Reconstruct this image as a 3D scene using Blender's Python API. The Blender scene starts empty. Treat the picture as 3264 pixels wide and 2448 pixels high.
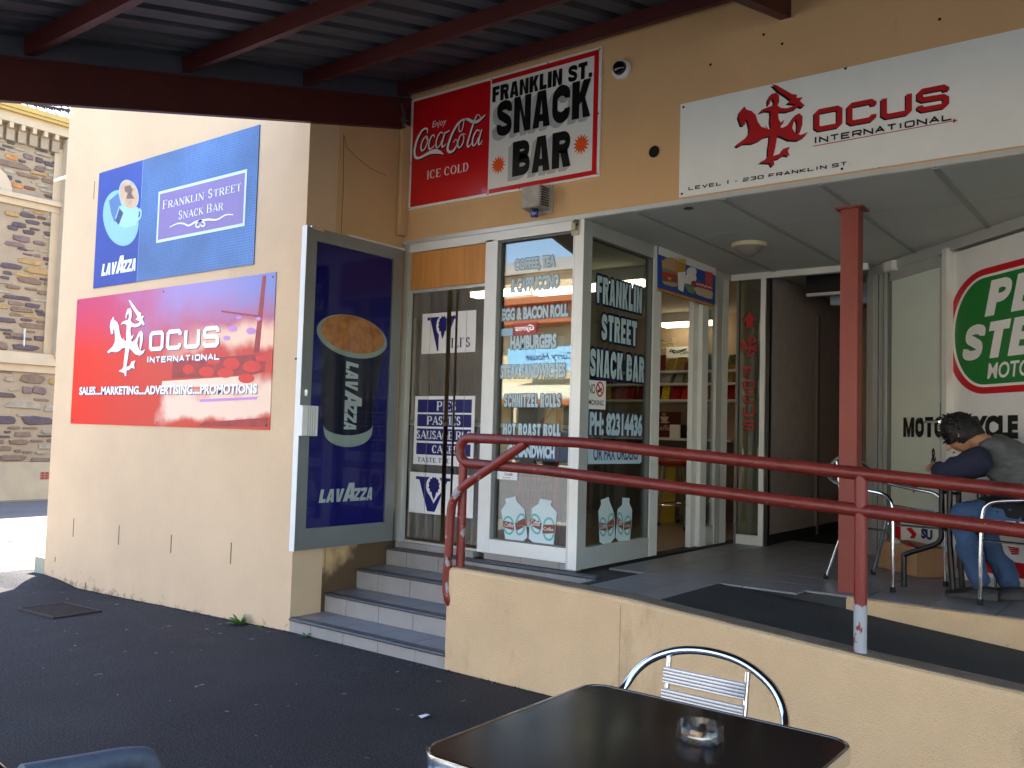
import bpy, bmesh, math, random
from mathutils import Vector, Matrix, Euler
from mathutils import noise as mnoise
R = math.radians
random.seed(7)
scene = bpy.context.scene
COL = scene.collection

# ------------------------------------------------------------------ camera
F_PX = 2821.9                      # focal length in pixels of the 3264 px wide photograph
CAM = Vector((0.0, 0.0, 1.30))
_yaw, _pit, _rol = R(-37.4525), R(3.153), R(1.620)
_f = Vector((math.sin(_yaw)*math.cos(_pit), math.cos(_yaw)*math.cos(_pit), math.sin(_pit)))
_r = Vector((math.cos(_yaw), -math.sin(_yaw), 0)); _u = _r.cross(_f)
_r2 = _r*math.cos(_rol) + _u*math.sin(_rol); _u2 = -_r*math.sin(_rol) + _u*math.cos(_rol)
cd = bpy.data.cameras.new('camera'); cam = bpy.data.objects.new('camera', cd); COL.objects.link(cam)
mw = Matrix.Identity(4)
for i, v in enumerate((_r2, _u2, -_f)):
    for j in range(3): mw[j][i] = v[j]
mw.translation = CAM
cam.matrix_world = mw
cd.sensor_width = 36.0; cd.lens = F_PX/3264*36.0; cd.clip_start = 0.05; cd.clip_end = 3000
scene.camera = cam

# ------------------------------------------------------------------ sky, sun, exposure
SUN_AZ, SUN_EL = R(-35), R(49)     # azimuth from +Y, negative towards -X
w = bpy.data.worlds.new('World'); scene.world = w; w.use_nodes = True
nt = w.node_tree; nt.nodes.clear()
sky = nt.nodes.new('ShaderNodeTexSky'); sky.sky_type = 'NISHITA'; sky.sun_disc = False
sky.sun_elevation = SUN_EL; sky.sun_rotation = SUN_AZ; sky.air_density = 1.0; sky.dust_density = 0.4; sky.ozone_density = 1.5
bg = nt.nodes.new('ShaderNodeBackground'); bg.inputs[1].default_value = 0.15
wo = nt.nodes.new('ShaderNodeOutputWorld')
nt.links.new(sky.outputs[0], bg.inputs[0]); nt.links.new(bg.outputs[0], wo.inputs[0])
sd = bpy.data.lights.new('sun', 'SUN'); sd.energy = 5.0; sd.angle = R(0.53); sd.color = (1.0, 0.95, 0.87)
so = bpy.data.objects.new('sun', sd); COL.objects.link(so); so.location = (-20, 30, 40)
sundir = Vector((math.sin(SUN_AZ)*math.cos(SUN_EL), math.cos(SUN_AZ)*math.cos(SUN_EL), math.sin(SUN_EL)))
so.rotation_euler = sundir.to_track_quat('Z', 'Y').to_euler()
scene.view_settings.view_transform = 'Standard'; scene.view_settings.look = 'None'
scene.view_settings.gamma = 1.0; scene.view_settings.use_curve_mapping = False
scene.view_settings.exposure = 2.75
try:
    scene.cycles.max_bounces = 12; scene.cycles.diffuse_bounces = 6; scene.cycles.transparent_max_bounces = 24
    scene.cycles.sample_clamp_indirect = 6.0
    scene.cycles.caustics_reflective = False; scene.cycles.caustics_refractive = False
except Exception: pass

# ------------------------------------------------------------------ measuring helpers: a pixel of the photograph onto a plane of the place
def ray(u, v):
    a, b = (u-1632)/F_PX, -(v-1224)/F_PX
    return _r2*a + _u2*b + _f
def pX(u, v, x): d = ray(u, v); return CAM + d*((x-CAM.x)/d.x)
def pY(u, v, y): d = ray(u, v); return CAM + d*((y-CAM.y)/d.y)
def pZ(u, v, z): d = ray(u, v); return CAM + d*((z-CAM.z)/d.z)
def Z(x0, y0, sc): return lambda x, y: (x0+x*sc, y0+y*sc)
D_ = Z(0, 0, 3264/2212)
z1 = Z(0, 250, 900/2212); z2 = Z(0, 850, 950/2212); z3 = Z(0, 1400, 1000/2212); z4 = Z(1240, 100, 800/2212)
z5 = Z(2100, 50, 1164/2212); z6 = Z(900, 650, 700/1936); z7 = Z(900, 1200, 700/1787); z8 = Z(1540, 650, 600/1659)
z9 = Z(1540, 1200, 600/1531); z10 = Z(2050, 700, 700/1936); z11 = Z(2050, 1250, 700/1936); z12 = Z(2664, 700, 600/1659)
z13 = Z(2600, 1250, 664/1469); z14 = Z(1350, 1950, 1400/2212); z16 = Z(900, 1700, 900/2212)
c1 = Z(0, 280, 260/1027); c2 = Z(0, 700, 260/863); c3 = Z(0, 1150, 260/959); c4 = Z(0, 1600, 300/1422)

class Plane:
    """a vertical plane of the place: local s along xdir, t up, d out along the normal"""
    def __init__(self, o, x, n): self.o = Vector(o); self.x = Vector(x).normalized(); self.n = Vector(n).normalized(); self.up = Vector((0, 0, 1))
    def P(self, s, t, d=0.0): return self.o + self.x*s + self.up*t + self.n*d
    def uv(self, q, d=0.0):
        r = ray(*q); k = ((self.o + self.n*d - CAM).dot(self.n))/r.dot(self.n)
        p = CAM + r*k - self.o
        return (p.dot(self.x), p.z)
YL, YF, XS, XR, YB = 3.701, 4.606, -2.990, -4.563, 6.834
ZF, ZC = 0.461, 2.650
PLW = Plane((0, YL, 0), (1, 0, 0), (0, -1, 0))       # left wing wall
PF = Plane((0, YF, 0), (1, 0, 0), (0, -1, 0))        # shop front and fascia
PS = Plane((XS, 0, 0), (0, 1, 0), (1, 0, 0))         # return shop window beside the entry
PD = Plane((-4.513, 0, 0), (0, 1, 0), (1, 0, 0))     # open door leaf
PB = Plane((0, YB, 0), (1, 0, 0), (0, -1, 0))        # rear wall of the recess
_q = math.sqrt(0.5)
PM = Plane((-1.935, 7.041, 0), (_q, -_q, 0), (-_q, -_q, 0))   # splayed motorcycle shop front
def flat(pl, fn, pts, d=0.0): return [pl.uv(fn(*p), d) for p in pts]

# ------------------------------------------------------------------ materials
def hx(h):
    h = h.lstrip('#'); c = [int(h[i:i+2], 16)/255 for i in (0, 2, 4)]
    return tuple((x/12.92 if x <= .04045 else ((x+.055)/1.055)**2.4) for x in c)
MATS = {}
def nodes(name):
    m = bpy.data.materials.new(name); m.use_nodes = True; n = m.node_tree
    return m, n, n.nodes['Principled BSDF'], n.nodes['Material Output']
def mat(name, col, rough=0.6, metal=0.0, var=0.0, vscale=8.0, bump=0.0, bscale=60.0, emit=0.0, spec=0.5, coat=0.0, tint=None, fine=0.0, fscale=200., stretch=None, rvar=0.0):
    """colour with a low-frequency tone variation (var), fine speckle and a bump"""
    if name in MATS: return MATS[name]
    m, n, b, o = nodes(name); L = n.links
    c = hx(col) if isinstance(col, str) else col
    b.inputs['Base Color'].default_value = (*c, 1); b.inputs['Roughness'].default_value = rough; b.inputs['Metallic'].default_value = metal
    b.inputs['Specular IOR Level'].default_value = spec
    if coat: b.inputs['Coat Weight'].default_value = coat; b.inputs['Coat Roughness'].default_value = 0.05
    if emit: b.inputs['Emission Color'].default_value = (*c, 1); b.inputs['Emission Strength'].default_value = emit
    tc = n.nodes.new('ShaderNodeTexCoord'); vec = tc.outputs['Object']
    if stretch:
        mp = n.nodes.new('ShaderNodeMapping'); mp.inputs['Scale'].default_value = stretch; L.new(vec, mp.inputs[0]); vec = mp.outputs[0]
    if var or fine:
        nz = n.nodes.new('ShaderNodeTexNoise'); nz.inputs['Scale'].default_value = vscale; nz.inputs['Detail'].default_value = 6; nz.inputs['Roughness'].default_value = .6
        L.new(vec, nz.inputs['Vector'])
        mr = n.nodes.new('ShaderNodeMapRange'); mr.inputs[1].default_value = .3; mr.inputs[2].default_value = .7
        mr.inputs[3].default_value = 1-var; mr.inputs[4].default_value = 1+var; L.new(nz.outputs[0], mr.inputs[0])
        val = mr.outputs[0]
        if fine:
            n2 = n.nodes.new('ShaderNodeTexNoise'); n2.inputs['Scale'].default_value = fscale; n2.inputs['Detail'].default_value = 3; L.new(vec, n2.inputs['Vector'])
            m2 = n.nodes.new('ShaderNodeMapRange'); m2.inputs[1].default_value = .3; m2.inputs[2].default_value = .7; m2.inputs[3].default_value = 1-fine; m2.inputs[4].default_value = 1+fine; L.new(n2.outputs[0], m2.inputs[0])
            mu = n.nodes.new('ShaderNodeMath'); mu.operation = 'MULTIPLY'; L.new(val, mu.inputs[0]); L.new(m2.outputs[0], mu.inputs[1]); val = mu.outputs[0]
        mx = n.nodes.new('ShaderNodeMix'); mx.data_type = 'RGBA'; mx.blend_type = 'MULTIPLY'; mx.inputs[0].default_value = 1
        mx.inputs[6].default_value = (*c, 1); L.new(val, mx.inputs[7]); L.new(mx.outputs[2], b.inputs['Base Color'])
        if rvar:
            m3 = n.nodes.new('ShaderNodeMapRange'); m3.inputs[1].default_value = .3; m3.inputs[2].default_value = .7
            m3.inputs[3].default_value = max(.03, rough-rvar); m3.inputs[4].default_value = rough+rvar; L.new(nz.outputs[0], m3.inputs[0]); L.new(m3.outputs[0], b.inputs['Roughness'])
    if bump:
        nb = n.nodes.new('ShaderNodeTexNoise'); nb.inputs['Scale'].default_value = bscale; nb.inputs['Detail'].default_value = 4; L.new(vec, nb.inputs['Vector'])
        bp = n.nodes.new('ShaderNodeBump'); bp.inputs['Strength'].default_value = bump; bp.inputs['Distance'].default_value = 0.01
        L.new(nb.outputs[0], bp.inputs['Height']); L.new(bp.outputs[0], b.inputs['Normal'])
    MATS[name] = m; return m
def patch(m, col, scale=6.0, thr=.6, soft=.05, rough=None, seed=0.0, stretch=(1, 1, 1), zlim=None):
    """wear patches (stain, peeled paint) with a shape of their own over a material made by mat(); zlim=(lo,hi) keeps them between two heights of the object"""
    n = m.node_tree; L = n.links; b = n.nodes['Principled BSDF']
    tc = n.nodes.new('ShaderNodeTexCoord'); mp = n.nodes.new('ShaderNodeMapping'); mp.inputs['Location'].default_value = (seed, seed*1.7, seed*.6); mp.inputs['Scale'].default_value = stretch
    L.new(tc.outputs['Object'], mp.inputs[0])
    nz = n.nodes.new('ShaderNodeTexNoise'); nz.inputs['Scale'].default_value = scale; nz.inputs['Detail'].default_value = 8; nz.inputs['Roughness'].default_value = .65; L.new(mp.outputs[0], nz.inputs[0])
    val = nz.outputs[0]
    if zlim:
        sp = n.nodes.new('ShaderNodeSeparateXYZ'); L.new(tc.outputs['Object'], sp.inputs[0])
        m4 = n.nodes.new('ShaderNodeMapRange'); m4.inputs[1].default_value = zlim[0]; m4.inputs[2].default_value = zlim[1]; m4.inputs[3].default_value = 0; m4.inputs[4].default_value = -.35
        L.new(sp.outputs[2], m4.inputs[0]); ad = n.nodes.new('ShaderNodeMath'); L.new(val, ad.inputs[0]); L.new(m4.outputs[0], ad.inputs[1]); val = ad.outputs[0]
    mr = n.nodes.new('ShaderNodeMapRange'); mr.inputs[1].default_value = thr; mr.inputs[2].default_value = thr+soft; L.new(val, mr.inputs[0])
    mx = n.nodes.new('ShaderNodeMix'); mx.data_type = 'RGBA'; L.new(mr.outputs[0], mx.inputs[0])
    src = b.inputs['Base Color']
    if src.is_linked: L.new(src.links[0].from_socket, mx.inputs[6])
    else: mx.inputs[6].default_value = src.default_value[:]
    c = hx(col) if isinstance(col, str) else col
    mx.inputs[7].default_value = (*c, 1); L.new(mx.outputs[2], src)
    return m
def glass(name, tint=(1, 1, 1), refl=1.0, rough=0.0, haze=0.0):
    m = bpy.data.materials.new(name); m.use_nodes = True; n = m.node_tree; L = n.links; n.nodes.clear()
    o = n.nodes.new('ShaderNodeOutputMaterial'); t = n.nodes.new('ShaderNodeBsdfTransparent'); g = n.nodes.new('ShaderNodeBsdfGlossy')
    t.inputs[0].default_value = (*tint, 1); g.inputs['Roughness'].default_value = rough
    lw = n.nodes.new('ShaderNodeLayerWeight'); lw.inputs[0].default_value = .5          # facing = 1-|cos|, the same from both sides of the pane
    pw = n.nodes.new('ShaderNodeMath'); pw.operation = 'POWER'; pw.inputs[1].default_value = 5; L.new(lw.outputs['Facing'], pw.inputs[0])
    mu = n.nodes.new('ShaderNodeMath'); mu.operation = 'MULTIPLY_ADD'; mu.inputs[1].default_value = .957; mu.inputs[2].default_value = .043*refl; mu.use_clamp = True; L.new(pw.outputs[0], mu.inputs[0])
    mx = n.nodes.new('ShaderNodeMixShader'); L.new(mu.outputs[0], mx.inputs[0]); L.new(t.outputs[0], mx.inputs[1]); L.new(g.outputs[0], mx.inputs[2]); L.new(mx.outputs[0], o.inputs[0])
    if haze:
        df = n.nodes.new('ShaderNodeBsdfDiffuse'); df.inputs[0].default_value = (.62, .62, .58, 1); nz = n.nodes.new('ShaderNodeTexNoise'); nz.inputs['Scale'].default_value = 6; mr = n.nodes.new('ShaderNodeMapRange'); mr.inputs[1].default_value = .35; mr.inputs[2].default_value = .7; mr.inputs[3].default_value = haze*.3; mr.inputs[4].default_value = haze*1.6; L.new(nz.outputs[0], mr.inputs[0])
        m2 = n.nodes.new('ShaderNodeMixShader'); L.new(mr.outputs[0], m2.inputs[0]); L.new(mx.outputs[0], m2.inputs[1]); L.new(df.outputs[0], m2.inputs[2]); L.new(m2.outputs[0], o.inputs[0])
    MATS[name] = m; return m

# ------------------------------------------------------------------ mesh helpers
class MB:
    def __init__(self): self.v = []; self.f = []
    def add(self, vs, fs):
        o = len(self.v); self.v += [Vector(x) for x in vs]; self.f += [[i+o for i in f] for f in fs]; return self
    def box(self, a, b):
        x0, y0, z0 = [min(a[i], b[i]) for i in range(3)]; x1, y1, z1_ = [max(a[i], b[i]) for i in range(3)]
        return self.add([(x0,y0,z0),(x1,y0,z0),(x1,y1,z0),(x0,y1,z0),(x0,y0,z1_),(x1,y0,z1_),(x1,y1,z1_),(x0,y1,z1_)],
                        [(0,3,2,1),(4,5,6,7),(0,1,5,4),(1,2,6,5),(2,3,7,6),(3,0,4,7)])
    def hexa(self, b4, t4):
        return self.add(list(b4)+list(t4), [(3,2,1,0),(4,5,6,7),(0,1,5,4),(1,2,6,5),(2,3,7,6),(3,0,4,7)])
    def prism(self, pts3, off):
        """polygon (3-D points) extruded by vector off"""
        n = len(pts3); off = Vector(off); a = [Vector(p) for p in pts3]; b = [p+off for p in a]
        return self.add(a+b, [list(range(n))[::-1], list(range(n, 2*n))] + [(i, (i+1) % n, n+(i+1) % n, n+i) for i in range(n)])
    def flatprism(self, pl, pts2, d0, d1): return self.prism([pl.P(s, t, d0) for s, t in pts2], pl.n*(d1-d0))
    def frect(self, pl, s0, t0, s1, t1, d0, d1): return self.flatprism(pl, [(s0, t0), (s1, t0), (s1, t1), (s0, t1)], d0, d1)
    def sheet(self, pl, pts2, d): return self.add([pl.P(s, t, d) for s, t in pts2], [list(range(len(pts2)))])
    def tube(self, path, r, n=10, closed=False, caps=True):
        P = [Vector(p) for p in path]; N = len(P); rs = r if isinstance(r, (list, tuple)) else [r]*N
        base = len(self.v); prev = None
        for i in range(N):
            a = P[(i-1) % N] if (i > 0 or closed) else P[i]; b = P[(i+1) % N] if (i < N-1 or closed) else P[i]
            t = (b-a).normalized()
            if prev is None:
                h = Vector((0, 0, 1)) if abs(t.z) < .9 else Vector((1, 0, 0)); e1 = t.cross(h).normalized()
            else: e1 = (prev - t*prev.dot(t)).normalized()
            prev = e1; e2 = t.cross(e1)
            for k in range(n):
                an = 2*math.pi*k/n; self.v.append(P[i] + (e1*math.cos(an) + e2*math.sin(an))*rs[i])
        for i in range(N if closed else N-1):
            j = (i+1) % N
            for k in range(n):
                k2 = (k+1) % n; self.f.append([base+i*n+k, base+i*n+k2, base+j*n+k2, base+j*n+k])
        if caps and not closed:
            self.f.append([base+k for k in range(n)][::-1]); self.f.append([base+(N-1)*n+k for k in range(n)])
        return self
    def lathe(self, c, prof, n=24, axis=(0, 0, 1)):
        """prof = [(radius, height)] around axis through c"""
        ax = Vector(axis).normalized(); h = Vector((1, 0, 0)) if abs(ax.x) < .9 else Vector((0, 1, 0)); e1 = ax.cross(h).normalized(); e2 = ax.cross(e1); c = Vector(c); base = len(self.v)
        for r, z in prof:
            for k in range(n):
                a = 2*math.pi*k/n; self.v.append(c + ax*z + (e1*math.cos(a)+e2*math.sin(a))*max(r, 1e-4))
        for i in range(len(prof)-1):
            for k in range(n):
                k2 = (k+1) % n; self.f.append([base+i*n+k, base+i*n+k2, base+(i+1)*n+k2, base+(i+1)*n+k])
        self.f.append([base+k for k in range(n)][::-1]); self.f.append([base+(len(prof)-1)*n+k for k in range(n)])
        return self
    def build(self, name, m, parent=None, smooth=False, local=False, bevel=0.0, kind=None):
        me = bpy.data.meshes.new(name)
        off = Vector((0, 0, 0)) if (local or parent is None) else wloc(parent)
        bm = bmesh.new(); vs = [bm.verts.new(p-off) for p in self.v]
        for f in self.f:
            try: bm.faces.new([vs[i] for i in f])
            except ValueError: pass
        bmesh.ops.recalc_face_normals(bm, faces=bm.faces)
        if bevel: bmesh.ops.bevel(bm, geom=[e for e in bm.edges if e.is_manifold and e.calc_face_angle(0) > .7], offset=bevel, segments=2, affect='EDGES', profile=.6, clamp_overlap=True)
        for f in bm.faces: f.smooth = smooth
        bm.to_mesh(me); bm.free()
        if smooth: 
            try: me.set_sharp_from_angle(angle=R(40))
            except Exception: pass
        me.materials.append(m if not isinstance(m, str) else MATS[m])
        o = bpy.data.objects.new(name, me); COL.objects.link(o)
        if parent is not None: o.parent = parent
        if kind: o['kind'] = kind
        return o
def wloc(o):
    v = Vector((0, 0, 0))
    while o is not None: v += o.location; o = o.parent
    return v
def thing(name, label, cat, loc=(0, 0, 0), rz=0.0, group=None):
    o = bpy.data.objects.new(name, None); COL.objects.link(o); o.location = loc; o.rotation_euler = (0, 0, rz); o.empty_display_size = .1
    o['label'] = label; o['category'] = cat
    if group: o['group'] = group
    return o
def tag(o, label, cat, group=None):
    o['label'] = label; o['category'] = cat
    if group: o['group'] = group
    return o
def part(name, parent, loc=None):
    """an Empty that holds the sub-parts of one part"""
    o = bpy.data.objects.new(name, None); COL.objects.link(o); o.parent = parent; o.empty_display_size = .1
    if loc is not None: o.location = Vector(loc)-wloc(parent)
    return o
def structure(o): o['kind'] = 'structure'; return o
def copy_tree(o, parent=None):
    c = o.copy(); COL.objects.link(c); c.parent = parent
    for ch in [x for x in bpy.data.objects if x.parent is o]: copy_tree(ch, c)
    return c
def arc(cx, cy, rx, ry, a0, a1, n=12, rot=0.0):
    out = []; c, s = math.cos(R(rot)), math.sin(R(rot))
    for i in range(n+1):
        a = R(a0+(a1-a0)*i/n); x, y = rx*math.cos(a), ry*math.sin(a); out.append((cx+x*c-y*s, cy+x*s+y*c))
    return out
def ell(cx, cy, rx, ry, n=28, rot=0.0): return arc(cx, cy, rx, ry, 0, 360*(n-1)/n, n-1, rot)
def catmull(P, n=6, closed=False):
    out = []; N = len(P)
    rng = range(N) if closed else range(N-1)
    for i in rng:
        p0 = P[(i-1) % N] if (closed or i > 0) else P[i]; p1 = P[i]; p2 = P[(i+1) % N]; p3 = P[(i+2) % N] if (closed or i+2 < N) else P[(i+1) % N]
        for k in range(n):
            t = k/n
            out.append(tuple(0.5*((2*p1[a])+(-p0[a]+p2[a])*t+(2*p0[a]-5*p1[a]+4*p2[a]-p3[a])*t*t+(-p0[a]+3*p1[a]-3*p2[a]+p3[a])*t**3) for a in range(len(p1))))
    if not closed: out.append(tuple(P[-1]))
    return out

# ---- flat lettering ------------------------------------------------
_TC = {}
def text_geo(s, bold=0.0, shear=0.0, spacing=1.0):
    k = (s, bold, shear, spacing)
    if k in _TC: return _TC[k]
    cu = bpy.data.curves.new('t', 'FONT'); cu.body = s; cu.size = 1; cu.offset = bold; cu.shear = shear; cu.resolution_u = 3; cu.space_character = spacing
    ob = bpy.data.objects.new('t', cu); COL.objects.link(ob); dg = bpy.context.evaluated_depsgraph_get(); dg.update()
    me = bpy.data.meshes.new_from_object(ob.evaluated_get(dg))
    vs = [(v.co.x, v.co.y) for v in me.vertices]; fs = [list(p.vertices) for p in me.polygons]
    bpy.data.objects.remove(ob); bpy.data.curves.remove(cu); bpy.data.meshes.remove(me)
    _TC[k] = (vs, fs); return _TC[k]
def fit(geo, s0, t0, s1, t1, slant=None):
    vs, fs = geo; xs = [v[0] for v in vs]; ys = [v[1] for v in vs]; ax, bx, ay, by = min(xs), max(xs), min(ys), max(ys)
    return [(s0+(x-ax)/(bx-ax)*(s1-s0), t0+(y-ay)/max(1e-6, by-ay)*(t1-t0)) for x, y in vs], fs
def put_geo(pl, geo, d, name, m, parent):
    vs, fs = geo; mb = MB(); mb.add([pl.P(s, t, d) for s, t in vs], fs); return mb.build(name, m, parent)
def rect_of(pl, fn, bl, br, tl):
    a, b, c = pl.uv(fn(*bl)), pl.uv(fn(*br)), pl.uv(fn(*tl)); t0 = (a[1]+b[1])/2
    return min(a[0], c[0]) if False else a[0], t0, b[0], c[1]
def txt(pl, fn, s, bl, br, tl, m, parent, d=.004, bold=0.0, shear=0.0, name='lettering', spacing=1.0, grow=0.0, geo=None, clip=None):
    r = rect_of(pl, fn, bl, br, tl)
    g = fit(geo or text_geo(s, bold, shear, spacing), r[0]-grow, r[1]-grow, r[2]+grow, r[3]+grow)
    return put_geo(pl, g, d, name, m, parent)
def ribbon(pts, w, cap=True):
    """flat stroke along 2-D points with width w (number or list)"""
    n = len(pts); ws = w if isinstance(w, (list, tuple)) else [w]*n; vs = []; fs = []
    for i in range(n):
        a = pts[max(0, i-1)]; b = pts[min(n-1, i+1)]; dx, dy = b[0]-a[0], b[1]-a[1]; l = math.hypot(dx, dy) or 1; nx, ny = -dy/l, dx/l
        vs += [(pts[i][0]+nx*ws[i]/2, pts[i][1]+ny*ws[i]/2), (pts[i][0]-nx*ws[i]/2, pts[i][1]-ny*ws[i]/2)]
    fs = [[2*i, 2*i+1, 2*i+3, 2*i+2] for i in range(n-1)]
    return vs, fs
def merge(geos):
    V, F = [], []
    for v, f in geos: o = len(V); V += v; F += [[i+o for i in q] for q in f]
    return V, F
def poly_geo(pts): return list(pts), [list(range(len(pts)))]
def mitre(pts, w, closed=False):
    """constant-width stroke with mitred corners"""
    n = len(pts); vs = []
    for i in range(n):
        def dirn(a, b): l = math.hypot(b[0]-a[0], b[1]-a[1]) or 1; return ((b[0]-a[0])/l, (b[1]-a[1])/l)
        d1 = dirn(pts[i-1], pts[i]) if (i > 0 or closed) else None
        d2 = dirn(pts[i], pts[(i+1) % n]) if (i < n-1 or closed) else None
        d1 = d1 or d2; d2 = d2 or d1
        nx, ny = -(d1[1]+d2[1]), d1[0]+d2[0]; l = math.hypot(nx, ny) or 1; nx, ny = nx/l, ny/l
        k = w/2/max(.35, nx*-d1[1]+ny*d1[0])
        vs += [(pts[i][0]+nx*k, pts[i][1]+ny*k), (pts[i][0]-nx*k, pts[i][1]-ny*k)]
    fs = [[2*i, 2*i+1, (2*i+3) % (2*n), (2*i+2) % (2*n)] for i in range(n if closed else n-1)]
    return vs, fs
# wide square lettering (like the FOCUS signs)
SQ = {'O': [([(.0,.12),(.12,0),(.88,0),(1,.12),(1,.88),(.88,1),(.12,1),(0,.88)], True)],
 'C': [([(1,.74),(1,.88),(.88,1),(.12,1),(0,.88),(0,.12),(.12,0),(.88,0),(1,.12),(1,.26)], False)],
 'U': [([(0,1),(0,.12),(.12,0),(.88,0),(1,.12),(1,1)], False)],
 'S': [([(1,.76),(1,.88),(.88,1),(.12,1),(0,.88),(0,.64),(.12,.53),(.88,.5),(1,.38),(1,.12),(.88,0),(.12,0),(0,.12),(0,.24)], False)],
 'I': [([(.5,0),(.5,1)], False)], 'N': [([(0,0),(0,1),(1,0),(1,1)], False)], 'T': [([(0,1),(1,1)], False), ([(.5,1),(.5,0)], False)],
 'E': [([(1,1),(0,1),(0,0),(1,0)], False), ([(0,.52),(.85,.52)], False)], 'F': [([(1,1),(0,1),(0,0)], False), ([(0,.5),(.85,.5)], False)],
 'R': [([(0,0),(0,1),(.88,1),(1,.88),(1,.56),(.88,.44),(0,.44)], False), ([(.55,.44),(1,0)], False)],
 'A': [([(0,0),(.5,1),(1,0)], False), ([(.2,.32),(.8,.32)], False)], 'L': [([(0,1),(0,0),(1,0)], False)],
 'V': [([(0,1),(.5,0),(1,1)], False)], 'K': [([(0,0),(0,1)], False), ([(1,1),(.12,.48),(1,0)], False)],
 '1': [([(.2,.85),(.5,1),(.5,0)], False)], '2': [([(0,.8),(.1,1),(.9,1),(1,.88),(1,.66),(.9,.54),(.1,.4),(0,.28),(0,0),(1,0)], False)],
 '3': [([(0,.85),(.1,1),(.9,1),(1,.88),(1,.62),(.9,.52),(.35,.52)], False), ([(.9,.52),(1,.42),(1,.12),(.9,0),(.1,0),(0,.15)], False)],
 '0': [([(.0,.12),(.12,0),(.88,0),(1,.12),(1,.88),(.88,1),(.12,1),(0,.88)], True)], '-': [([(.2,.45),(.8,.45)], False)], '.': [([(.3,.0),(.3,.1)], False)]}
def sq_text(s, wd=1.15, st=.2, gap=.45, small=None):
    out = []; x = 0
    for i, ch in enumerate(s):
        if ch == ' ': x += wd*.7; continue
        cw = {'I': .35, '1': .5, '.': .35, '-': .7}.get(ch, wd); h = 1.0
        if small and i > 0: h = small
        for pts, cl in SQ[ch]: out.append(mitre([(x+p[0]*cw, p[1]*h) for p in pts], st, cl))
        x += cw+gap
    return merge(out)
# roman lettering with thick and thin strokes and serifs
SER = {'I': ['v.5'], 'L': ['v.2', 'h.2 .95 .03', 't.93 .0 .25'], 'E': ['v.2', 'h.2 .95 .97', 'h.2 .95 .03', 'h.2 .75 .52', 't.93 .0 .22', 't.93 .78 1'], 'F': ['v.2', 'h.2 .92 .97', 'h.2 .75 .52', 't.9 .78 1'],
 'T': ['v.5', 'h.0 1 .97', 't.03 .76 1', 't.97 .76 1'], 'H': ['v.15', 'v.85', 'h.15 .85 .52'], 'N': ['w.12', 'w.88', 'd.1 1 .88 .0'], 'M': ['w.1', 'v.92', 'd.1 1 .5 .1', 'e.5 .1 .92 1'],
 'A': ['e.05 .02 .5 1', 'd.48 1 .95 .02', 'h.22 .75 .33', 's.08', 's.92'], 'V': ['d.05 .98 .5 0', 'e.5 0 .95 .98', 'S.08', 'S.92'], 'K': ['v.15', 'e.2 .42 .85 .98', 'd.38 .58 .95 .02', 'S.85', 's.92'],
 'R': ['v.15', 'h.15 .55 .97', 'h.15 .55 .5', 'a.5 .735 .33 .235 90 -90', 'd.5 .5 .95 .02', 's.92'], 'P': ['v.15', 'h.15 .55 .97', 'h.15 .55 .47', 'a.5 .72 .36 .25 90 -90'], 'B': ['v.15', 'h.15 .55 .97', 'h.15 .55 .52', 'h.15 .55 .03', 'a.5 .745 .3 .225 90 -90', 'a.5 .275 .37 .245 90 -90'],
 'D': ['v.15', 'h.15 .45 .97', 'h.15 .45 .03', 'a.42 .5 .48 .47 90 -90'], 'O': ['a.5 .5 .42 .48 0 360'], 'C': ['a.52 .5 .44 .48 45 315', 't.86 .66 .92'], 'G': ['a.52 .5 .44 .48 45 320', 't.86 .66 .92', 'v.86 .45'], 'U': ['v.15 .98', 'w.85', 'a.5 .33 .35 .31 180 360'],
 'S': ['a.48 .74 .3 .24 20 270', 'a.5 .26 .34 .24 90 -160', 't.8 .72 .95', 't.16 .05 .28'], "'": ['k']}
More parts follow.
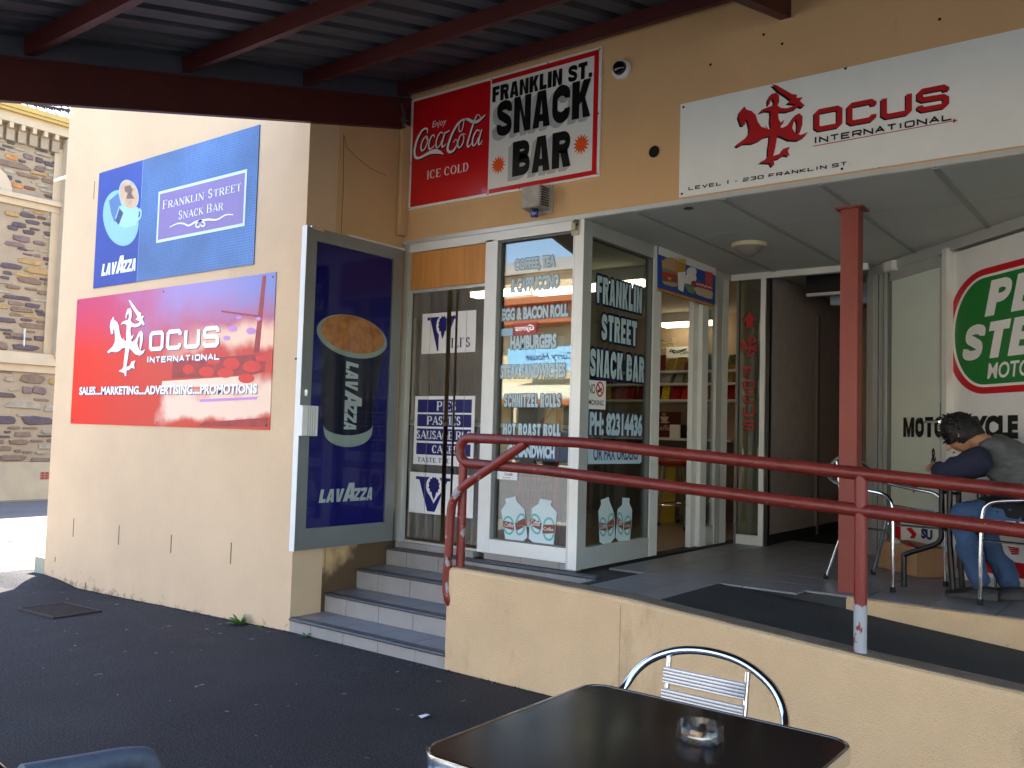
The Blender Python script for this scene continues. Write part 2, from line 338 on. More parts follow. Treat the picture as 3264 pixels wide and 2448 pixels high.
def serif_text(s, thick=.17, thin=.06, small=None, gap=.18, wid=None):
    out = []; x = 0
    for i, ch in enumerate(s):
        if ch == ' ': x += .45; continue
        h = 1.0 if (small is None or i == 0 or s[i-1] == ' ') else small
        W = {'I': .32, 'S': .62, 'L': .68, 'E': .72, 'F': .7, "'": .25, 'N': .95, 'M': 1.1, 'O': .9, 'A': .9, 'V': .9}.get(ch, .8)*h
        tk, tn = thick*(h**.5), thin
        X = lambda a: x+a*W
        def bar(p, q, wd): out.append(ribbon([p, q], wd))
        def serif(cx, y, wd=.3): out.append(poly_geo([(cx-wd*h/2, y-.0), (cx+wd*h/2, y-.0), (cx+wd*h/2, y+tn*.8), (cx-wd*h/2, y+tn*.8)]))
        for c in SER[ch]:
            k, a = c[0], [float(q) for q in c[1:].split()]
            if k in 'vw':
                cx = X(a[0]); top = h*(a[1] if len(a) > 1 and a[1] > .5 else 1.0)
                if len(a) > 1 and a[1] < .5: top = a[1]*h
                bar((cx, 0), (cx, top), tk if k == 'v' else tn); serif(cx, 0, .34); serif(cx, top-tn*.8, .34)
            elif k == 'h': bar((X(a[0]), a[2]*h), (X(a[1]), a[2]*h), tn)
            elif k == 't': bar((X(a[0]), a[1]*h), (X(a[0]), a[2]*h), tn)
            elif k == 'd': bar((X(a[0]), a[1]*h), (X(a[2]), a[3]*h), tk)
            elif k == 'e': bar((X(a[0]), a[1]*h), (X(a[2]), a[3]*h), tn)
            elif k == 's': serif(X(a[0]), 0)
            elif k == 'S': serif(X(a[0]), h-tn)
            elif k == 'k': out.append(poly_geo([(x, .7), (x+.14, .98), (x+.02, .98)]))
            elif k == 'a':
                n = 16; pts = []; ws = []
                for q in range(n+1):
                    an = R(a[4]+(a[5]-a[4])*q/n); pts.append((X(a[0])+a[2]*W*math.cos(an), (a[1]+a[3]*math.sin(an))*h)); ws.append(tn+(tk-tn)*abs(math.cos(an))**1.5)
                out.append(ribbon(pts, ws))
        x += W+gap*h
    return merge(out)
# heavy condensed block lettering (like the snack bar sign)
def _r4(a, b, c, d): return poly_geo([(a, b), (c, b), (c, d), (a, d)])
def _rb(pts, w=.27): return ribbon(catmull(pts, 5), w)
HVW = {'I': .42, 'L': .78, 'T': .9, 'F': .82, 'E': .82, '.': .42, 'S': .95, 'M': 1.3, '1': .6, ':': .4, '-': .6}
HV = {'Z': lambda: [_r4(0, .75, 1, 1), _r4(0, 0, 1, .25), poly_geo([(0, .25), (.44, .25), (1, .75), (.56, .75)])], 'I': lambda: [_r4(0, 0, 1, 1)], 'L': lambda: [_r4(0, 0, .5, 1), _r4(.5, 0, 1, .27)], 'T': lambda: [_r4(.28, 0, .72, .75), _r4(0, .75, 1, 1)],
 'F': lambda: [_r4(0, 0, .48, 1), _r4(.48, .76, 1, 1), _r4(.48, .40, .92, .62)], 'E': lambda: [_r4(0, 0, .48, 1), _r4(.48, .77, 1, 1), _r4(.48, .40, .92, .61), _r4(.48, 0, 1, .23)],
 'H': lambda: [_r4(0, 0, .38, 1), _r4(.62, 0, 1, 1), _r4(.38, .40, .62, .62)], '.': lambda: [_r4(.1, 0, .9, .27)], ':': lambda: [_r4(.1, .1, .9, .35), _r4(.1, .55, .9, .8)],
 'N': lambda: [_r4(0, 0, .36, 1), _r4(.64, 0, 1, 1), poly_geo([(.36, 1), (.36, .62), (.64, 0), (.64, .38)])],
 'M': lambda: [_r4(0, 0, .27, 1), _r4(.73, 0, 1, 1), poly_geo([(.27, 1), (.27, .55), (.42, 0), (.5, 0), (.5, .42)]), poly_geo([(.73, 1), (.5, .42), (.5, 0), (.58, 0), (.73, .55)])],
 'A': lambda: [poly_geo([(0, 0), (.37, 0), (.5, .74), (.5, 1), (.27, 1)]), poly_geo([(1, 0), (.73, 1), (.5, 1), (.5, .74), (.63, 0)]), poly_geo([(.38, .16), (.62, .16), (.59, .36), (.41, .36)])],
 'V': lambda: [poly_geo([(0, 1), (.37, 1), (.5, .3), (.5, 0), (.27, 0)]), poly_geo([(1, 1), (.73, 0), (.5, 0), (.5, .3), (.63, 1)])],
 'K': lambda: [_r4(0, 0, .40, 1), poly_geo([(.40, .36), (.40, .66), (.60, 1), (1, 1), (.70, .52)]), poly_geo([(.52, .44), (.70, .52), (1, 0), (.60, 0)])],
 'S': lambda: [_rb([(.84, .66), (.82, .80), (.5, .865), (.18, .80), (.20, .63), (.5, .51), (.80, .38), (.82, .20), (.5, .135), (.18, .20), (.16, .34)])],
 'C': lambda: [_rb([(.84, .63), (.82, .78), (.5, .865), (.20, .74), (.16, .5), (.20, .26), (.5, .135), (.82, .22), (.84, .37)], .30)],
 'O': lambda: [_rb([(.5, .865), (.80, .74), (.84, .5), (.80, .26), (.5, .135), (.20, .26), (.16, .5), (.20, .74), (.5, .865)], .30)],
 'B': lambda: [_r4(0, 0, .42, 1), _rb([(.40, .87), (.62, .87), (.80, .80), (.80, .66), (.62, .57), (.40, .57)], .25), _rb([(.40, .13), (.62, .13), (.84, .20), (.84, .40), (.62, .48), (.40, .48)], .25)],
 'P': lambda: [_r4(0, 0, .42, 1), _rb([(.40, .87), (.62, .87), (.82, .78), (.82, .58), (.62, .48), (.40, .48)], .25)],
 'R': lambda: [_r4(0, 0, .40, 1), _rb([(.38, .87), (.62, .87), (.81, .79), (.81, .62), (.62, .53), (.38, .53)], .25), poly_geo([(.44, .45), (.80, .50), (1, 0), (.60, 0)])]}
def hv_text(s, gap=.07, shear=0.0, wd=.9):
    out = []; x = 0
    for ch in s:
        if ch == ' ': x += wd*.38; continue
        W = wd*HVW.get(ch, 1.0)*.72
        g = merge(HV[ch]()); out.append(([(x+a*W+shear*b, b) for a, b in g[0]], g[1])); x += W+gap
    return merge(out)
def grow_geo(geo, k):
    """copies of a flat geometry shifted all round: the outline behind outlined lettering"""
    return merge([([(a+k*math.cos(R(t)), b+k*math.sin(R(t))) for a, b in geo[0]], geo[1]) for t in range(0, 360, 45)])
def clip_geo(geo, s0, s1):
    """the piece of a flat geometry between two s values"""
    bm = bmesh.new(); vs = [bm.verts.new((v[0], v[1], 0)) for v in geo[0]]
    for f in geo[1]:
        try: bm.faces.new([vs[i] for i in f])
        except ValueError: pass
    for x, nx in ((s0, -1), (s1, 1)):
        bmesh.ops.bisect_plane(bm, geom=bm.verts[:]+bm.edges[:]+bm.faces[:], plane_co=(x, 0, 0), plane_no=(nx, 0, 0), clear_outer=True)
    bm.verts.index_update(); out = ([(v.co.x, v.co.y) for v in bm.verts], [[v.index for v in f.verts] for f in bm.faces]); bm.free(); return out
# ------------------------------------------------------------------ materials of the place
M_WALL = mat('cream_render', '#D8BA96', .85, var=.06, vscale=1.6, bump=.35, bscale=180, fine=.05, fscale=260, spec=.2)
patch(M_WALL, '#BC9A72', 2.2, .64, .22, seed=3.1, stretch=(1, 1, .35)); patch(M_WALL, '#8A7358', 10, .47, .16, seed=8.0, zlim=(-.06, .20)); patch(M_WALL, '#9E8468', 30, .74, .03, seed=5.5, stretch=(1, 1, .4))
M_RAMPW = mat('cream_render_worn', '#D6B68C', .85, var=.07, vscale=2.5, bump=.55, bscale=140, fine=.06, fscale=220, spec=.2)
patch(M_RAMPW, '#A58A66', 3.0, .58, .2, seed=9.2, stretch=(1, 1, .35)); patch(M_RAMPW, '#6E5A42', 20, .70, .05, seed=2.0, stretch=(1, 1, .5)); patch(M_RAMPW, '#8E8272', 7, .68, .05, seed=12, stretch=(2.5, 1, .25))
M_ASPH = mat('footpath_asphalt', (.0300, .0258, .0262), .85, var=.28, vscale=1.1, bump=1.0, bscale=130, fine=.85, fscale=110, spec=.35)
patch(M_ASPH, (.14, .135, .13), 55, .70, .03, seed=3.3)
patch(M_ASPH, (.075, .073, .075), 1.3, .62, .25, seed=1.4)
M_ROAD = mat('road_asphalt', (.15, .147, .14), .9, var=.12, vscale=.8, bump=.6, bscale=140, fine=.3, fscale=180)
M_LANE = mat('lane_aggregate', (.23, .215, .185), .9, var=.12, vscale=1.2, bump=.9, bscale=70, fine=.4, fscale=85)
M_LANE2 = mat('lane_shadow_tone', (.12, .115, .115), .9, var=.15, vscale=1.2, bump=.6, bscale=120, fine=.25, fscale=150)  # darker lane tone with the church's shadow painted in
M_CONC = mat('concrete', '#A8A498', .9, var=.15, vscale=5, bump=.5, bscale=90, fine=.12)
M_REDP = mat('red_oxide_paint', '#7E2A20', .38, var=.12, vscale=6, bump=.12, bscale=70, fine=.06, fscale=90, rvar=.08)
M_REDPOST = mat('red_post_paint', '#873B2F', .5, var=.10, vscale=4, fine=.05, bump=.1)
patch(M_REDPOST, '#7A3A30', 5, .6, .2, seed=4.4)
M_BEAM = mat('dark_red_steel', '#4A1613', .55, var=.15, vscale=4, bump=.15)
M_SHEET = mat('awning_sheet', '#474C58', .6, metal=.1, var=.15, vscale=3)
M_ALU = mat('anodised_aluminium', '#C4C7C3', .42, metal=.4, var=.05, vscale=7, bump=.03, bscale=200, spec=.5)
M_ALUW = mat('pale_aluminium', '#E2E4DE', .42, metal=.1, var=.05, vscale=5, fine=.02)
M_CHROME = mat('polished_aluminium', '#DADDE0', .12, metal=1.0, var=.03, vscale=30, rvar=.05)
M_SLAT = mat('brushed_aluminium', '#98A3B6', .24, metal=1.0)
M_BLACK = mat('black_paint', '#121214', .35, var=.1)
M_RUB = mat('black_rubber', '#101011', .7)
M_TILE = mat('grey_floor_tile', '#858487', .42, var=.12, vscale=5, bump=.12, bscale=90, fine=.07, fscale=150, rvar=.1)
patch(M_TILE, '#57565A', 3, .6, .2, seed=6.6)
M_NOSE = mat('dark_nosing_tile', '#4A494B', .45, var=.15, vscale=6, bump=.1)
M_RISER = mat('pale_riser_tile', '#928E88', .5, var=.12, vscale=4, bump=.1, fine=.05)
patch(M_RISER, '#5A544C', 4.5, .62, .15, seed=5.1, stretch=(.6, 1, 1.6))
M_GROUT = mat('dark_grout', '#3B3A38', .9, fine=.1)
M_RAMP = mat('black_ramp_coating', (.036, .035, .034), .85, var=.25, vscale=3, bump=.6, bscale=160, fine=.3, fscale=200)
M_CEIL = mat('ceiling_board', '#CDCFCA', .8, var=.04, vscale=3, fine=.02)
M_CEILJ = mat('ceiling_cover_strip', '#A9ABA8', .8)
M_WHITE = mat('white_paint', '#E4E4E0', .5, var=.03)
M_WFILM = mat('white_window_film', '#E4E7E4', .35, var=.03, vscale=2)
M_FROST = mat('frosted_door_film', '#DAE6DA', .3, var=.05, vscale=2)
M_INT = mat('interior_cream', '#B9A488', .8, var=.05)
M_INTC = mat('interior_ceiling', '#D8CFB8', .8)
M_BROWN = mat('corridor_brown', '#A89C94', .8, var=.1)
M_DARK = mat('dark_interior', '#211D1C', .8)
M_PLY = mat('plywood_board', '#C98A48', .5, var=.14, vscale=3.5, stretch=(9, 9, .7), fine=.05, spec=.3)
M_NAVY = mat('navy_print', '#1B1B63', .35)
M_BLK = mat('black_print', '#0B0B0C', .35)
M_GRYP = mat('grey_print', '#B4B6B3', .35)
M_WHP = mat('white_print', '#ECEDEA', .3)
M_REDC = mat('red_print', '#CE1620', .3)
M_REDF = mat('dark_red_print', '#B5121B', .3)
M_ORNG = mat('orange_print', '#E8541B', .35)
M_PALEB = mat('pale_blue_vinyl', '#B9D3DA', .35)
M_NAVYO = mat('navy_vinyl', '#17266B', .35)
M_SCREW = mat('dark_screw', '#2A2826', .5, metal=.5)
G_WIN = glass('shop_window_glass', (.80, .84, .82), 2.6)
G_SIDE = glass('side_window_glass', (.74, .80, .77), 1.4)
G_DARK = glass('dim_glass', (.7, .74, .7), 1.0)
G_STRIP = glass('clear_strip_vinyl', (.90, .89, .84), 3.0, .16, haze=.16)

# ------------------------------------------------------------------ ground, road, lane
def gz(x):
    if x > -4.5: return 0.0
    if x > -7.9: return .027*(x+4.5)
    return .027*(-3.4) + .0196*(x+7.9)
def sheet_grid(name, x0, x1, y0, y1, nx, ny, zf, m):
    mb = MB(); vs = []
    for j in range(ny+1):
        for i in range(nx+1):
            x = x0+(x1-x0)*i/nx; y = y0+(y1-y0)*j/ny; vs.append((x, y, zf(x, y)))
    mb.add(vs, [(j*(nx+1)+i, j*(nx+1)+i+1, (j+1)*(nx+1)+i+1, (j+1)*(nx+1)+i) for j in range(ny) for i in range(nx)])
    return structure(mb.build(name, m, smooth=True))
structure(MB().add([(-900, -900, -.75), (900, -900, -.75), (900, 900, -.75), (-900, 900, -.75)], [(0, 1, 2, 3)]).build('ground', M_ROAD))
def fz(x, y): return gz(x) + (.012*y if y < 0 else 0) + .004*mnoise.noise((x*1.3, y*1.3, 0))
sheet_grid('footpath', -7.95, 14, -2.2, 3.95, 110, 30, fz, M_ASPH)
def lz(x, y): return gz(x)-.012 + .01*mnoise.noise((x*.6, y*.6, 3.0))
sheet_grid('lane', -14.4, -7.95, -2.2, 45, 40, 90, lz, M_LANE)
sheet_grid('lane_edge', -18.9, -14.4, -2.2, 45, 12, 40, lambda x, y: gz(x)-.012, M_LANE2)  # strip beside the church, its cast shadow put into the ground colour
structure(MB().box((-120, -22.5, -.6), (120, -2.2, -.27)).build('road', M_ROAD))
structure(MB().box((-7.95, -2.36, -.5), (14, -2.2, -.085)).build('kerb', M_CONC))
structure(MB().box((-120, -26, -.6), (120, -22.5, -.13)).build('far_footpath', M_CONC))
mbr = MB()
def berm(x, y): return gz(x)-.01+.075*max(0, 1-((x+7.95)/.75)**2-((y-3.62)/.32)**2)
vs = []
for j in range(15):
    for i in range(21):
        x = -8.75+1.6*i/20; y = 3.25+.75*j/14; vs.append((x, y, berm(x, y)+.006*mnoise.noise((x*9, y*9, 1))))
mbr.add(vs, [(j*21+i, j*21+i+1, (j+1)*21+i+1, (j+1)*21+i) for j in range(14) for i in range(20)])
structure(mbr.build('asphalt_ramp_lump', M_ASPH, smooth=True))
# yellow line along the church kerb
structure(MB().add([(-18.2, 2, gz(-18.2)-.006), (-18.08, 2, gz(-18.1)-.006), (-18.08, 40, gz(-18.1)-.006), (-18.2, 40, gz(-18.2)-.006)], [(0, 1, 2, 3)]).build('yellow_line', mat('yellow_road_paint', '#C9A63A', .7, fine=.2)))
# slotted drain in the lane
dr = thing('slot_drain', 'line of dark slots of a trench drain across the sunlit lane', 'drain', (-11.2, 4.7, gz(-11.2)))
MB().box((-11.36, 2.2, gz(-11.2)-.05), (-11.04, 14, gz(-11.2)-.001)).build('channel', M_CONC, dr)
slot = None
for i in range(40):
    y = 2.6+i*.165
    if slot is None: slot = MB().hexa([(-11.29, y, gz(-11.2)-.03), (-11.09, y+.07, gz(-11.2)-.03), (-11.09, y+.14, gz(-11.2)-.03), (-11.29, y+.07, gz(-11.2)-.03)], [(-11.29, y, gz(-11.2)+.004), (-11.09, y+.07, gz(-11.2)+.004), (-11.09, y+.14, gz(-11.2)+.004), (-11.29, y+.07, gz(-11.2)+.004)]).build('slot', mat('rusty_dark', '#2A1A14', .9), dr)
    else: c = slot.copy(); COL.objects.link(c); c.location = (0, i*.165, 0)

# ------------------------------------------------------------------ the shop building
B = thing('shop_building', 'cream rendered corner shop building with recessed tiled entrance', 'building', (-4.563, 4.606, 0))
HT = 7.6
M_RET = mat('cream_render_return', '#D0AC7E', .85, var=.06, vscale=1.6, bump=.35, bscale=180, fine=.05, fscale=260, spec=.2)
def stair_stain(m):
    """grime left along the stair line by years of feet and mops"""
    n = m.node_tree; L = n.links; b = n.nodes['Principled BSDF']
    g = n.nodes.new('ShaderNodeNewGeometry'); sp = n.nodes.new('ShaderNodeSeparateXYZ'); L.new(g.outputs['Position'], sp.inputs[0])
    a = n.nodes.new('ShaderNodeMath'); a.operation = 'MULTIPLY_ADD'; a.inputs[1].default_value = -.62; a.inputs[2].default_value = .62*3.70-.02; L.new(sp.outputs[1], a.inputs[0])
    c = n.nodes.new('ShaderNodeMath'); L.new(sp.outputs[2], c.inputs[0]); L.new(a.outputs[0], c.inputs[1])
    nz = n.nodes.new('ShaderNodeTexNoise'); nz.inputs['Scale'].default_value = 9; nz.inputs['Detail'].default_value = 8; L.new(g.outputs['Position'], nz.inputs[0])
    d = n.nodes.new('ShaderNodeMath'); d.operation = 'MULTIPLY_ADD'; d.inputs[1].default_value = .34; L.new(nz.outputs[0], d.inputs[0]); L.new(c.outputs[0], d.inputs[2])
    r = n.nodes.new('ShaderNodeMapRange'); r.interpolation_type = 'SMOOTHSTEP'; r.inputs[1].default_value = .40; r.inputs[2].default_value = .22; r.inputs[3].default_value = 0; r.inputs[4].default_value = .85; L.new(d.outputs[0], r.inputs[0])
    mx = n.nodes.new('ShaderNodeMix'); mx.data_type = 'RGBA'; L.new(r.outputs[0], mx.inputs[0]); L.new(b.inputs['Base Color'].links[0].from_socket, mx.inputs[6]); mx.inputs[7].default_value = (*hx('#3A2C20'), 1); L.new(mx.outputs[2], b.inputs['Base Color'])
stair_stain(M_RET)
MB().box((-7.86, YL, -.5), (XR, YL+.25, HT)).build('wall', M_WALL, B)                       # left wing front
MB().box((XR-.25, YL+.25, -.5), (XR-.004, YF+.06, HT)).build('wall', M_RET, B)               # return wall behind the open door
MB().box((-7.86, YL+.25, -.5), (-7.61, 14, HT)).build('wall', M_WALL, B)
MB().box((XR-.004, YF, 2.672), (8, YF+.3, HT)).build('fascia', mat('fascia_render', '#D6AF80', .85, var=.06, vscale=1.6, bump=.35, bscale=180, fine=.05, spec=.2), B)
patch(MATS['fascia_render'], '#A37845', 2.0, .62, .25, seed=1.2, stretch=(1, 1, .4))
MB().box((-7.86, YL, HT), (8, 14, HT+.12)).build('roof', M_CONC, B)
MB().box((-7.61, 13.7, -.5), (8, 13.95, HT)).build('wall', M_WALL, B)
MB().box((7.75, YF+.3, -.5), (8, 13.7, HT)).build('wall', M_WALL, B)
MB().box((.55, YF, -.5), (7.75, YF+.25, 2.67)).build('wall', M_WALL, B)
# trim under the fascia, corner box, crack in the return wall
MB().box((XR, YF-.012, 2.650), (-.2, YF-.001, 2.678)).build('fascia_trim', M_ALU, B)
MB().box((-4.562, 4.52, 2.71), (-4.526, YF-.002, 3.53)).build('corner_box', M_RET, B, bevel=.006)
for pts in ([(3.99, 3.30), (4.02, 3.22), (4.10, 3.18), (4.25, 3.13), (4.4, 3.12)], [(4.0, 2.62), (4.005, 2.9), (3.99, 3.3)], [(3.97, .06), (3.975, .3), (3.97, .52)]):
    p3 = [(XR+.0005, y, z) for y, z in pts]; MB().tube(p3, .0015, 5).build('wall_crack', mat('crack_dark', '#5F4830', .9), B)
# weep joints low in the left wing wall
for a, b in (((522, 558), (513, 687)), ((842, 608), (836, 745)), ((1210, 675), (1203, 803)), ((1632, 728), (1624, 880)), ((603, 1010), (602, 1075)), ((390, 830), (386, 865))):
    (s0, t0), (s1, t1) = PLW.uv(z3(*a)), PLW.uv(z3(*b)); MB().frect(PLW, s0-.004, t1, s0+.004, t0, -.002, .0016).build('weep_joint', mat('slit_dark', '#4A3B2C', .9), B)
(s0, t0), (s1, t1) = PLW.uv(z1(742, 805)), PLW.uv(z1(737, 945)); MB().frect(PLW, s0-.003, t1, s0+.003, t0, -.002, .0016).build('weep_joint', MATS['slit_dark'], B)
MB().tube([pY(*z6(115, 1365), YL-.02), pY(*z6(178, 1362), YL-.01), (XR+.004, YL-.002, pY(*z6(178, 1362), YL).z)], .006, 6).build('door_hook', M_SCREW, B)
# ceiling of the recess: boards with cover strips
xs = [XS, -2.623, -2.076, -1.521, -.970, -.42, .55]; ys = [YF+.004, 5.39, 6.44, 7.1]
MB().box((-7.61, YF+.004, ZC+.03), (7.75, 13.7, ZC+.18)).build('ceiling_slab', M_INTC, B)
for i in range(len(xs)-1):
    for j in range(len(ys)-1):
        MB().box((xs[i]+.006, ys[j]+.004, ZC), (xs[i+1]-.006, ys[j+1]-.004, ZC+.02)).build('ceiling_panel', M_CEIL, B)
for x in xs[1:-1]: MB().box((x-.016, YF+.01, ZC-.006), (x+.016, 7.1, ZC-.0005)).build('cover_strip', M_CEILJ, B)
for y in ys[1:-1]: MB().box((XS, y-.003, ZC+.001), (.5, y+.003, ZC+.021)).build('joint_filler', M_GROUT, B)  # dark filler strips in the cross joints of the boards
# round holes: vent in the fascia, small vent in the ceiling
p = pY(*D_(1414, 328), YF); MB().lathe((p.x, YF-.004, p.z), [(.043, 0), (.043, -.003), (.036, -.003), (.036, .0)], 20, (0, 1, 0)).build('vent_ring', M_RET, B)
MB().lathe((p.x, YF-.003, p.z), [(.036, 0), (.036, -.002)], 20, (0, 1, 0)).build('vent_hole', M_BLK, B)
p = pZ(*D_(1468, 440), ZC); MB().lathe((p.x, 4.70, ZC-.004), [(.03, 0), (.03, .003)], 16).build('ceiling_vent', M_BLK, B)
for q in ((1535, 140), (1690, 95), (1830, 148), (1925, 300), (1900, 360), (1650, 75), (2030, 42)):
    p = pY(*D_(*q), YF); MB().lathe((p.x, YF-.002, p.z), [(.008, 0), (.008, -.002)], 8, (0, 1, 0)).build('screw_hole', M_SCREW, B)

# interior of the snack bar
MB().box((-7.61, 9.2, -.2), (-2.0, 9.45, 2.66)).build('interior_wall', M_INT, B)
MB().box((-2.99, YB+.12, .2), (-2.87, 9.2, 2.66)).build('interior_wall', M_INT, B)
MB().box((-7.60, YL+.26, .2), (-7.55, 9.2, 2.66)).build('interior_wall', M_INT, B)
MB().box((-7.55, YL+.26, .2), (XR-.26, YL+.30, 2.66)).build('interior_wall', M_INT, B)
MB().box((-7.55, YF+.12, .30), (XS-.10, 9.2, .452)).build('interior_floor', mat('shop_floor_vinyl', '#8A7A68', .35, var=.08), B)
# corridor behind the rear wall
MB().box((-2.86, YB+.06, .2), (-2.70, 13.6, 2.66)).build('corridor_wall', M_BROWN, B)
MB().box((-1.93, 7.12, .2), (-1.80, 13.6, 2.66)).build('corridor_wall', M_BROWN, B)
MB().box((-2.86, 11.8, .2), (-1.8, 11.9, 2.66)).build('corridor_wall', M_BROWN, B)
MB().box((-2.87, YB+.02, .30), (-1.8, 11.8, .455)).build('corridor_floor', mat('dark_carpet', '#1D1B1B', .9, fine=.3), B)
MB().box((-2.699, 8.05, .46), (-2.672, 8.11, 2.45)).build('door_architrave', mat('architrave_grey', '#6E655E', .6), B)
MB().box((-2.699, 9.2, 1.05), (-2.66, 9.215, 1.25)).build('push_plate', M_ALU, B)
MB().box((-2.69, YB+.06, .46), (-2.678, 11.8, .54)).build('skirting', M_DARK, B)

# the floor of the entrance landing and terrace: tiles on a slab
LX0 = -2.80
MB().box((XR+.002, 4.545, -.3), (-2.19, 7.6, ZF-.011)).build('landing_slab', M_GROUT, B); MB().hexa([(-2.19, 4.90, -.3), (-1.50, 5.02, -.3), (-1.50, 7.6, -.3), (-2.19, 7.6, -.3)], [(-2.19, 4.90, ZF-.011), (-1.50, 5.02, ZF-.011), (-1.50, 7.6, ZF-.011), (-2.19, 7.6, ZF-.011)]).build('landing_slab', M_GROUT, B); MB().box((-1.50, 5.02, -.3), (.55, 7.6, ZF-.011)).build('landing_slab', M_GROUT, B)
MB().hexa([(LX0, 3.83, -.3), (-2.19, 3.83, -.3), (-2.19, 4.545, -.3), (LX0+.02, 4.545, -.3)], [(LX0, 3.83, ZF-.011), (-2.19, 3.83, ZF-.011), (-2.19, 4.545, ZF-.011), (LX0+.02, 4.545, ZF-.011)]).build('landing_slab', M_GROUT, B)
tile = None; TS = .318
for i in range(-8, 13):
    for j in range(-3, 9):
        x0 = -2.364+i*TS; y0 = 4.90+j*TS
        x1, y1 = x0+TS-.005, y0+TS-.005
        ax, bx, ay, by = x0, x1, y0, y1
        if by > 7.55: continue
        lo = 4.575 if x1 < LX0 else 3.835
        if x0 < LX0 and y0 < 4.575: ay = 4.575
        if x0 < -2.98 and y0 < 4.60: continue
        if bx < XS+.02 and y1 > 4.60: continue
        if x0 < XS+.05 and y1 > 4.60: ax = XS+.055
        if ay < 3.835: ay = 3.835
        if x1 > -2.19 and ay < 4.90: 
            if x0 >= -2.19: continue
            bx = -2.195
        if bx > .5 or by-ay < .04 or bx-ax < .03: continue
        if x0 > -2.2 and y0 < 5.0 and x1 > -1.5: ay = max(ay, 5.03)
        if by-ay < .03: continue
        full = abs((bx-ax)-(TS-.005)) < 1e-4 and abs((by-ay)-(TS-.005)) < 1e-4
        if full and tile is not None:
            c = tile.copy(); COL.objects.link(c); c.location = Vector((ax, ay, 0))-tile_at
        else:
            o = MB().box((ax, ay, ZF-.0108), (bx, by, ZF+random.uniform(-.0006, .0006))).build('floor_tile', M_TILE, B)
            if full: tile = o; tile_at = Vector((ax, ay, 0))
# ------------------------------------------------------------------ entrance steps
ST = thing('entrance_steps', 'flight of pale tiled steps with dark grey nosings beside the open door', 'steps', (-3.9, 3.70, 0))
SX0, SX1 = XR+.003, -3.243
steps = [(3.700, .086, 3.980), (3.980, .207, 4.256), (4.256, .339, 4.534), (4.534, .461, 4.60)]
rnd = random.Random(3)
for k, (y0, zt, y1) in enumerate(steps):
    zb = -.12 if k == 0 else steps[k-1][1]
    x1 = SX1 if k < 2 else (LX0 if k == 2 else LX0)
    s = part('step', ST, (-3.9, y0, zb))
    MB().box((SX0, y0+.014, -.3), (x1, y1+.05, zt-.012)).build('core', M_GROUT, s)
    x = SX0; off = [.20, .21, .21, .20][k]
    edges = [SX0]+[SX0+off+.298*i for i in range(9)]; edges = [e for e in edges if e < x1-.03]+[x1]
    for a, b in zip(edges, edges[1:]):
        if k < 3 or b < SX1+.02 or True:
            MB().box((a+.002, y0, zb+.001), (b-.002, y0+.013, zt-.014)).build('riser_tile', M_RISER, s)
    if k < 3:
        e2 = [SX0]+[SX0+.13+.298*i for i in range(9)]; e2 = [e for e in e2 if e < x1-.03]+[x1]
        for a, b in zip(e2, e2[1:]):
            MB().box((a+.002, y0+.052, zt-.011), (b-.002, y1-.001, zt)).build('tread_tile', M_TILE, s)
    e3 = [SX0]+[SX0+.17+.30*i for i in range(9)]; e3 = [e for e in e3 if e < x1-.03]+[x1]
    for a, b in zip(e3, e3[1:]):
        prof = [(y0-.010, zt-.016), (y0-.013, zt-.008), (y0-.009, zt-.001), (y0+.002, zt+.002), (y0+.049, zt+.001), (y0+.049, zt-.011), (y0+.012, zt-.012), (y0+.012, zt-.020)]
        MB().prism([(a+.0015, y, z) for y, z in prof], (b-a-.003, 0, 0)).build('nosing', M_NOSE, s)
MB().box((SX1-.005, YL+.131, -.2), (LX0, 4.256, .327)).build('core', M_GROUT, ST)
for k in range(2): MB().box((SX1-.003+.215*k, YL+.133, .3272), (SX1+.210+.215*k, 4.254, .339)).build('tread_tile', M_TILE, ST)
# tiled door sill and base of the shop window
for a, b in ((-4.52, -4.22), (-4.217, -3.92), (-3.917, -3.80)):
    MB().box((a, 4.583, .463), (b, 4.66, .503)).build('sill_tile', M_RISER, ST)

# ------------------------------------------------------------------ ramp wall, ramp, terrace kerb
def rtop(x):
    P = [(-3.25, .556), (-2.65, .551), (-2.14, .535), (-1.065, .452), (-.48, .418), (3.2, .18)]
    for (a, za), (b, zb) in zip(P, P[1:]):
        if x <= b: return za+(zb-za)*(x-a)/(b-a)
    return P[-1][1]
RW = thing('ramp_wall', 'low cream rendered wall sloping down beside the black access ramp', 'wall', (-1.0, 3.70, 0))
n = 46; X = [SX1-.001+(3.2-SX1)*i/n for i in range(n+1)]
mb = MB(); prof = lambda x: [(YL, -.15), (YL, rtop(x)-.022), (YL+.006, rtop(x)-.008), (YL+.020, rtop(x)-.002), (YL+.13, rtop(x)-.002), (YL+.13, -.15)]
vs = []
for x in X: vs += [(x, y, z) for y, z in prof(x)]
k = 6; mb.add(vs, [[i*k+j, i*k+(j+1) % k, (i+1)*k+(j+1) % k, (i+1)*k+j] for i in range(n) for j in range(k)]+[list(range(k)), [n*k+j for j in range(k)][::-1]])
mb.build('wall', M_RAMPW, RW)
mb = MB(); vs = []
for x in X:
    e = .010+.007*mnoise.noise((x*8, 0, 0))+.004*mnoise.noise((x*40, 3, 0))
    vs += [(x, YL+.012+e, rtop(x)-.0025), (x, YL+.014+e, rtop(x)+.001), (x, YL+.133, rtop(x)+.001), (x, YL+.133, rtop(x)-.0025)]
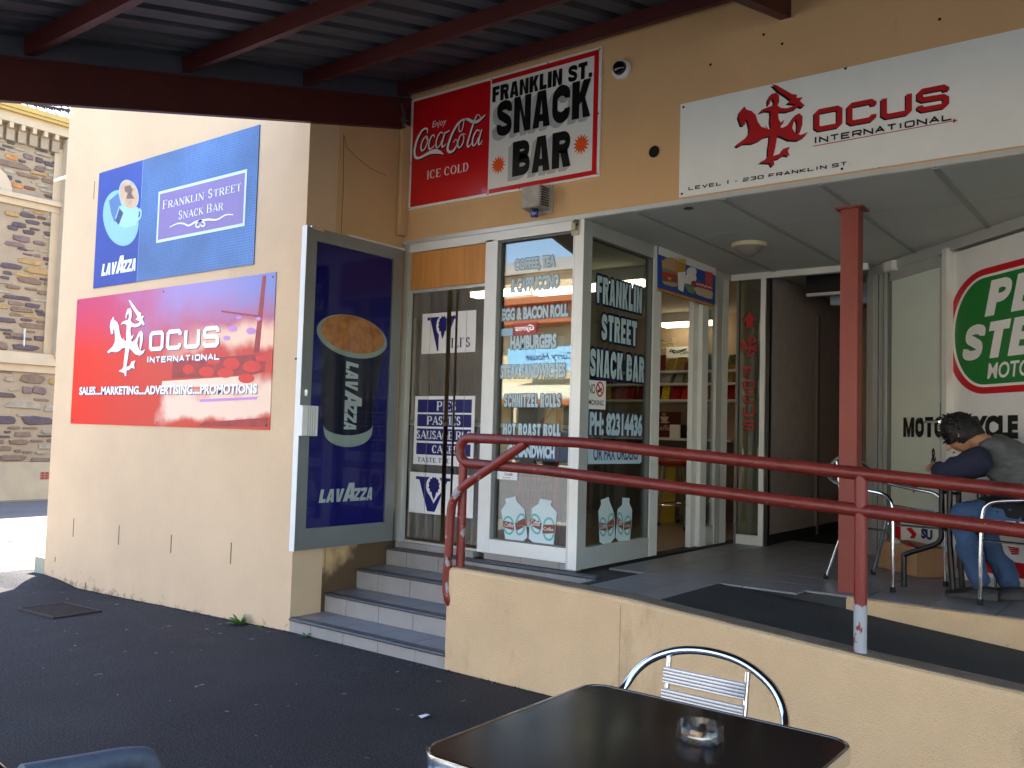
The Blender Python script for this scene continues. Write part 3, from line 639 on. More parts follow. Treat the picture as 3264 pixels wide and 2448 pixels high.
mb.add(vs, [[i*4+j, i*4+(j+1) % 4, (i+1)*4+(j+1) % 4, (i+1)*4+j] for i in range(n) for j in range(4)]+[[0, 1, 2, 3], [n*4, n*4+3, n*4+2, n*4+1]])
M_COPE = mat('dirty_render_top', '#7B6D5C', .9, var=.25, vscale=9, bump=.5, bscale=120, fine=.2); mb.build('worn_top', M_COPE, RW)
MB().box((pY(*z14(990, 100), YL).x-.0012, YL-.0008, .02), (pY(*z14(990, 100), YL).x+.0012, YL+.002, .50)).build('control_joint', mat('joint_brown', '#8A6E4E', .9), RW)
def rampz(x): return ZF-.004-.093*max(0, x+2.19)
mb = MB(); RX = [-2.19+i*.2 for i in range(28)]; vs = []
for x in RX:
    yb = 4.87+.12*min(1, max(0, (x+2.19)/.7)) if x < -1.49 else 4.985
    vs += [(x, YL+.13, rampz(x)), (x, yb+.03, rampz(x))]
mb.add(vs, [(2*i, 2*i+2, 2*i+3, 2*i+1) for i in range(len(RX)-1)])
structure(mb.build('ramp', M_RAMP, smooth=False))
TK = thing('terrace_kerb', 'cream painted kerb edging the raised terrace behind the ramp', 'kerb', (-1.4, 4.99, .3))
mb = MB(); KX = [-1.50+.1*i for i in range(38)]; vs = []
for i, x in enumerate(KX):
    r = .03*(1-min(1, i/1.0)) if i < 1 else 0
    vs += [(x, 4.985+r, rampz(x)-.05), (x, 4.985+r, ZF-.020), (x, 4.997+r, ZF-.004), (x, 5.03, ZF-.002), (x, 5.03, rampz(x)-.05)]
n = len(KX)-1; mb.add(vs, [[i*5+j, i*5+(j+1) % 5, (i+1)*5+(j+1) % 5, (i+1)*5+j] for i in range(n) for j in range(5)]+[[4, 3, 2, 1, 0], [n*5+j for j in range(5)]])
mb.build('kerb_face', M_RAMPW, TK)

# ------------------------------------------------------------------ handrail
M_RAIL = mat('red_rail_paint', '#6E241C', .42, var=.16, vscale=9, bump=.22, bscale=45, fine=.08, fscale=60, rvar=.1)
patch(M_RAIL, '#47170F', 5, .58, .2, seed=6.0)
patch(M_RAIL, '#7C7476', 26, .665, .03, seed=1.0)
M_RAILW = mat('red_rail_paint_peeling', '#7B251D', .4, var=.10, vscale=7, bump=.15, bscale=50)
patch(M_RAILW, '#9A9A9C', 14, .60, .03, seed=7.0, stretch=(1, 1, .5))
M_POSTW = mat('red_post_peeling_low', '#7B251D', .4, var=.1, vscale=7, bump=.15, bscale=50)
patch(M_POSTW, '#A3A6AA', 15, .43, .03, seed=5.0, stretch=(1, 1, .45), zlim=(.16, .26))
YR = 3.765
HR = thing('handrail', 'chipped red painted tubular handrail along the ramp and steps', 'handrail', (-1.07, YR, .45))
rp = lambda u, v: (pY(*D_(u, v), YR).x, YR, pY(*D_(u, v), YR).z)
def seg(a, b, n=8): return [tuple(a[i]+(b[i]-a[i])*k/n for i in range(3)) for k in range(n)]
A = rp(2212, 1062); top = []
k1, k2 = rp(1250, 956), rp(1015, 946); l1, l2 = rp(1015, 1001), rp(1160, 1014); l3 = rp(2212, 1147)
ext = lambda a, b, x: (x, YR, a[2]+(b[2]-a[2])*(x-a[0])/(b[0]-a[0]))
cx, cz, rr = k2[0], (k2[2]+l1[2])/2, (k2[2]-l1[2])/2
bend = [(cx-rr*math.sin(R(a)), YR, cz+rr*math.cos(R(a))) for a in range(0, 181, 15)]
path = [ext(k1, A, 3.0)]+seg(A, k1, 6)+seg(k1, k2, 4)+bend+seg(l1, l2, 4)[1:]+seg(l2, l3, 6)+[l3, ext(l2, l3, 3.0)]
MB().tube(path, .0275, 14).build('rail', M_RAIL, HR, smooth=True)
xp = rp(1860, 1100)[0]
MB().tube([(xp, YR, rtop(xp)-.03), (xp, YR, ext(k1, A, xp)[2])], .026, 14).build('post', M_POSTW, HR, smooth=True)
MB().tube([(xp+2.1, YR, rtop(xp+2.1)-.03), (xp+2.1, YR, ext(k1, A, xp+2.1)[2])], .026, 14).build('post', M_POSTW, HR, smooth=True)
xq = rp(998, 1100)[0]
MB().tube([(xq, YR, rtop(xq)-.02), (xq, YR, l1[2])], .0245, 14).build('post', M_RAILW, HR, smooth=True)
YQ = YR-.055
qp = lambda u, v: (pY(*D_(u, v), YQ).x, YQ, pY(*D_(u, v), YQ).z)
d0, d1, d2 = rp(1135, 958), qp(985, 1068), qp(968, 1255); 
leg = catmull([d0, tuple((d0[i]*.5+qp(1010, 1045)[i]*.5) for i in range(3)), qp(1003, 1050), qp(980, 1080), qp(973, 1120), qp(970, 1180), qp(965, 1260), qp(968, 1292), (SX1+.01, YQ+.02, qp(970, 1310)[2])], 5)
MB().tube(leg, .0245, 14).build('stair_rail', M_RAILW, HR, smooth=True)
MB().lathe(qp(978, 1205), [(.006, -.026), (.010, -.030), (.0, -.033)], 8, (0, 1, 0)).build('bolt', M_SCREW, HR)

# ------------------------------------------------------------------ red post
PO = thing('square_post', 'square red painted steel post standing on the tiled landing', 'post', (-1.535, 5.19, ZF))
MB().box((-1.585, 5.14, ZF-.005), (-1.485, 5.24, ZC)).build('shaft', M_REDPOST, PO, bevel=.006)
MB().box((-1.61, 5.115, ZC-.012), (-1.46, 5.265, ZC-.002)).build('top_plate', M_REDPOST, PO)

# ------------------------------------------------------------------ awning
AW = thing('street_awning', 'dark corrugated iron awning on red steel beams over the footpath', 'awning', (-1.5, 1.5, 2.6))
SL = .245
def az(y): return 3.72+SL*(y-4.476)           # underside of the purlins
def beam(x0, x1, y0, y1, zo, h, name, m): 
    return MB().hexa([(x0, y0, az(y0)+zo), (x1, y0, az(y0)+zo), (x1, y1, az(y1)+zo), (x0, y1, az(y1)+zo)], [(x0, y0, az(y0)+zo+h), (x1, y0, az(y0)+zo+h), (x1, y1, az(y1)+zo+h), (x0, y1, az(y1)+zo+h)]).build(name, m, AW)
for x in (-4.547, -1.72, 1.05, 3.8):
    m = part('rafter_beam', AW, (x, 4.5, 3.6))
    bb = MB().hexa([(x-.012, .35, az(.35)-.225), (x+.012, .35, az(.35)-.225), (x+.012, 4.60, az(4.6)-.225), (x-.012, 4.60, az(4.6)-.225)], [(x-.012, .35, az(.35)-.03), (x+.012, .35, az(.35)-.03), (x+.012, 4.60, az(4.6)-.03), (x-.012, 4.60, az(4.6)-.03)])
    if x > -4: bb = MB().hexa([(x-.03, .35, az(.35)-.16), (x+.03, .35, az(.35)-.16), (x+.03, 4.60, az(4.6)-.16), (x-.03, 4.60, az(4.6)-.16)], [(x-.03, .35, az(.35)+.0), (x+.03, .35, az(.35)+.0), (x+.03, 4.60, az(4.6)+.0), (x-.03, 4.60, az(4.6)+.0)])
    bb.build('web', M_BEAM, m)
    if x < -4:
        MB().hexa([(x-.0145, .35, az(.35)-.24), (x+.035, .35, az(.35)-.24), (x+.035, 4.52, az(4.52)-.24), (x-.0145, 4.52, az(4.52)-.24)], [(x-.0145, .35, az(.35)-.2255), (x+.035, .35, az(.35)-.2255), (x+.035, 4.52, az(4.52)-.2255), (x-.0145, 4.52, az(4.52)-.2255)]).build('flange', M_BEAM, m)
        MB().hexa([(x-.0145, .35, az(.35)-.03), (x+.02, .35, az(.35)-.03), (x+.02, 4.60, az(4.6)-.03), (x-.0145, 4.60, az(4.6)-.03)], [(x-.0145, .35, az(.35)-.015), (x+.02, .35, az(.35)-.015), (x+.02, 4.60, az(4.6)-.015), (x-.0145, 4.60, az(4.6)-.015)]).build('flange', M_BEAM, m)
MB().hexa([(-4.556, .35, az(.35)-.015), (-4.541, .35, az(.35)-.015), (-4.541, 4.60, az(4.6)-.015), (-4.556, 4.60, az(4.6)-.015)], [(-4.556, .35, az(.35)+.091), (-4.541, .35, az(.35)+.091), (-4.541, 4.60, az(4.6)+.091), (-4.556, 4.60, az(4.6)+.091)]).build('end_closure', M_SHEET, AW)
pu = None
for i in range(8):
    y = 4.52-.855*i
    if y < .45: break
    x0 = -4.5405
    MB().hexa([(x0, y-.055, az(y-.055)), (9, y-.055, az(y-.055)), (9, y, az(y)), (x0, y, az(y))], [(x0, y-.06, az(y-.055)+.09), (9, y-.06, az(y-.055)+.09), (9, y-.005, az(y)+.09), (x0, y-.005, az(y)+.09)]).build('purlin', M_BEAM, AW)
sheet0 = None
for i in range(18):
    x = -4.558+i*.76
    if sheet0 is None:
        pr = []; 
        for k in range(4):
            q = x+k*.19; pr += [(q, .0), (q+.115, .0), (q+.135, .028), (q+.17, .028)]
        pr.append((x+.76, 0)); mb = MB(); vs = []
        for a, h in pr: vs += [(a, .20, az(.20)+.092+h), (a, 4.60, az(4.6)+.092+h)]
        mb.add(vs, [(2*j, 2*j+1, 2*j+3, 2*j+2) for j in range(len(pr)-1)])
        sheet0 = mb.build('roof_sheet', M_SHEET, AW)
    else: c = sheet0.copy(); COL.objects.link(c); c.location = (i*.76, 0, 0)
MB().box((-4.6, .09, az(.20)+.01), (9.2, .20, az(.20)+.15)).build('gutter', M_BEAM, AW)
for x in (-4.547, 3.8): MB().box((x-.05, .30, -.1), (x+.05, .40, az(.35)-.24)).build('support_post', M_REDPOST, AW)
# loose cables at the head of the beam
cb = thing('loose_cables', 'loose grey cables and conduit hanging in the corner above the open door', 'cable', (-4.50, 4.5, 3.4))

q = lambda x, y: pY(x*.6329, y*.6329, 4.50)
MB().tube([q(2022, 410), q(2015, 480), q(2003, 540)], .010, 8).build('conduit', mat('grey_pvc', '#5B5D60', .5), cb, smooth=True)
for pts in ([(2010, 500), (2002, 560), (2022, 600), (2040, 640)], [(2014, 510), (2035, 560), (2045, 640)], [(2005, 530), (2018, 590), (2060, 610)], [(2012, 500), (2028, 570), (2030, 650)]):
    MB().tube(catmull([tuple(q(*k)) for k in pts], 5), .0035, 6).build('wire', MATS['grey_pvc'], cb, smooth=True)
# ------------------------------------------------------------------ shop front: door leaf, strip curtain, windows, entry
def member(pl, s0, t0, s1, t1, d0, d1, name, par, m=None): return MB().frect(pl, s0, t0, s1, t1, d0, d1).build(name, m or M_ALUW, par)
# ---- open glazed door with the blue coffee print
DL = part('door', B, (-4.53, 4.54, .51)); DL['label'] = 'open aluminium door with dark blue coffee print'
y0, y1, zb, zt = 3.672, 4.545, .512, 2.600
w_ = .085
M_ALUD = mat('dull_grey_aluminium', '#8C908F', .45, metal=.6, var=.06, vscale=6)
member(PD, y0, zb, y0+w_, zt, -.045, 0, 'stile', DL, M_ALUD); member(PD, y1-w_, zb, y1, zt, -.045, 0, 'stile', DL, M_ALUD)
member(PD, y0+w_, zt-.085, y1-w_, zt, -.045, -.001, 'rail', DL, M_ALUD); member(PD, y0+w_, zb, y1-w_, zb+.135, -.045, -.001, 'rail', DL, M_ALUD)
MB().box((-4.559, y0-.004, zb-.003), (-4.512, y0-.0005, zt+.003)).build('edge_strip', M_WHITE, DL)
M_BLUEP = mat('dark_blue_film', '#0D0D62', .4, var=.25, vscale=1.6, spec=.15)
member(PD, y0+w_, zb+.135, y1-w_, zt-.085, -.025, -.016, 'printed_film', DL, M_BLUEP)
M_CREMA = mat('crema_print', '#C07A34', .25, var=.4, vscale=14); M_CUPR = mat('cup_rim_print', '#9AA896', .3); M_GLASSD = mat('dark_cup_print', '#0B0E26', .3, var=.2, vscale=6, spec=.2); M_PALEG = mat('pale_logo_print', '#B9C6BC', .3)
DD = -.013
e = flat(PD, z6, ell(625, 1168, 318, 182, 36, 16)); MB().sheet(PD, e, DD).build('cup_rim', M_CUPR, DL)
e = flat(PD, z6, ell(630, 1150, 285, 160, 36, 16)); MB().sheet(PD, e, DD+.001).build('coffee_surface', M_CREMA, DL)
gl = flat(PD, z7, [(330, -130), (325, 130), (335, 380)]+[(q[0], q[1]) for q in arc(542, 380, 207, 110, 180, 0, 14)][::1]) if False else None
body = flat(PD, z7, [(322, -285), (326, 380)]+[(535-205*math.cos(R(a)), 385+95*math.sin(R(a))) for a in range(0, 181, 12)]+[(795, 0), (842, -225)]); MB().sheet(PD, body, DD-.001).build('cup_body', M_GLASSD, DL)
base = flat(PD, z7, [(545-205*math.cos(R(a)), 385+95*math.sin(R(a))) for a in range(0, 181, 12)]+[(545+195*math.cos(R(a)), 450+125*math.sin(R(a))) for a in range(0, 181, 12)]); MB().sheet(PD, base, DD+.0005).build('cup_base', M_CUPR, DL)
def lavazza(pl, fn, bl, br, tl, m, par, d):
    s0, t0, s1, t1 = rect_of(pl, fn, bl, br, tl); W = s1-s0; H = t1-t0
    for st, a, b, h in (('LAV', 0, .46, .70), ('A', .435, .655, 1.0), ('ZZA', .63, 1, .70)):
        put_geo(pl, fit(hv_text(st, .05, .15), s0+a*W, t0, s0+b*W, t0+h*H), d, 'lettering', m, par)
lavazza(PD, z7, (305, 1030), (738, 1005), (510, 868), M_PALEG, DL, DD+.001)
# rotated lettering on the cup: reads downwards
sA, tA = PD.uv(z6(585, 1385)); sB, tB = PD.uv(z7(560, 432)); 
vs, fs = merge([fit(hv_text('LAV', .05, .15), 0, 0, .43, .72), fit(hv_text('A', .05, .15), .42, 0, .66, 1.0), fit(hv_text('ZZA', .05, .15), .63, 0, 1.0, .72)])
Ht, Wd = tA-tB, .155
vs2 = [(sA-.01+Wd*y, tA-Ht*x) for x, y in vs]; put_geo(PD, (vs2, fs), DD+.001, 'lettering', M_PALEG, DL)
member(PD, y0+w_, zb+.135, y1-w_, zt-.085, -.010, -.006, 'pane', DL, glass('door_glass', (.95, .96, .98), .35))
hb = [PD.uv(z7(*p)) for p in ((188, 515), (318, 255))]
MB().box((-4.52, y0-.014, 1.243), (-4.470, y0+.115, 1.437)).build('pull_handle', M_WHITE, DL, bevel=.004)
for k in range(4): MB().box((-4.4705, y0+.03+.018*k, 1.245), (-4.4675, y0+.036+.018*k, 1.435)).build('handle_groove', M_GRYP, DL)
member(PD, y0+.03, 1.50, y0+.05, 1.54, 0, .006, 'lock', DL, M_CHROME)
member(PD, y0+.02, zt-.02, y0+.12, zt+.0, .0, .02, 'door_catch', DL, M_CHROME)
MB().box((XR+.002, 4.05, 2.603), (XR+.03, 4.60, 2.618)).build('door_track', M_WHITE, DL)

# ---- doorway with strip curtain
DW = part('doorway', B, (-4.15, YF, .5))
member(PF, -4.562, .503, -4.500, 2.655, -.05, .0, 'jamb', DW, M_ALU); member(PF, -3.785, .503, -3.722, 2.60, -.05, .0, 'jamb', DW)
member(PF, -4.50, 2.588, -3.0, 2.650, -.06, .0, 'head', DW)
member(PF, -4.500, 2.318, -3.786, 2.586, -.035, -.02, 'plywood_panel', DW, M_PLY)
member(PF, -4.500, .503, -3.786, .517, -.05, -.01, 'threshold', DW, M_ALU)
SC = thing('strip_curtain', 'clear plastic strip curtain with bakery posters in the open doorway', 'curtain', (-4.15, YF+.045, .51))
PSC = Plane((0, YF+.05, 0), (1, 0, 0), (0, -1, 0))
MB().frect(PSC, -4.498, 2.295, -3.788, 2.34, -.02, .012).build('hanger_rail', M_ALU, SC)
sx = [-4.485, -4.40, -4.315, -4.230, -4.137, -4.057, -3.975, -3.89, -3.80]
strips = [(a+.001, b-(.022 if i in (3, 4) else .001)) for i, (a, b) in enumerate(zip(sx, sx[1:]))]
strips[4] = (strips[4][0]+.016, strips[4][1])
# the posters printed on the strips, cut at every strip
def poster(fn, bl, br, tl): return rect_of(PSC, fn, bl, br, tl)
p_v1 = poster(z6, (1228, 1328), (1705, 1300), (1240, 972)); p_mid = poster(z7, (1065, 715), (1555, 735), (1105, 160)); p_v2 = poster(z7, (1030, 1105), (1552, 1150), (1058, 775))
whites = [p_v1, p_mid, p_v2]
geo_navy, geo_blk, geo_wh = [], [], []
def in_(r, a, b, c, d): W, H = r[2]-r[0], r[3]-r[1]; return (r[0]+a*W, r[1]+b*H, r[0]+c*W, r[1]+d*H)
def vili(r, full):
    W, H = r[2]-r[0], r[3]-r[1]; P = lambda a, b: (r[0]+a*W, r[1]+b*H)
    geo_navy.append(poly_geo([P(.10, .92), P(.30, .92), P(.30, .85), P(.27, .84), P(.36, .36), P(.45, .60), P(.48, .72), P(.52, .60), P(.47, .42), P(.37, .06), P(.26, .06), P(.15, .84), P(.10, .85)]) if False else poly_geo([P(.10, .90), P(.33, .90), P(.33, .83), P(.28, .82), P(.40, .30), P(.50, .82), P(.46, .83), P(.46, .90), P(.66, .90), P(.66, .83), P(.60, .82), P(.42, .06), P(.30, .06), P(.16, .82), P(.10, .83)]))
    cr = [P(.40+.085*math.cos(R(a))*(1.12 if i % 2 else .92), .70+.20*math.sin(R(a))*(1.12 if i % 2 else .92)) for i, a in enumerate(range(-60, 241, 15))]+[P(.37, .46), P(.40, .34), P(.43, .46)]
    geo_wh.append(poly_geo([P(.40+.13*math.cos(R(a)), .68+.27*math.sin(R(a))) for a in range(-60, 241, 20)]+[P(.40, .26)])); geo_blk.append(poly_geo(cr))
    if full: geo_blk.append(fit(serif_text("ILI'S", .2, .07), *in_(r, .56, .12, .90, .36)))
    else: geo_blk.append(fit(serif_text("IL", .2, .07), *in_(r, .72, .06, .84, .30)))
vili(p_v1, True); vili(p_v2, False)
bars = [(.76, .95, 'PIES'), (.555, .735, 'PASTIES'), (.345, .525, 'SAUSAGE RLS'), (.145, .315, 'CAKES')]
for a, b, s in bars:
    geo_navy.append(poly_geo([(x, y) for x, y in ((in_(p_mid, .05, a, .95, b)[0], in_(p_mid, .05, a, .95, b)[1]), (in_(p_mid, .05, a, .95, b)[2], in_(p_mid, .05, a, .95, b)[1]), (in_(p_mid, .05, a, .95, b)[2], in_(p_mid, .05, a, .95, b)[3]), (in_(p_mid, .05, a, .95, b)[0], in_(p_mid, .05, a, .95, b)[3]))]))
    wd = {'PIES': (.38, .70), 'PASTIES': (.22, .78), 'SAUSAGE RLS': (.05, .95), 'CAKES': (.32, .74)}[s]
    geo_wh.append(fit(serif_text(s, .22, .09, gap=.12), *in_(p_mid, wd[0], a+.025, wd[1], b-.025)))
geo_blk.append(fit(serif_text('TASTE THE', .2, .08), *in_(p_mid, .08, .035, .62, .105)))
rs = random.Random(5)
for i, (a, b) in enumerate(strips):
    d = .002*(i % 2)+.001
    st = MB(); n = 16; vs = []
    for k in range(n+1):
        z = .535+(2.31-.535)*k/n; dx = .004*math.sin(k*.9+i*2.1)*(1-k/n); dy = .006*math.sin(k*.7+i)*(1-k/n)
        vs += [PSC.P(a+dx, z, d+dy*0), PSC.P(b+dx, z, d+dy*0)]
    st.add(vs, [(2*k, 2*k+1, 2*k+3, 2*k+2) for k in range(n)])
    so_ = st.build('strip', G_STRIP, SC, smooth=True)
    for j, r in enumerate(whites):
        lo, hi = max(a, r[0]), min(b, r[2])
        if hi-lo > .01: MB().frect(PSC, lo, r[1], hi, r[3], d+.0008, d+.0016).build('poster_piece', M_WHP, so_)
    for lst, m, dd in ((geo_navy, M_NAVY, .0024), (geo_wh, M_WHP, .0032), (geo_blk, M_NAVY, .0040)):
        g = clip_geo(merge(lst), a, b)
        if g[1]: put_geo(PSC, g, d+dd, 'print', m, so_)['kind'] = 'stuff'

# ---- front shop window with the menu lettering
SW = part('shop_window', B, (-3.4, YF, .5))
ws0, ws1, wt0, wt1 = -3.680, -3.055, .595, 2.582
member(PF, -3.721, .505, ws0, 2.60, -.055, .004, 'mullion', SW); member(PF, ws1, .470, XS-.001, 2.650, -.09, .006, 'mullion', SW)
member(PF, ws0, .505, ws1, wt0, -.055, .002, 'bottom_rail', SW); 
for a, b in ((-3.72, -3.42), (-3.417, -3.12), (-3.117, -2.995)): MB().box((a, YF-.004, .463), (b, YF+.05, .503)).build('sill_tile', M_RISER, SW)
for s0, t0, s1, t1 in ((ws0, wt0, ws0+.028, wt1), (ws1-.014, wt0, ws1, wt1), (ws0+.028, wt1-.012, ws1-.014, wt1), (ws0+.028, wt0, ws1-.014, wt0+.010)):
    member(PF, s0, t0, s1, t1, -.04, -.004, 'glazing_bead', SW, mat('bead_grey', '#6B6C68', .6))  # beads in one even mid grey
MB().frect(PF, ws0+.01, wt0+.005, ws1-.005, wt1-.005, -.034, -.028).build('pane', G_WIN, SW)
def outlined(pl, fn, s, bl, br, tl, par, d, grow=.010, bold=.03, front=None, back=None):
    if all(c in HV or c == ' ' for c in s):
        g = fit(hv_text(s, .10, 0, .85), *rect_of(pl, fn, bl, br, tl)); put_geo(pl, grow_geo(g, grow), d, 'lettering_outline', back or M_NAVYO, par); put_geo(pl, g, d+.001, 'lettering', front or M_PALEB, par); return
    bold += .03
    txt(pl, fn, s, bl, br, tl, back or M_NAVYO, par, d, bold+.035, grow=grow); txt(pl, fn, s, bl, br, tl, front or M_PALEB, par, d+.001, bold)
PG = Plane((0, YF+.028, 0), (1, 0, 0), (0, -1, 0))
M_THINB = mat('menu_outline_blue', '#5E82A8', .35)
for s, bl, br, tl in (('COFFEE, TEA', (278, 605), (635, 570), (278, 490)), ('& CAPPUCCINO', (245, 790), (668, 735), (245, 660)), ('EGG & BACON ROLL', (165, 1035), (750, 990), (165, 925)), ('HAMBURGERS', (240, 1290), (645, 1265), (240, 1165)), ('STEAK SANDWICHES', (150, 1540), (725, 1530), (150, 1420))):
    outlined(PG, z8, s, bl, br, tl, SW, .001, .005, .02, back=M_THINB)
for s, bl, br, tl in (('SCHNITZEL ROLLS', (170, 250), (630, 252), (170, 142)), ('HOT ROAST ROLL', (163, 475), (628, 485), (163, 380)), ('OR SANDWICH', (200, 655), (580, 665), (200, 550))):
    outlined(PG, z9, s, bl, br, tl, SW, .001, .005, .02, back=M_THINB)
for a, b, c, dd in ((120, 1105, 262, 1160), (120, 1170, 155, 1230)):
    (s0, t1), (s1, t0) = PG.uv(z8(a, b)), PG.uv(z8(c, dd)); MB().frect(PG, s0, t0, s1, t1, .0006, .0016).build('sticker', mat('blue_sticker', '#9CC4DC', .4), SW)
(s0, t1), (s1, t0) = PG.uv(z9(105, 745)), PG.uv(z9(278, 845)); MB().frect(PG, s0, t0, s1, t1, .0006, .0016).build('sticker', M_WHP, SW)
txt(PG, z9, 'Chubb', (175, 805), (240, 808), (175, 780), M_NAVYO, SW, .0022, .01); txt(PG, z9, 'Security', (160, 830), (225, 832), (160, 812), M_BLK, SW, .0022)
# milk carton stickers
M_TEAL = mat('teal_print', '#5FB3B0', .4); M_COFB = mat('coffee_band_print', '#7A4436', .4); M_CART = mat('carton_white_print', '#C9DBDD', .4)
def carton(pl, fn, out, mid, band, par, d=.001):
    MB().sheet(pl, flat(pl, fn, out), d).build('carton_sticker', M_CART, par)
    for q in band: MB().sheet(pl, flat(pl, fn, q), d+.0008).build('carton_band', M_COFB, par)
    for q in band:
        c = [sum(p[i] for p in q)/4 for i in (0, 1)]; wv = (q[1][0]-q[0][0])/2*.8; sk = (q[1][1]-q[0][1])/max(1, (q[1][0]-q[0][0])); hb = q[3][1]-q[0][1]
        up = [(c[0]+wv*math.cos(R(a)), c[1]-hb*.42+hb*-.75*math.sin(R(a))+sk*wv*math.cos(R(a))) for a in range(0, 181, 15)]
        dn = [(c[0]+wv*math.cos(R(a)), c[1]+hb*.42+hb*.75*math.sin(R(a))+sk*wv*math.cos(R(a))) for a in range(0, 181, 15)]
        for arcp in (up, dn): put_geo(pl, ribbon(flat(pl, fn, arcp), .014), d+.0012, 'carton_wreath', M_TEAL, par)
        txt(pl, fn, 'Coffee', (q[3][0]+wv*.25, q[3][1]-hb*.3+sk*wv*.2), (q[2][0]-wv*.25, q[2][1]-hb*.3), (q[0][0]+wv*.25, q[0][1]+hb*.25), M_WHP, par, d+.0016, 0, .3)
carton(PG, z9, [(182, 995), (265, 975), (272, 1015), (335, 1080), (345, 1150), (360, 1310), (275, 1380), (180, 1330), (160, 1160), (148, 1090), (185, 1030)], None, [[(160, 1170), (248, 1190), (256, 1255), (168, 1228)], [(260, 1190), (342, 1148), (352, 1215), (268, 1258)]], SW)
carton(PG, z9, [(462, 992), (558, 1010), (552, 1050), (600, 1105), (588, 1240), (570, 1385), (468, 1402), (370, 1318), (385, 1160), (400, 1070), (450, 1035)], None, [[(388, 1145), (478, 1190), (472, 1255), (380, 1208)], [(490, 1205), (590, 1205), (582, 1275), (482, 1280)]], SW)
# padlock hasp on the corner mullion
HS = part('hasp', B, pY(*z8(815, 210), YF))
(s0, t1), (s1, t0) = PF.uv(z8(790, 125)), PF.uv(z8(850, 275)); MB().frect(PF, s0, t0, s1, t1, .0065, .012).build('hasp_plate', mat('dull_brass', '#A99F86', .5, metal=.5), HS)
MB().tube([pY(*z8(*q), YF-.02) for q in ((800, 195), (800, 150), (815, 140), (830, 150), (828, 190))], .004, 6).build('shackle', M_SCREW, HS)
(s0, t1), (s1, t0) = PF.uv(z8(798, 180)), PF.uv(z8(832, 235)); MB().frect(PF, s0, t0, s1, t1, .012, .026).build('padlock_body', MATS['dull_brass'], HS)

# ---- side window beside the entry
CW = part('corner_window', B, (XS, 5.0, .5))
cy0, cy1, ct0, ct1 = 4.700, 5.515, .600, 2.560
member(PS, YF-.005, .470, cy0, 2.650, -.08, .0, 'mullion', CW, M_ALU); member(PS, cy1, .470, 5.625, 2.650, -.06, .004, 'mullion', CW)
member(PS, cy0, .470, cy1, ct0, -.06, .0, 'bottom_rail', CW, M_ALU); member(PS, cy0, ct1, cy1, 2.650, -.06, .0, 'top_rail', CW, M_ALU)
member(PS, cy1-.03, ct0, cy1-.005, ct1, -.05, -.006, 'glazing_bead', CW, MATS['bead_grey']); member(PS, cy0, ct1-.01, cy1-.03, ct1, -.05, -.006, 'glazing_bead', CW, MATS['bead_grey'])
MB().frect(PS, cy0-.01, ct0-.01, cy1+.01, ct1+.01, -.034, -.028).build('pane', G_SIDE, CW)
PGS = Plane((XS-.028, 0, 0), (0, 1, 0), (1, 0, 0))
for s, bl, br, tl in (('FRANKLIN', (1000, 870), (1395, 965), (1000, 625)), ('STREET', (1040, 1195), (1350, 1255), (1040, 965)), ('SNACK BAR', (938, 1525), (1415, 1575), (938, 1265))):
    outlined(PGS, z8, s, bl, br, tl, CW, .001, .016, .02)
outlined(PGS, z9, 'PH: 82314436', (862, 470), (1290, 495), (862, 280), CW, .001, .012, .02)
MB().sheet(PGS, flat(PGS, z9, [(850, 560), (1285, 560), (1288, 690), (1275, 708), (850, 712)]), .0008).build('sticker', M_PALEB, CW)
txt(PGS, z9, 'OR FAX ORDERS', (893, 682), (1255, 680), (893, 572), M_NAVYO, CW, .0018, .02)
# no smoking sign
NS = flat(PGS, z9, [(852, 28), (998, 38), (992, 270), (852, 262)]); MB().sheet(PGS, NS, .002).build('no_smoking_sticker', M_WHP, CW)
txt(PGS, z9, 'NO', (853, 142), (908, 138), (853, 55), M_BLK, CW, .003, .01); txt(PGS, z9, 'SMOKING', (840, 232), (975, 235), (840, 185), M_BLK, CW, .003, .01) if False else txt(PGS, z9, 'MOKING', (853, 232), (975, 235), (853, 185), M_BLK, CW, .003, .01)
ring = flat(PGS, z9, arc(947, 103, 28, 56, 0, 360, 24)); put_geo(PGS, ribbon(ring, .012), .003, 'no_smoking_ring', M_REDC, CW)
put_geo(PGS, ribbon(flat(PGS, z9, [(930, 60), (966, 146)]), .012), .0036, 'no_smoking_bar', M_REDC, CW); put_geo(PGS, ribbon(flat(PGS, z9, [(928, 125), (962, 100)]), .016), .003, 'cigarette_mark', M_BLK, CW)
carton(PGS, z9, [(955, 1005), (1020, 980), (1028, 1020), (1055, 1085), (1068, 1160), (1072, 1310), (1010, 1382), (945, 1345), (940, 1180), (936, 1095), (958, 1040)], None, [[(942, 1185), (1000, 1195), (1004, 1262), (944, 1245)], [(1006, 1190), (1060, 1150), (1066, 1215), (1010, 1262)]], CW)
carton(PGS, z9, [(1132, 985), (1190, 990), (1188, 1030), (1212, 1085), (1205, 1200), (1192, 1330), (1130, 1370), (1075, 1310), (1085, 1180), (1092, 1080), (1128, 1045)], None, [[(1090, 1140), (1140, 1180), (1136, 1248), (1084, 1210)], [(1146, 1190), (1204, 1165), (1198, 1235), (1142, 1252)]], CW)

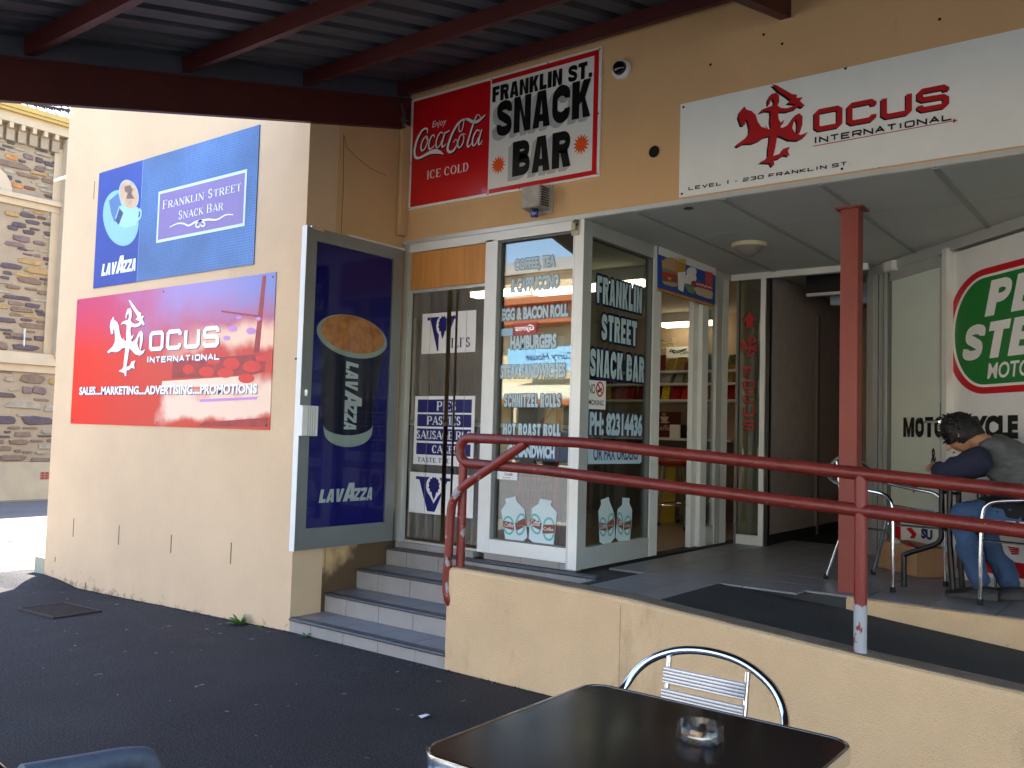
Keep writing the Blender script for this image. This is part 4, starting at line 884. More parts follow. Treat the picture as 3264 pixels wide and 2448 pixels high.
# ---- entry: food banner above, sliding leaf, corner post
EN = part('entry_door', B, (XS, 6.2, ZF))
member(PS, 5.626, 2.600, YB-.02, 2.649, -.06, -.002, 'head', EN, M_ALU)
def sp(fn, x, y): return PS.uv(fn(x, y))[0]
S1, S2, S3, S4, S5, S6, S7 = [sp(z11, x, 900) for x in (468, 512, 566, 632, 678, 732, 800)]
for a, b, m, d1 in ((S1, S2-.003, M_ALUW, -.045), (S2+.003, S3, M_ALUW, -.012), (S4, S5, M_ALU, -.002), (S5+.008, S6, M_ALUW, -.002), (S6, YB, M_ALUW, -.02)):
    member(PS, a, ZF+.005, b, 2.598, d1-.04, d1, 'stile', EN, m)
member(PS, S3, ZF+.005, S4, ZF+.15, -.05, -.01, 'bottom_rail', EN, M_ALU); MB().frect(PS, S3, ZF+.15, S4, 2.6, -.03, -.025).build('pane', G_DARK, EN)
member(PS, 5.626, ZF-.006, S1, ZF+.004, -.10, .01, 'threshold', EN, M_DARK)
a, b = PS.uv(z11(490, 125), -.05), PS.uv(z11(505, 205), -.05); member(PS, a[0], b[1], b[0], a[1], -.046, -.0435, 'latch', EN, M_BLK)
FB = thing('food_banner', 'blue banner with burger, chips and hot dog over the shop entry', 'sign', (XS, 5.9, 2.4))
PFB = Plane((XS+.012, 0, 0), (0, 1, 0), (1, 0, 0))
MB().flatprism(PFB, flat(PFB, z10, [(135, 235), (640, 430), (632, 745), (132, 600)]), -.008, 0).build('board', mat('banner_blue', '#1E4AA0', .45), FB)
MB().flatprism(PFB, flat(PFB, z10, [(135, 235), (640, 430), (640, 492), (135, 305)]), 0, .001).build('white_band', M_WHP, FB)
MB().flatprism(PFB, flat(PFB, z10, [(128, 600), (606, 745), (606, 770), (128, 625)]), -.012, .004).build('timber_batten', mat('pine_batten', '#B8813E', .6), FB)
M_BUN = mat('bun_print', '#C9A178', .5); M_BUN2 = mat('bun_pale_print', '#CDB99A', .5); M_LET = mat('lettuce_print', '#6F9460', .5); M_PAT = mat('patty_print', '#6E5548', .5); M_FRY = mat('fries_print', '#C79A3A', .5); M_CHEESE = mat('cheese_print', '#D8B23E', .5)
def art(poly, m, d, name): MB().sheet(PFB, flat(PFB, z10, poly), d).build(name, m, FB)
art([(162, 350)]+arc(235, 395, 72, 62, 200, 350, 12)[1:]+[(310, 440), (305, 470), (165, 420)], M_BUN, .002, 'burger_bun')
art([(165, 420), (305, 470), (300, 490), (165, 455)], M_LET, .002, 'lettuce'); art([(165, 455), (302, 490), (300, 520), (168, 500)], M_REDC, .002, 'tomato'); art([(160, 500), (300, 520), (300, 555), (165, 540)], M_PAT, .002, 'patty'); art([(205, 505), (250, 515), (232, 540)], M_CHEESE, .003, 'cheese')
art([(162, 540), (300, 558), (298, 590), (260, 592), (185, 570)], M_BUN, .002, 'burger_bun')
for k in range(9): art([(290+k*9, 470-2*abs(k-4)), (280+k*11, 335+8*(k % 3)), (287+k*11, 335+8*(k % 3)), (300+k*9, 470)], M_FRY, .003, 'chip')
art([(300, 465), (372, 460), (350, 640), (305, 615)], M_WHP, .004, 'chip_cup')
art(arc(425, 460, 45, 42, 150, 400, 10)+[(470, 520), (445, 580), (360, 560), (372, 490)], M_WHP, .002, 'burger_bun'); art([(358, 565), (445, 590), (450, 660), (395, 640)], M_LET, .003, 'lettuce')
art(arc(440, 560, 22, 22, 90, 270, 8)+[(460, 545), (600, 590), (612, 625), (590, 628), (470, 590)], M_REDF, .005, 'sausage'); art([(440, 600), (480, 595), (600, 630), (612, 650), (605, 700), (560, 695), (470, 660)], M_BUN2, .004, 'hot_dog_bun')
put_geo(PFB, ribbon(flat(PFB, z10, [(462, 560), (475, 575), (490, 565), (503, 583), (520, 573), (535, 594), (552, 583), (566, 603), (585, 594), (600, 612)]), .008), .006, 'mustard', M_WHP, FB)
art([(545, 450), (612, 468), (608, 595), (552, 572)], M_REDC, .0025, 'drink_cup'); art([(545, 440), (612, 460), (612, 472), (545, 452)], M_WHP, .0035, 'cup_lid')

# ---- rear wall of the recess: lettered pane and corridor doorway
RB = part('lettered_pane', B, (-2.8, YB, ZF))
bx = [PB.uv(z11(x, 1200))[0] for x in (800, 1012, 1056, 1090)]
member(PB, bx[0], ZF, bx[0]+.018, 2.60, -.03, .002, 'stile', RB, MATS['bead_grey']); member(PB, bx[1], ZF, bx[2], 2.60, -.05, .004, 'stile', RB)
member(PB, bx[0]+.018, ZF, bx[1], ZF+.075, -.05, .003, 'bottom_rail', RB); member(PB, XS, 2.60, -1.90, 2.649, -.05, .004, 'head', RB)
MB().frect(PB, bx[0]+.018, ZF+.075, bx[1], 2.6, -.022, -.016).build('pane', G_DARK, RB)
member(PB, bx[2], ZF, bx[3], 2.6, -.06, -.012, 'door_seal', RB, M_BLK)
PGB = Plane((0, YB+.014, 0), (1, 0, 0), (0, -1, 0))
M_REDV = mat('red_vinyl', '#A8231F', .4)
def arrow(off, m, d): MB().sheet(PGB, [(s+off, t-off) for s, t in flat(PGB, z10, [(940, 808), (1000, 890), (968, 888), (966, 952), (908, 955), (908, 898), (876, 900)])], d).build('arrow', m, RB)
arrow(-.008, M_BLK, .001); arrow(0, M_REDV, .002)
for ch, bl, br, tl in (('F', (892, 1380), (965, 1378), (892, 1298)), ('O', (888, 1498), (985, 1495), (888, 1412)), ('C', (888, 1615), (982, 1612), (888, 1535))):
    g = sq_text(ch, 1.1, .25); txt(PGB, z10, '', (bl[0]-8, bl[1]+6), (br[0]-8, br[1]+6), (tl[0]-8, tl[1]+6), M_BLK, RB, .001, geo=g); txt(PGB, z10, '', bl, br, tl, M_REDV, RB, .002, geo=g)
for ch, bl, br, tl in (('U', (888, 215), (980, 213), (888, 128)), ('S', (885, 335), (980, 332), (885, 248))):
    g = sq_text(ch, 1.1, .25); txt(PGB, z11, '', (bl[0]-8, bl[1]+6), (br[0]-8, br[1]+6), (tl[0]-8, tl[1]+6), M_BLK, RB, .001, geo=g); txt(PGB, z11, '', bl, br, tl, M_REDV, RB, .002, geo=g)
# ------------------------------------------------------------------ signs on the walls
_main = [(940,385),(942,350),(955,315),(975,308),(986,330),(985,375),(977,398),(988,418),(1012,428),(1036,420),(1050,408),(1058,424),(1044,442),(1010,452),(985,446),(976,462),(978,500),(984,520),(1000,504),(992,532),(978,548),(988,560),(1010,546),(1028,512),(1040,486),(1058,475),(1070,500),(1066,560),(1052,618),(1044,602),(1048,545),(1045,512),(1034,532),(1026,570),(1036,606),(1056,628),(1086,614),(1070,645),(1045,661),(1010,650),(985,622),(968,606),(962,640),(955,690),(945,745),(972,735),(985,705),(1013,697),(1002,725),(1008,760),(985,750),(965,768),(946,770),(946,808),(936,815),(930,790),(888,776),(915,760),(925,740),(928,690),(935,640),(938,602),(915,606),(895,625),(870,636),(835,630),(812,645),(803,632),(830,606),(846,590),(860,560),(862,525),(858,475),(850,455),(846,500),(832,502),(823,440),(830,405),(850,370),(856,395),(876,410),(890,440),(896,490),(908,530),(926,545),(924,520),(934,555),(946,548),(944,500),(948,460),(948,432),(928,424),(904,432),(915,412),(942,400),(960,394),(966,370),(961,345),(951,362),(946,386)]
_swd = [(962,248),(976,252),(1036,334),(1056,345),(1052,366),(1078,368),(1064,390),(1082,428),(1070,438),(1040,405),(1014,394),(1030,374),(1014,345),(985,300)]
LOGO = [[PLW.uv(z2(*p)) for p in q] for q in (_main, _swd)]
_ax = [p for q in LOGO for p in q]; _b = (min(p[0] for p in _ax), min(p[1] for p in _ax), max(p[0] for p in _ax), max(p[1] for p in _ax))
LOGO = merge([poly_geo([((s-_b[0])/(_b[2]-_b[0]), (t-_b[1])/(_b[3]-_b[1])) for s, t in q]) for q in LOGO])
def logo(pl, r, d, m, par, off=(0, 0), name='logo'):
    g = fit(LOGO, r[0]+off[0], r[1]+off[1], r[2]+off[0], r[3]+off[1]); return put_geo(pl, g, d, name, m, par)
def screws(pl, pts, par, d, r=.006):
    for s, t in pts: MB().lathe(pl.P(s, t, d), [(r, 0), (r, .002), (r*.5, .0035)], 8, pl.n).build('screw', M_SCREW, par)
# small logo on the lettered pane
r = rect_of(PGB, z10, (848, 1220), (1020, 1220), (848, 1010)); logo(PGB, r, .001, M_BLK, RB, (-.006, -.004)); logo(PGB, r, .002, M_REDV, RB)

# ---- blue coffee sign
S1_ = thing('coffee_sign', 'blue wall sign with coffee cup and purple snack bar plaque on the pale wall', 'sign', (-6.18, YL, 2.4))
a0, a1, b0, b1 = -7.268, -5.095, 2.405, 3.383
sm = -7.268+.685
M_BLUE1 = mat('deep_blue_print', '#243E94', .35, var=.22, vscale=1.8, spec=.3); 
def tile_print(name, c1_, c2_, sc):
    m, n, b, o = nodes(name); L = n.links; tc = n.nodes.new('ShaderNodeTexCoord'); mp = n.nodes.new('ShaderNodeMapping'); mp.inputs['Rotation'].default_value = (R(90), 0, 0); L.new(tc.outputs['Object'], mp.inputs[0])
    br = n.nodes.new('ShaderNodeTexBrick'); br.offset = 0; br.inputs['Scale'].default_value = sc; br.inputs['Brick Width'].default_value = .5; br.inputs['Row Height'].default_value = .5; br.inputs['Mortar Size'].default_value = .03
    br.inputs['Color1'].default_value = (*hx(c1_), 1); br.inputs['Color2'].default_value = (*hx(c2_), 1); br.inputs['Mortar'].default_value = (*hx('#6284B4'), 1); br.inputs['Bias'].default_value = .2; L.new(mp.outputs[0], br.inputs[0])
    nz = n.nodes.new('ShaderNodeTexNoise'); nz.inputs['Scale'].default_value = 1.4; L.new(tc.outputs['Object'], nz.inputs[0]); mr = n.nodes.new('ShaderNodeMapRange'); mr.inputs[1].default_value = .35; mr.inputs[2].default_value = .65; mr.inputs[3].default_value = .75; mr.inputs[4].default_value = 1.2; L.new(nz.outputs[0], mr.inputs[0])
    mx = n.nodes.new('ShaderNodeMix'); mx.data_type = 'RGBA'; mx.blend_type = 'MULTIPLY'; mx.inputs[0].default_value = 1; L.new(br.outputs[0], mx.inputs[6]); L.new(mr.outputs[0], mx.inputs[7]); L.new(mx.outputs[2], b.inputs['Base Color']); b.inputs['Roughness'].default_value = .35; b.inputs['Specular IOR Level'].default_value = .3
    MATS[name] = m; return m
MB().frect(PLW, a0, b0, sm, b1, -.002, .008).build('blue_panel', M_BLUE1, S1_); MB().frect(PLW, sm+.002, b0, a1, b1, -.002, .008).build('tiled_panel', tile_print('tile_pattern_print', '#3C5E94', '#44679A', 26), S1_)
MB().frect(PLW, sm-.003, b0, sm+.004, b1, .0082, .0095).build('divider', mat('pale_blue_line', '#7E96CC', .4), S1_)
d = .009
M_SAUC = mat('saucer_print', '#86B6CC', .3, var=.06, vscale=5); M_SAUD = mat('saucer_shade_print', '#456C9C', .3); M_CUP = mat('cup_print', '#9CC6D2', .3, var=.05, vscale=5)
def art1(poly, m, dd, name): MB().sheet(PLW, flat(PLW, z1, poly), d+dd).build(name, m, S1_)
art1(ell(955, 1095, 138, 220, 36, -8), M_SAUC, .0002, 'saucer'); art1([(862, 960), (935, 900), (960, 1000), (905, 1130), (880, 1060)], M_SAUD, .0006, 'saucer_shade')
art1([(912, 1095), (945, 1000), (1090, 1010), (1098, 1060), (1075, 1150), (985, 1175), (935, 1150)], M_CUP, .001, 'cup_body'); put_geo(PLW, ribbon(flat(PLW, z1, catmull([(1092, 1030), (1112, 1040), (1110, 1085), (1085, 1110), (1070, 1090)], 4)), .022), d+.0012, 'cup_handle', M_CUP, S1_)
art1([(945, 1018), (976, 1055), (940, 1150), (912, 1118)], M_NAVYO, .0014, 'cup_mark'); art1(ell(1020, 912, 75, 118, 32, -14), M_CUP, .0016, 'cup_rim')
art1(ell(1020, 912, 70, 110, 32, -14), mat('froth_print', '#C9A07A', .3, var=.25, vscale=16), .002, 'coffee_froth'); art1([(985, 850), (1030, 838), (1050, 870), (1040, 905), (1065, 945), (1000, 945), (1010, 900), (988, 885)], mat('cocoa_print', '#6A4838', .3, var=.2, vscale=20), .0024, 'cocoa_mark')
lavazza(PLW, z1, (802, 1548), (1068, 1510), (930, 1395), M_WHP, S1_, d+.001)
pq = flat(PLW, z1, [(1232, 1290), (1925, 1160), (1945, 716), (1252, 888)]); r = (pq[0][0], (pq[0][1]+pq[1][1])/2, pq[1][0], (pq[2][1]+pq[3][1])/2)
MB().frect(PLW, *r, d-.0006, d+.001).build('plaque_border', mat('plaque_white', '#C9D6E8', .3), S1_); MB().frect(PLW, r[0]+.022, r[1]+.022, r[2]-.022, r[3]-.022, d+.001, d+.0018).build('plaque', mat('purple_print', '#7A5C98', .3, var=.08, vscale=2), S1_)
txt(PLW, z1, '', (1283, 1028), (1900, 888), (1283, 960), M_WHP, S1_, d+.003, geo=serif_text('FRANKLIN STREET', .14, .05, .82)); txt(PLW, z1, '', (1410, 1110), (1760, 1035), (1410, 1040), M_WHP, S1_, d+.003, geo=serif_text('SNACK BAR', .14, .05, .82))
sw = [catmull([(1340, 1168), (1400, 1140), (1450, 1140), (1490, 1155), (1545, 1125), (1590, 1120), (1615, 1140), (1605, 1160), (1585, 1155), (1585, 1140)], 5), catmull([(1838, 1070), (1780, 1072), (1720, 1105), (1680, 1110), (1640, 1108), (1580, 1118), (1548, 1140), (1550, 1165), (1572, 1165), (1575, 1148)], 5)]
for q in sw: put_geo(PLW, ribbon(flat(PLW, z1, q), [.006+.008*math.sin(math.pi*i/len(q)) for i in range(len(q))]), d+.003, 'swirl', M_WHP, S1_)

# ---- red company sign with printed city photograph
S2_ = thing('red_sign', 'glossy red and purple printed company sign below the blue coffee sign', 'sign', (-6.19, YL, 1.27))
a0, a1, b0, b1 = -7.530, -4.846, 1.273, 2.330
def photo_print(name):
    m, n, b, o = nodes(name); L = n.links; g = n.nodes.new('ShaderNodeNewGeometry'); sp = n.nodes.new('ShaderNodeSeparateXYZ'); L.new(g.outputs['Position'], sp.inputs[0])
    def mr(sock, a, b_): q = n.nodes.new('ShaderNodeMapRange'); q.interpolation_type = 'SMOOTHSTEP'; q.inputs[1].default_value = a; q.inputs[2].default_value = b_; L.new(sock, q.inputs[0]); return q.outputs[0]
    nz = n.nodes.new('ShaderNodeTexNoise'); nz.inputs['Scale'].default_value = 2.6; nz.inputs['Detail'].default_value = 3; L.new(g.outputs['Position'], nz.inputs[0])
    def mixc(fac, A, Bc):
        q = n.nodes.new('ShaderNodeMix'); q.data_type = 'RGBA'; L.new(fac, q.inputs[0])
        if isinstance(A, str): q.inputs[6].default_value = (*hx(A), 1)
        else: L.new(A, q.inputs[6])
        if isinstance(Bc, str): q.inputs[7].default_value = (*hx(Bc), 1)
        else: L.new(Bc, q.inputs[7])
        return q.outputs[2]
    def mth(op, a, b_):
        q = n.nodes.new('ShaderNodeMath'); q.operation = op
        for i, v in enumerate((a, b_)):
            if isinstance(v, (int, float)): q.inputs[i].default_value = v
            else: L.new(v, q.inputs[i])
        return q.outputs[0]
    xw = mth('ADD', sp.outputs[0], mth('MULTIPLY', mth('SUBTRACT', nz.outputs[0], .5), .9)); zw = mth('ADD', sp.outputs[2], mth('MULTIPLY', mth('SUBTRACT', nz.outputs[0], .5), .35))
    up = mixc(mr(xw, -7.1, -5.9), '#C23A64', '#9C86BC'); up = mixc(mr(xw, -5.7, -4.8), up, '#8084BE')
    lo = mixc(mr(xw, -7.6, -5.8), '#DE2A1E', '#C83A32'); base = mixc(mr(zw, 1.80, 2.30), lo, up)
    pk = mth('MULTIPLY', mr(xw, -6.25, -6.0), mth('MULTIPLY', mr(zw, 1.28, 1.36), mr(zw, 1.62, 1.5))); base = mixc(pk, base, '#F0CDB4')
    gl = mth('MULTIPLY', mr(xw, -6.2, -5.4), mth('MULTIPLY', mr(zw, 1.78, 1.86), mr(zw, 2.02, 1.9))); base = mixc(gl, base, '#F3C6A8')
    L.new(base, b.inputs['Base Color']); b.inputs['Roughness'].default_value = .3; b.inputs['Specular IOR Level'].default_value = .25; MATS[name] = m; return m
MB().frect(PLW, a0, b0, a1, b1, -.002, .006).build('panel', photo_print('city_photo_print'), S2_)
d = .007; M_RD = mat('dark_red_photo', '#9C3438', .35, var=.25, vscale=12, spec=.25); M_RC = mat('red_disc_photo', '#D43A34', .35, spec=.25); M_PK = mat('pale_photo', '#F0D2B8', .35, spec=.25); M_LIL = mat('lilac_photo', '#C48CC8', .35, spec=.25)
def art2(poly, m, dd, name): MB().sheet(PLW, flat(PLW, z2, poly), d+dd).build(name, m, S2_)
art2([(1955, 70), (1982, 66), (1930, 640), (1888, 640)], M_RD, .0, 'printed_pole'); art2([(1650, 325), (1920, 362), (1920, 376), (1648, 338)], M_RD, .0002, 'printed_arm')
art2([(1290, 700), (1985, 645), (1965, 780), (1890, 800), (1280, 830)], M_RD, .0001, 'printed_band')
for x, y, rx, ry in ((1405, 762, 42, 36), (1540, 780, 58, 38), (1725, 720, 62, 44), (1875, 742, 68, 44), (1680, 790, 62, 36), (1590, 700, 55, 28), (1835, 830, 60, 36)): art2(ell(x, y, rx, ry, 20), M_RC, .0006, 'printed_disc')
for x, y, rx, ry in ((1780, 378, 22, 14), (1735, 462, 34, 22), (1870, 478, 36, 26), (1925, 388, 18, 14), (1690, 530, 28, 18)): art2(ell(x, y, rx, ry, 14), M_LIL, .0006, 'printed_disc')
art2([(1210, 850), (1880, 808), (1872, 880), (1205, 900)], M_PK, .0002, 'printed_band'); art2([(1485, 985), (1920, 965), (1910, 985), (1490, 1005)], M_LIL, .0003, 'printed_band')
art2([(1900, 660), (1990, 650), (1985, 700), (1910, 705)], M_RC, .0005, 'printed_band'); art2([(1520, 1155), (1995, 1120), (1990, 1190), (1470, 1185)], M_RD, .0002, 'printed_band')
logo(PLW, _b, d+.0012, M_NAVYO, S2_, (.006, -.006)); logo(PLW, _b, d+.002, M_WHP, S2_)
for dd, m, o in ((.0012, M_NAVYO, 4), (.002, M_WHP, 0)):
    txt(PLW, z2, '', (1112+o, 628+o), (1632+o, 600+o), (1112+o, 482+o), m, S2_, d+dd, geo=sq_text('OCUS', 1.05, .26, .5))
    txt(PLW, z2, '', (1100+o, 722+o), (1635+o, 700+o), (1100+o, 665+o), m, S2_, d+dd, geo=sq_text('INTERNATIONAL', 1.0, .27, .45, .82))
    txt(PLW, z2, 'SALES....MARKETING....ADVERTISING....PROMOTIONS', (595+o, 952+o), (1915+o, 945+o), (595+o, 893+o), m, S2_, d+dd, .04)
screws(PLW, [(a0+.03, b0+.03), (a1-.03, b0+.03), (a0+.03, b1-.03), (a1-.03, b1-.03), (-6.2, b1-.03), (-6.2, b0+.03)], S2_, d)

# ---- snack bar sign with red soft drink panel
S3_ = thing('snack_bar_sign', 'red and white snack bar sign with cola panel on the fascia', 'sign', (-3.7, YF, 2.9))
a0, a1, b0, b1 = -4.522, -2.886, 2.902, 3.727
MB().frect(PF, a0, b0, a1, b1, -.002, .012).build('panel', mat('sign_white', '#E6E6DF', .3, coat=.3), S3_, bevel=.003)
d = .0125
sdv = PF.uv(z4(912, 435))[0]; W = a1-a0
M_COKE = mat('cola_red', '#C8121C', .28, var=.05, vscale=2, coat=.3)
MB().frect(PF, a0+.022, b0+.020, sdv-.004, b1-.02, d, d+.001).build('red_panel', M_COKE, S3_)
for q in ((sdv+.006, b1-.050, a1-.02, b1-.017), (sdv+.006, b0+.014, a1-.02, b0+.044), (a1-.054, b0+.044, a1-.02, b1-.050)): MB().frect(PF, *q, d, d+.001).build('red_border', M_COKE, S3_)
def heavy(s, bl, br, tl, grow=0, m=M_BLK, dd=.003, off=(0, 0), sh=0.0):
    bl, br, tl = [(q[0]+off[0], q[1]+off[1]) for q in (bl, br, tl)]; txt(PF, z4, s, bl, br, tl, m, S3_, d+dd, geo=hv_text(s))
def hw(s, bl, br, tl, sh): 
    if sh:
        for k in (10, 20, 30, 40): heavy(s, bl, br, tl, m=M_GRYP, dd=.0012+.0002*k/10, off=(-k, k*1.05))
    heavy(s, bl, br, tl)
hw('FRANKLIN ST.', (922, 632), (1800, 410), (922, 500), 0); hw('SNACK', (958, 942), (1785, 760), (958, 628), 1); hw('BAR', (1096, 1290), (1610, 1190), (1096, 985), 1)
def star(cx, cy, r1, r2, n=14): MB().sheet(PF, flat(PF, z4, [(cx+(r1 if i % 2 == 0 else r2)*.82*math.sin(math.pi*i/n), cy-(r1 if i % 2 == 0 else r2)*math.cos(math.pi*i/n)-.22*(r1 if i % 2 == 0 else r2)*math.sin(math.pi*i/n)) for i in range(2*n)]), d+.003).build('starburst', M_ORNG, S3_)
star(1705, 1000, 95, 52); star(975, 1180, 84, 46)
# script lettering
SCR = [([(352, 905), (350, 870), (330, 862), (300, 885), (262, 955), (240, 1035), (238, 1090), (252, 1118), (285, 1118), (330, 1095), (375, 1072), (420, 1062), (460, 1070), (492, 1088)], [8, 16, 18, 22, 26, 28, 28, 26, 24, 26, 34, 44, 30, 4]),
 ([(335, 930), (312, 960), (296, 1010), (298, 1048), (312, 1055), (332, 1030), (350, 985), (352, 945), (338, 928), (345, 960), (375, 960)], [10, 14, 16, 18, 12, 12, 14, 14, 10, 6, 5]),
 ([(415, 940), (405, 918), (388, 930), (368, 975), (362, 1020), (372, 1042), (395, 1030), (415, 1005)], [8, 12, 14, 18, 18, 16, 10, 6]),
 ([(492, 905), (470, 895), (448, 920), (430, 970), (428, 1015), (440, 1030), (462, 1005), (480, 960)], [8, 12, 14, 16, 18, 12, 10, 8]), ([(508, 890), (490, 950), (478, 1005), (488, 1022), (515, 995)], [14, 18, 18, 14, 6]),
 ([(512, 900), (545, 880)], [14, 14]),
 ([(700, 790), (668, 782), (620, 820), (572, 900), (540, 985), (528, 1040), (545, 1068), (580, 1055), (610, 1005), (612, 965), (595, 960), (580, 985)], [10, 18, 22, 24, 26, 28, 26, 20, 14, 10, 8, 6]),
 ([(640, 800), (628, 840), (632, 885), (652, 880), (668, 830), (672, 795), (700, 780), (745, 800), (790, 800), (830, 770), (862, 738)], [6, 8, 10, 10, 10, 12, 22, 28, 28, 20, 4]),
 ([(655, 905), (632, 940), (618, 990), (622, 1025), (640, 1025), (662, 990), (672, 940), (660, 908), (690, 915)], [8, 14, 18, 18, 12, 12, 12, 8, 5]),
 ([(828, 775), (800, 740), (778, 760), (745, 850), (715, 950), (702, 1005), (714, 1022), (740, 990)], [4, 8, 12, 18, 20, 20, 14, 6]),
 ([(812, 885), (790, 875), (768, 905), (750, 955), (748, 1000), (762, 1012), (785, 980), (800, 940)], [8, 12, 14, 16, 18, 12, 10, 8]), ([(830, 868), (812, 930), (800, 985), (810, 1002), (835, 965)], [14, 18, 18, 14, 6])]
k4 = 800/2212/F_PX*5.35
for o, m, dd in (((8, 9), M_BLK, .0012), ((0, 0), M_WHP, .002)):
    gs = []
    for pts, ws in SCR:
        cc = catmull([(x+o[0], y+o[1], w_) for (x, y), w_ in zip(pts, ws)], 5); q = flat(PF, z4, [(c[0], c[1]) for c in cc]); gs.append(ribbon(q, [c[2]*k4*1.15 for c in cc]))
    put_geo(PF, merge(gs), d+dd, 'script_lettering', m, S3_)
txt(PF, z4, 'Enjoy', (392, 868), (515, 845), (392, 800), M_WHP, S3_, d+.002, 0, .2); txt(PF, z4, '', (345, 1308), (710, 1235), (345, 1235), M_WHP, S3_, d+.002, geo=serif_text('ICE COLD', .18, .06))
put_geo(PF, ribbon(flat(PF, z4, arc(832, 995, 10, 11, 0, 360, 10)), .003), d+.002, 'registered_mark', mat('pink_print', '#D87A70', .4), S3_)
screws(PF, [(a0+.012, b0+.012), (a1-.015, b0+.015), (a1-.015, b1-.015), (sdv, b1-.012), (sdv, b0+.012), (a0+.012, 3.25), (a1-.015, 3.3), (-3.5, b0+.012), (-3.3, b1-.012)], S3_, d, .005)

# ---- white company sign over the recess
S4_ = thing('white_sign', 'long white company sign with red knight emblem above the entrance', 'sign', (-1.4, YF, 2.69))
a0, a1, b0, b1 = -2.341, .95, 2.690, 3.243
M_SW = mat('sign_grey_white', '#ECEFEA', .35, var=.02); MB().frect(PF, a0, b0, a1, b1, -.002, .007).build('panel', M_SW, S4_)
d = .0075; M_RF = mat('emblem_red', '#B01C20', .35)
r = rect_of(PF, z5, (470, 905), (905, 800), (470, 525))
_s = [PF.uv(z5(*p)) for p in ((468, 800), (908, 710), (700, 418), (690, 915))]; r = (_s[0][0], _s[3][1], _s[1][0], _s[2][1])
logo(PF, r, d+.001, M_BLK, S4_, (-.010, -.008)); logo(PF, r, d+.002, M_RF, S4_)
for o, m, dd in ((-9, M_BLK, .001), (0, M_RF, .002)): txt(PF, z5, '', (945+o, 705-o), (1762+o, 562-o), (945+o, 575-o), m, S4_, d+dd, geo=sq_text('OCUS', 1.15, .27, .5))
txt(PF, z5, '', (948, 785), (1775, 640), (948, 738), M_BLK, S4_, d+.002, geo=sq_text('INTERNATIONAL', 1.2, .25, .5, .8))
MB().flatprism(PF, flat(PF, z5, [(938, 796), (1785, 643), (1785, 638), (938, 791)]), d+.001, d+.0015).build('underline', M_RF, S4_); MB().sheet(PF, flat(PF, z5, [(1785, 628), (1812, 636), (1785, 655)]), d+.002).build('arrow_head', M_RF, S4_)
txt(PF, z5, '', (183, 1068), (1165, 905), (183, 1035), M_BLK, S4_, d+.002, geo=sq_text('LEVEL 1 - 230 FRANKLIN ST.', 1.15, .29, .6))
screws(PF, [(a0+.02, b0+.02), (a0+.02, b1-.02), PF.uv(z5(1133, 323)), PF.uv(z5(1112, 930))], S4_, d, .007)

# ------------------------------------------------------------------ fixtures
CC = thing('dome_camera', 'white ringed dome security camera on the fascia beside the snack bar sign', 'camera', (-2.744, YF, 3.546))
cpt = Vector((-2.744, YF, 3.546))
MB().lathe(cpt, [(.062, -.002), (.062, .018), (.056, .026), (.045, .028)], 28, (0, -1, 0)).build('ring', M_WHITE, CC, smooth=True)
MB().lathe(cpt, [(.044, .02), (.044, .034), (.038, .052), (.024, .066), (.008, .071)], 24, (0, -1, 0)).build('dome', mat('smoked_dome', '#0C0B0A', .06, coat=.5), CC, smooth=True)
SR = thing('alarm_siren', 'grimy white alarm siren box with blue strobe under the snack bar sign', 'alarm', (-3.33, YF, 2.80))
M_SIR = mat('grimy_plastic', '#A8A49A', .6, var=.2, vscale=12, fine=.1); patch(M_SIR, '#55504A', 16, .6, .15, seed=3)
MB().box((-3.42, YF-.012, 2.715), (-3.235, YF-.0005, 2.905)).build('back_plate', M_SIR, SR, bevel=.004)
MB().hexa([(-3.405, YF-.115, 2.745), (-3.265, YF-.115, 2.745), (-3.25, YF-.012, 2.735), (-3.415, YF-.012, 2.735)], [(-3.405, YF-.115, 2.885), (-3.265, YF-.115, 2.885), (-3.25, YF-.012, 2.895), (-3.415, YF-.012, 2.895)]).build('housing', M_SIR, SR, bevel=.006)
for k in range(8): MB().box((-3.268, YF-.10, 2.755+k*.016), (-3.2485, YF-.03, 2.762+k*.016)).build('louvre_slot', M_BLK, SR)
MB().lathe((-3.335, YF-.065, 2.742), [(.028, 0), (.028, -.012)], 18).build('strobe_base', M_BLK, SR); MB().lathe((-3.335, YF-.065, 2.73), [(.025, 0), (.025, -.035), (.02, -.042), (.0, -.043)], 18).build('strobe_lens', mat('blue_lens', '#1C2F86', .15, coat=.5), SR, smooth=True)
CL = thing('ceiling_lamp', 'round cream rimmed conical lamp on the recess ceiling', 'lamp', (-2.394, 5.762, ZC))
MB().lathe((-2.394, 5.762, ZC), [(.100, 0), (.118, -.006), (.118, -.03), (.108, -.032)], 32).build('rim', mat('cream_plastic', '#CFC7A6', .5), CL, smooth=True)
MB().lathe((-2.394, 5.762, ZC), [(.107, -.028), (.075, -.062), (.03, -.088), (.0, -.092)], 32).build('cone_shade', mat('grey_shade', '#8F8B82', .5), CL, smooth=True)
EX = thing('exit_light', 'pale boxy light fitting hanging in the dark corridor doorway', 'lamp', (-2.0, 7.6, 2.3))
e0, e1 = pY(*z10(1655, 760), 7.6), pY(*z12(295, 560), 7.6)
MB().box((e0.x, 7.57, e0.z), (e1.x-.01, 7.66, e1.z)).build('body', mat('pale_blue_plastic', '#9FB2C0', .5), EX, bevel=.01); MB().box((e0.x+.05, 7.6, e1.z-.005), (e0.x+.08, 7.63, ZC+.03)).build('stem', M_ALU, EX)
MB().box((e0.x-.006, 7.56, e1.z-.03), (e1.x-.004, 7.67, e1.z-.02)).build('rim', M_WHITE, EX)
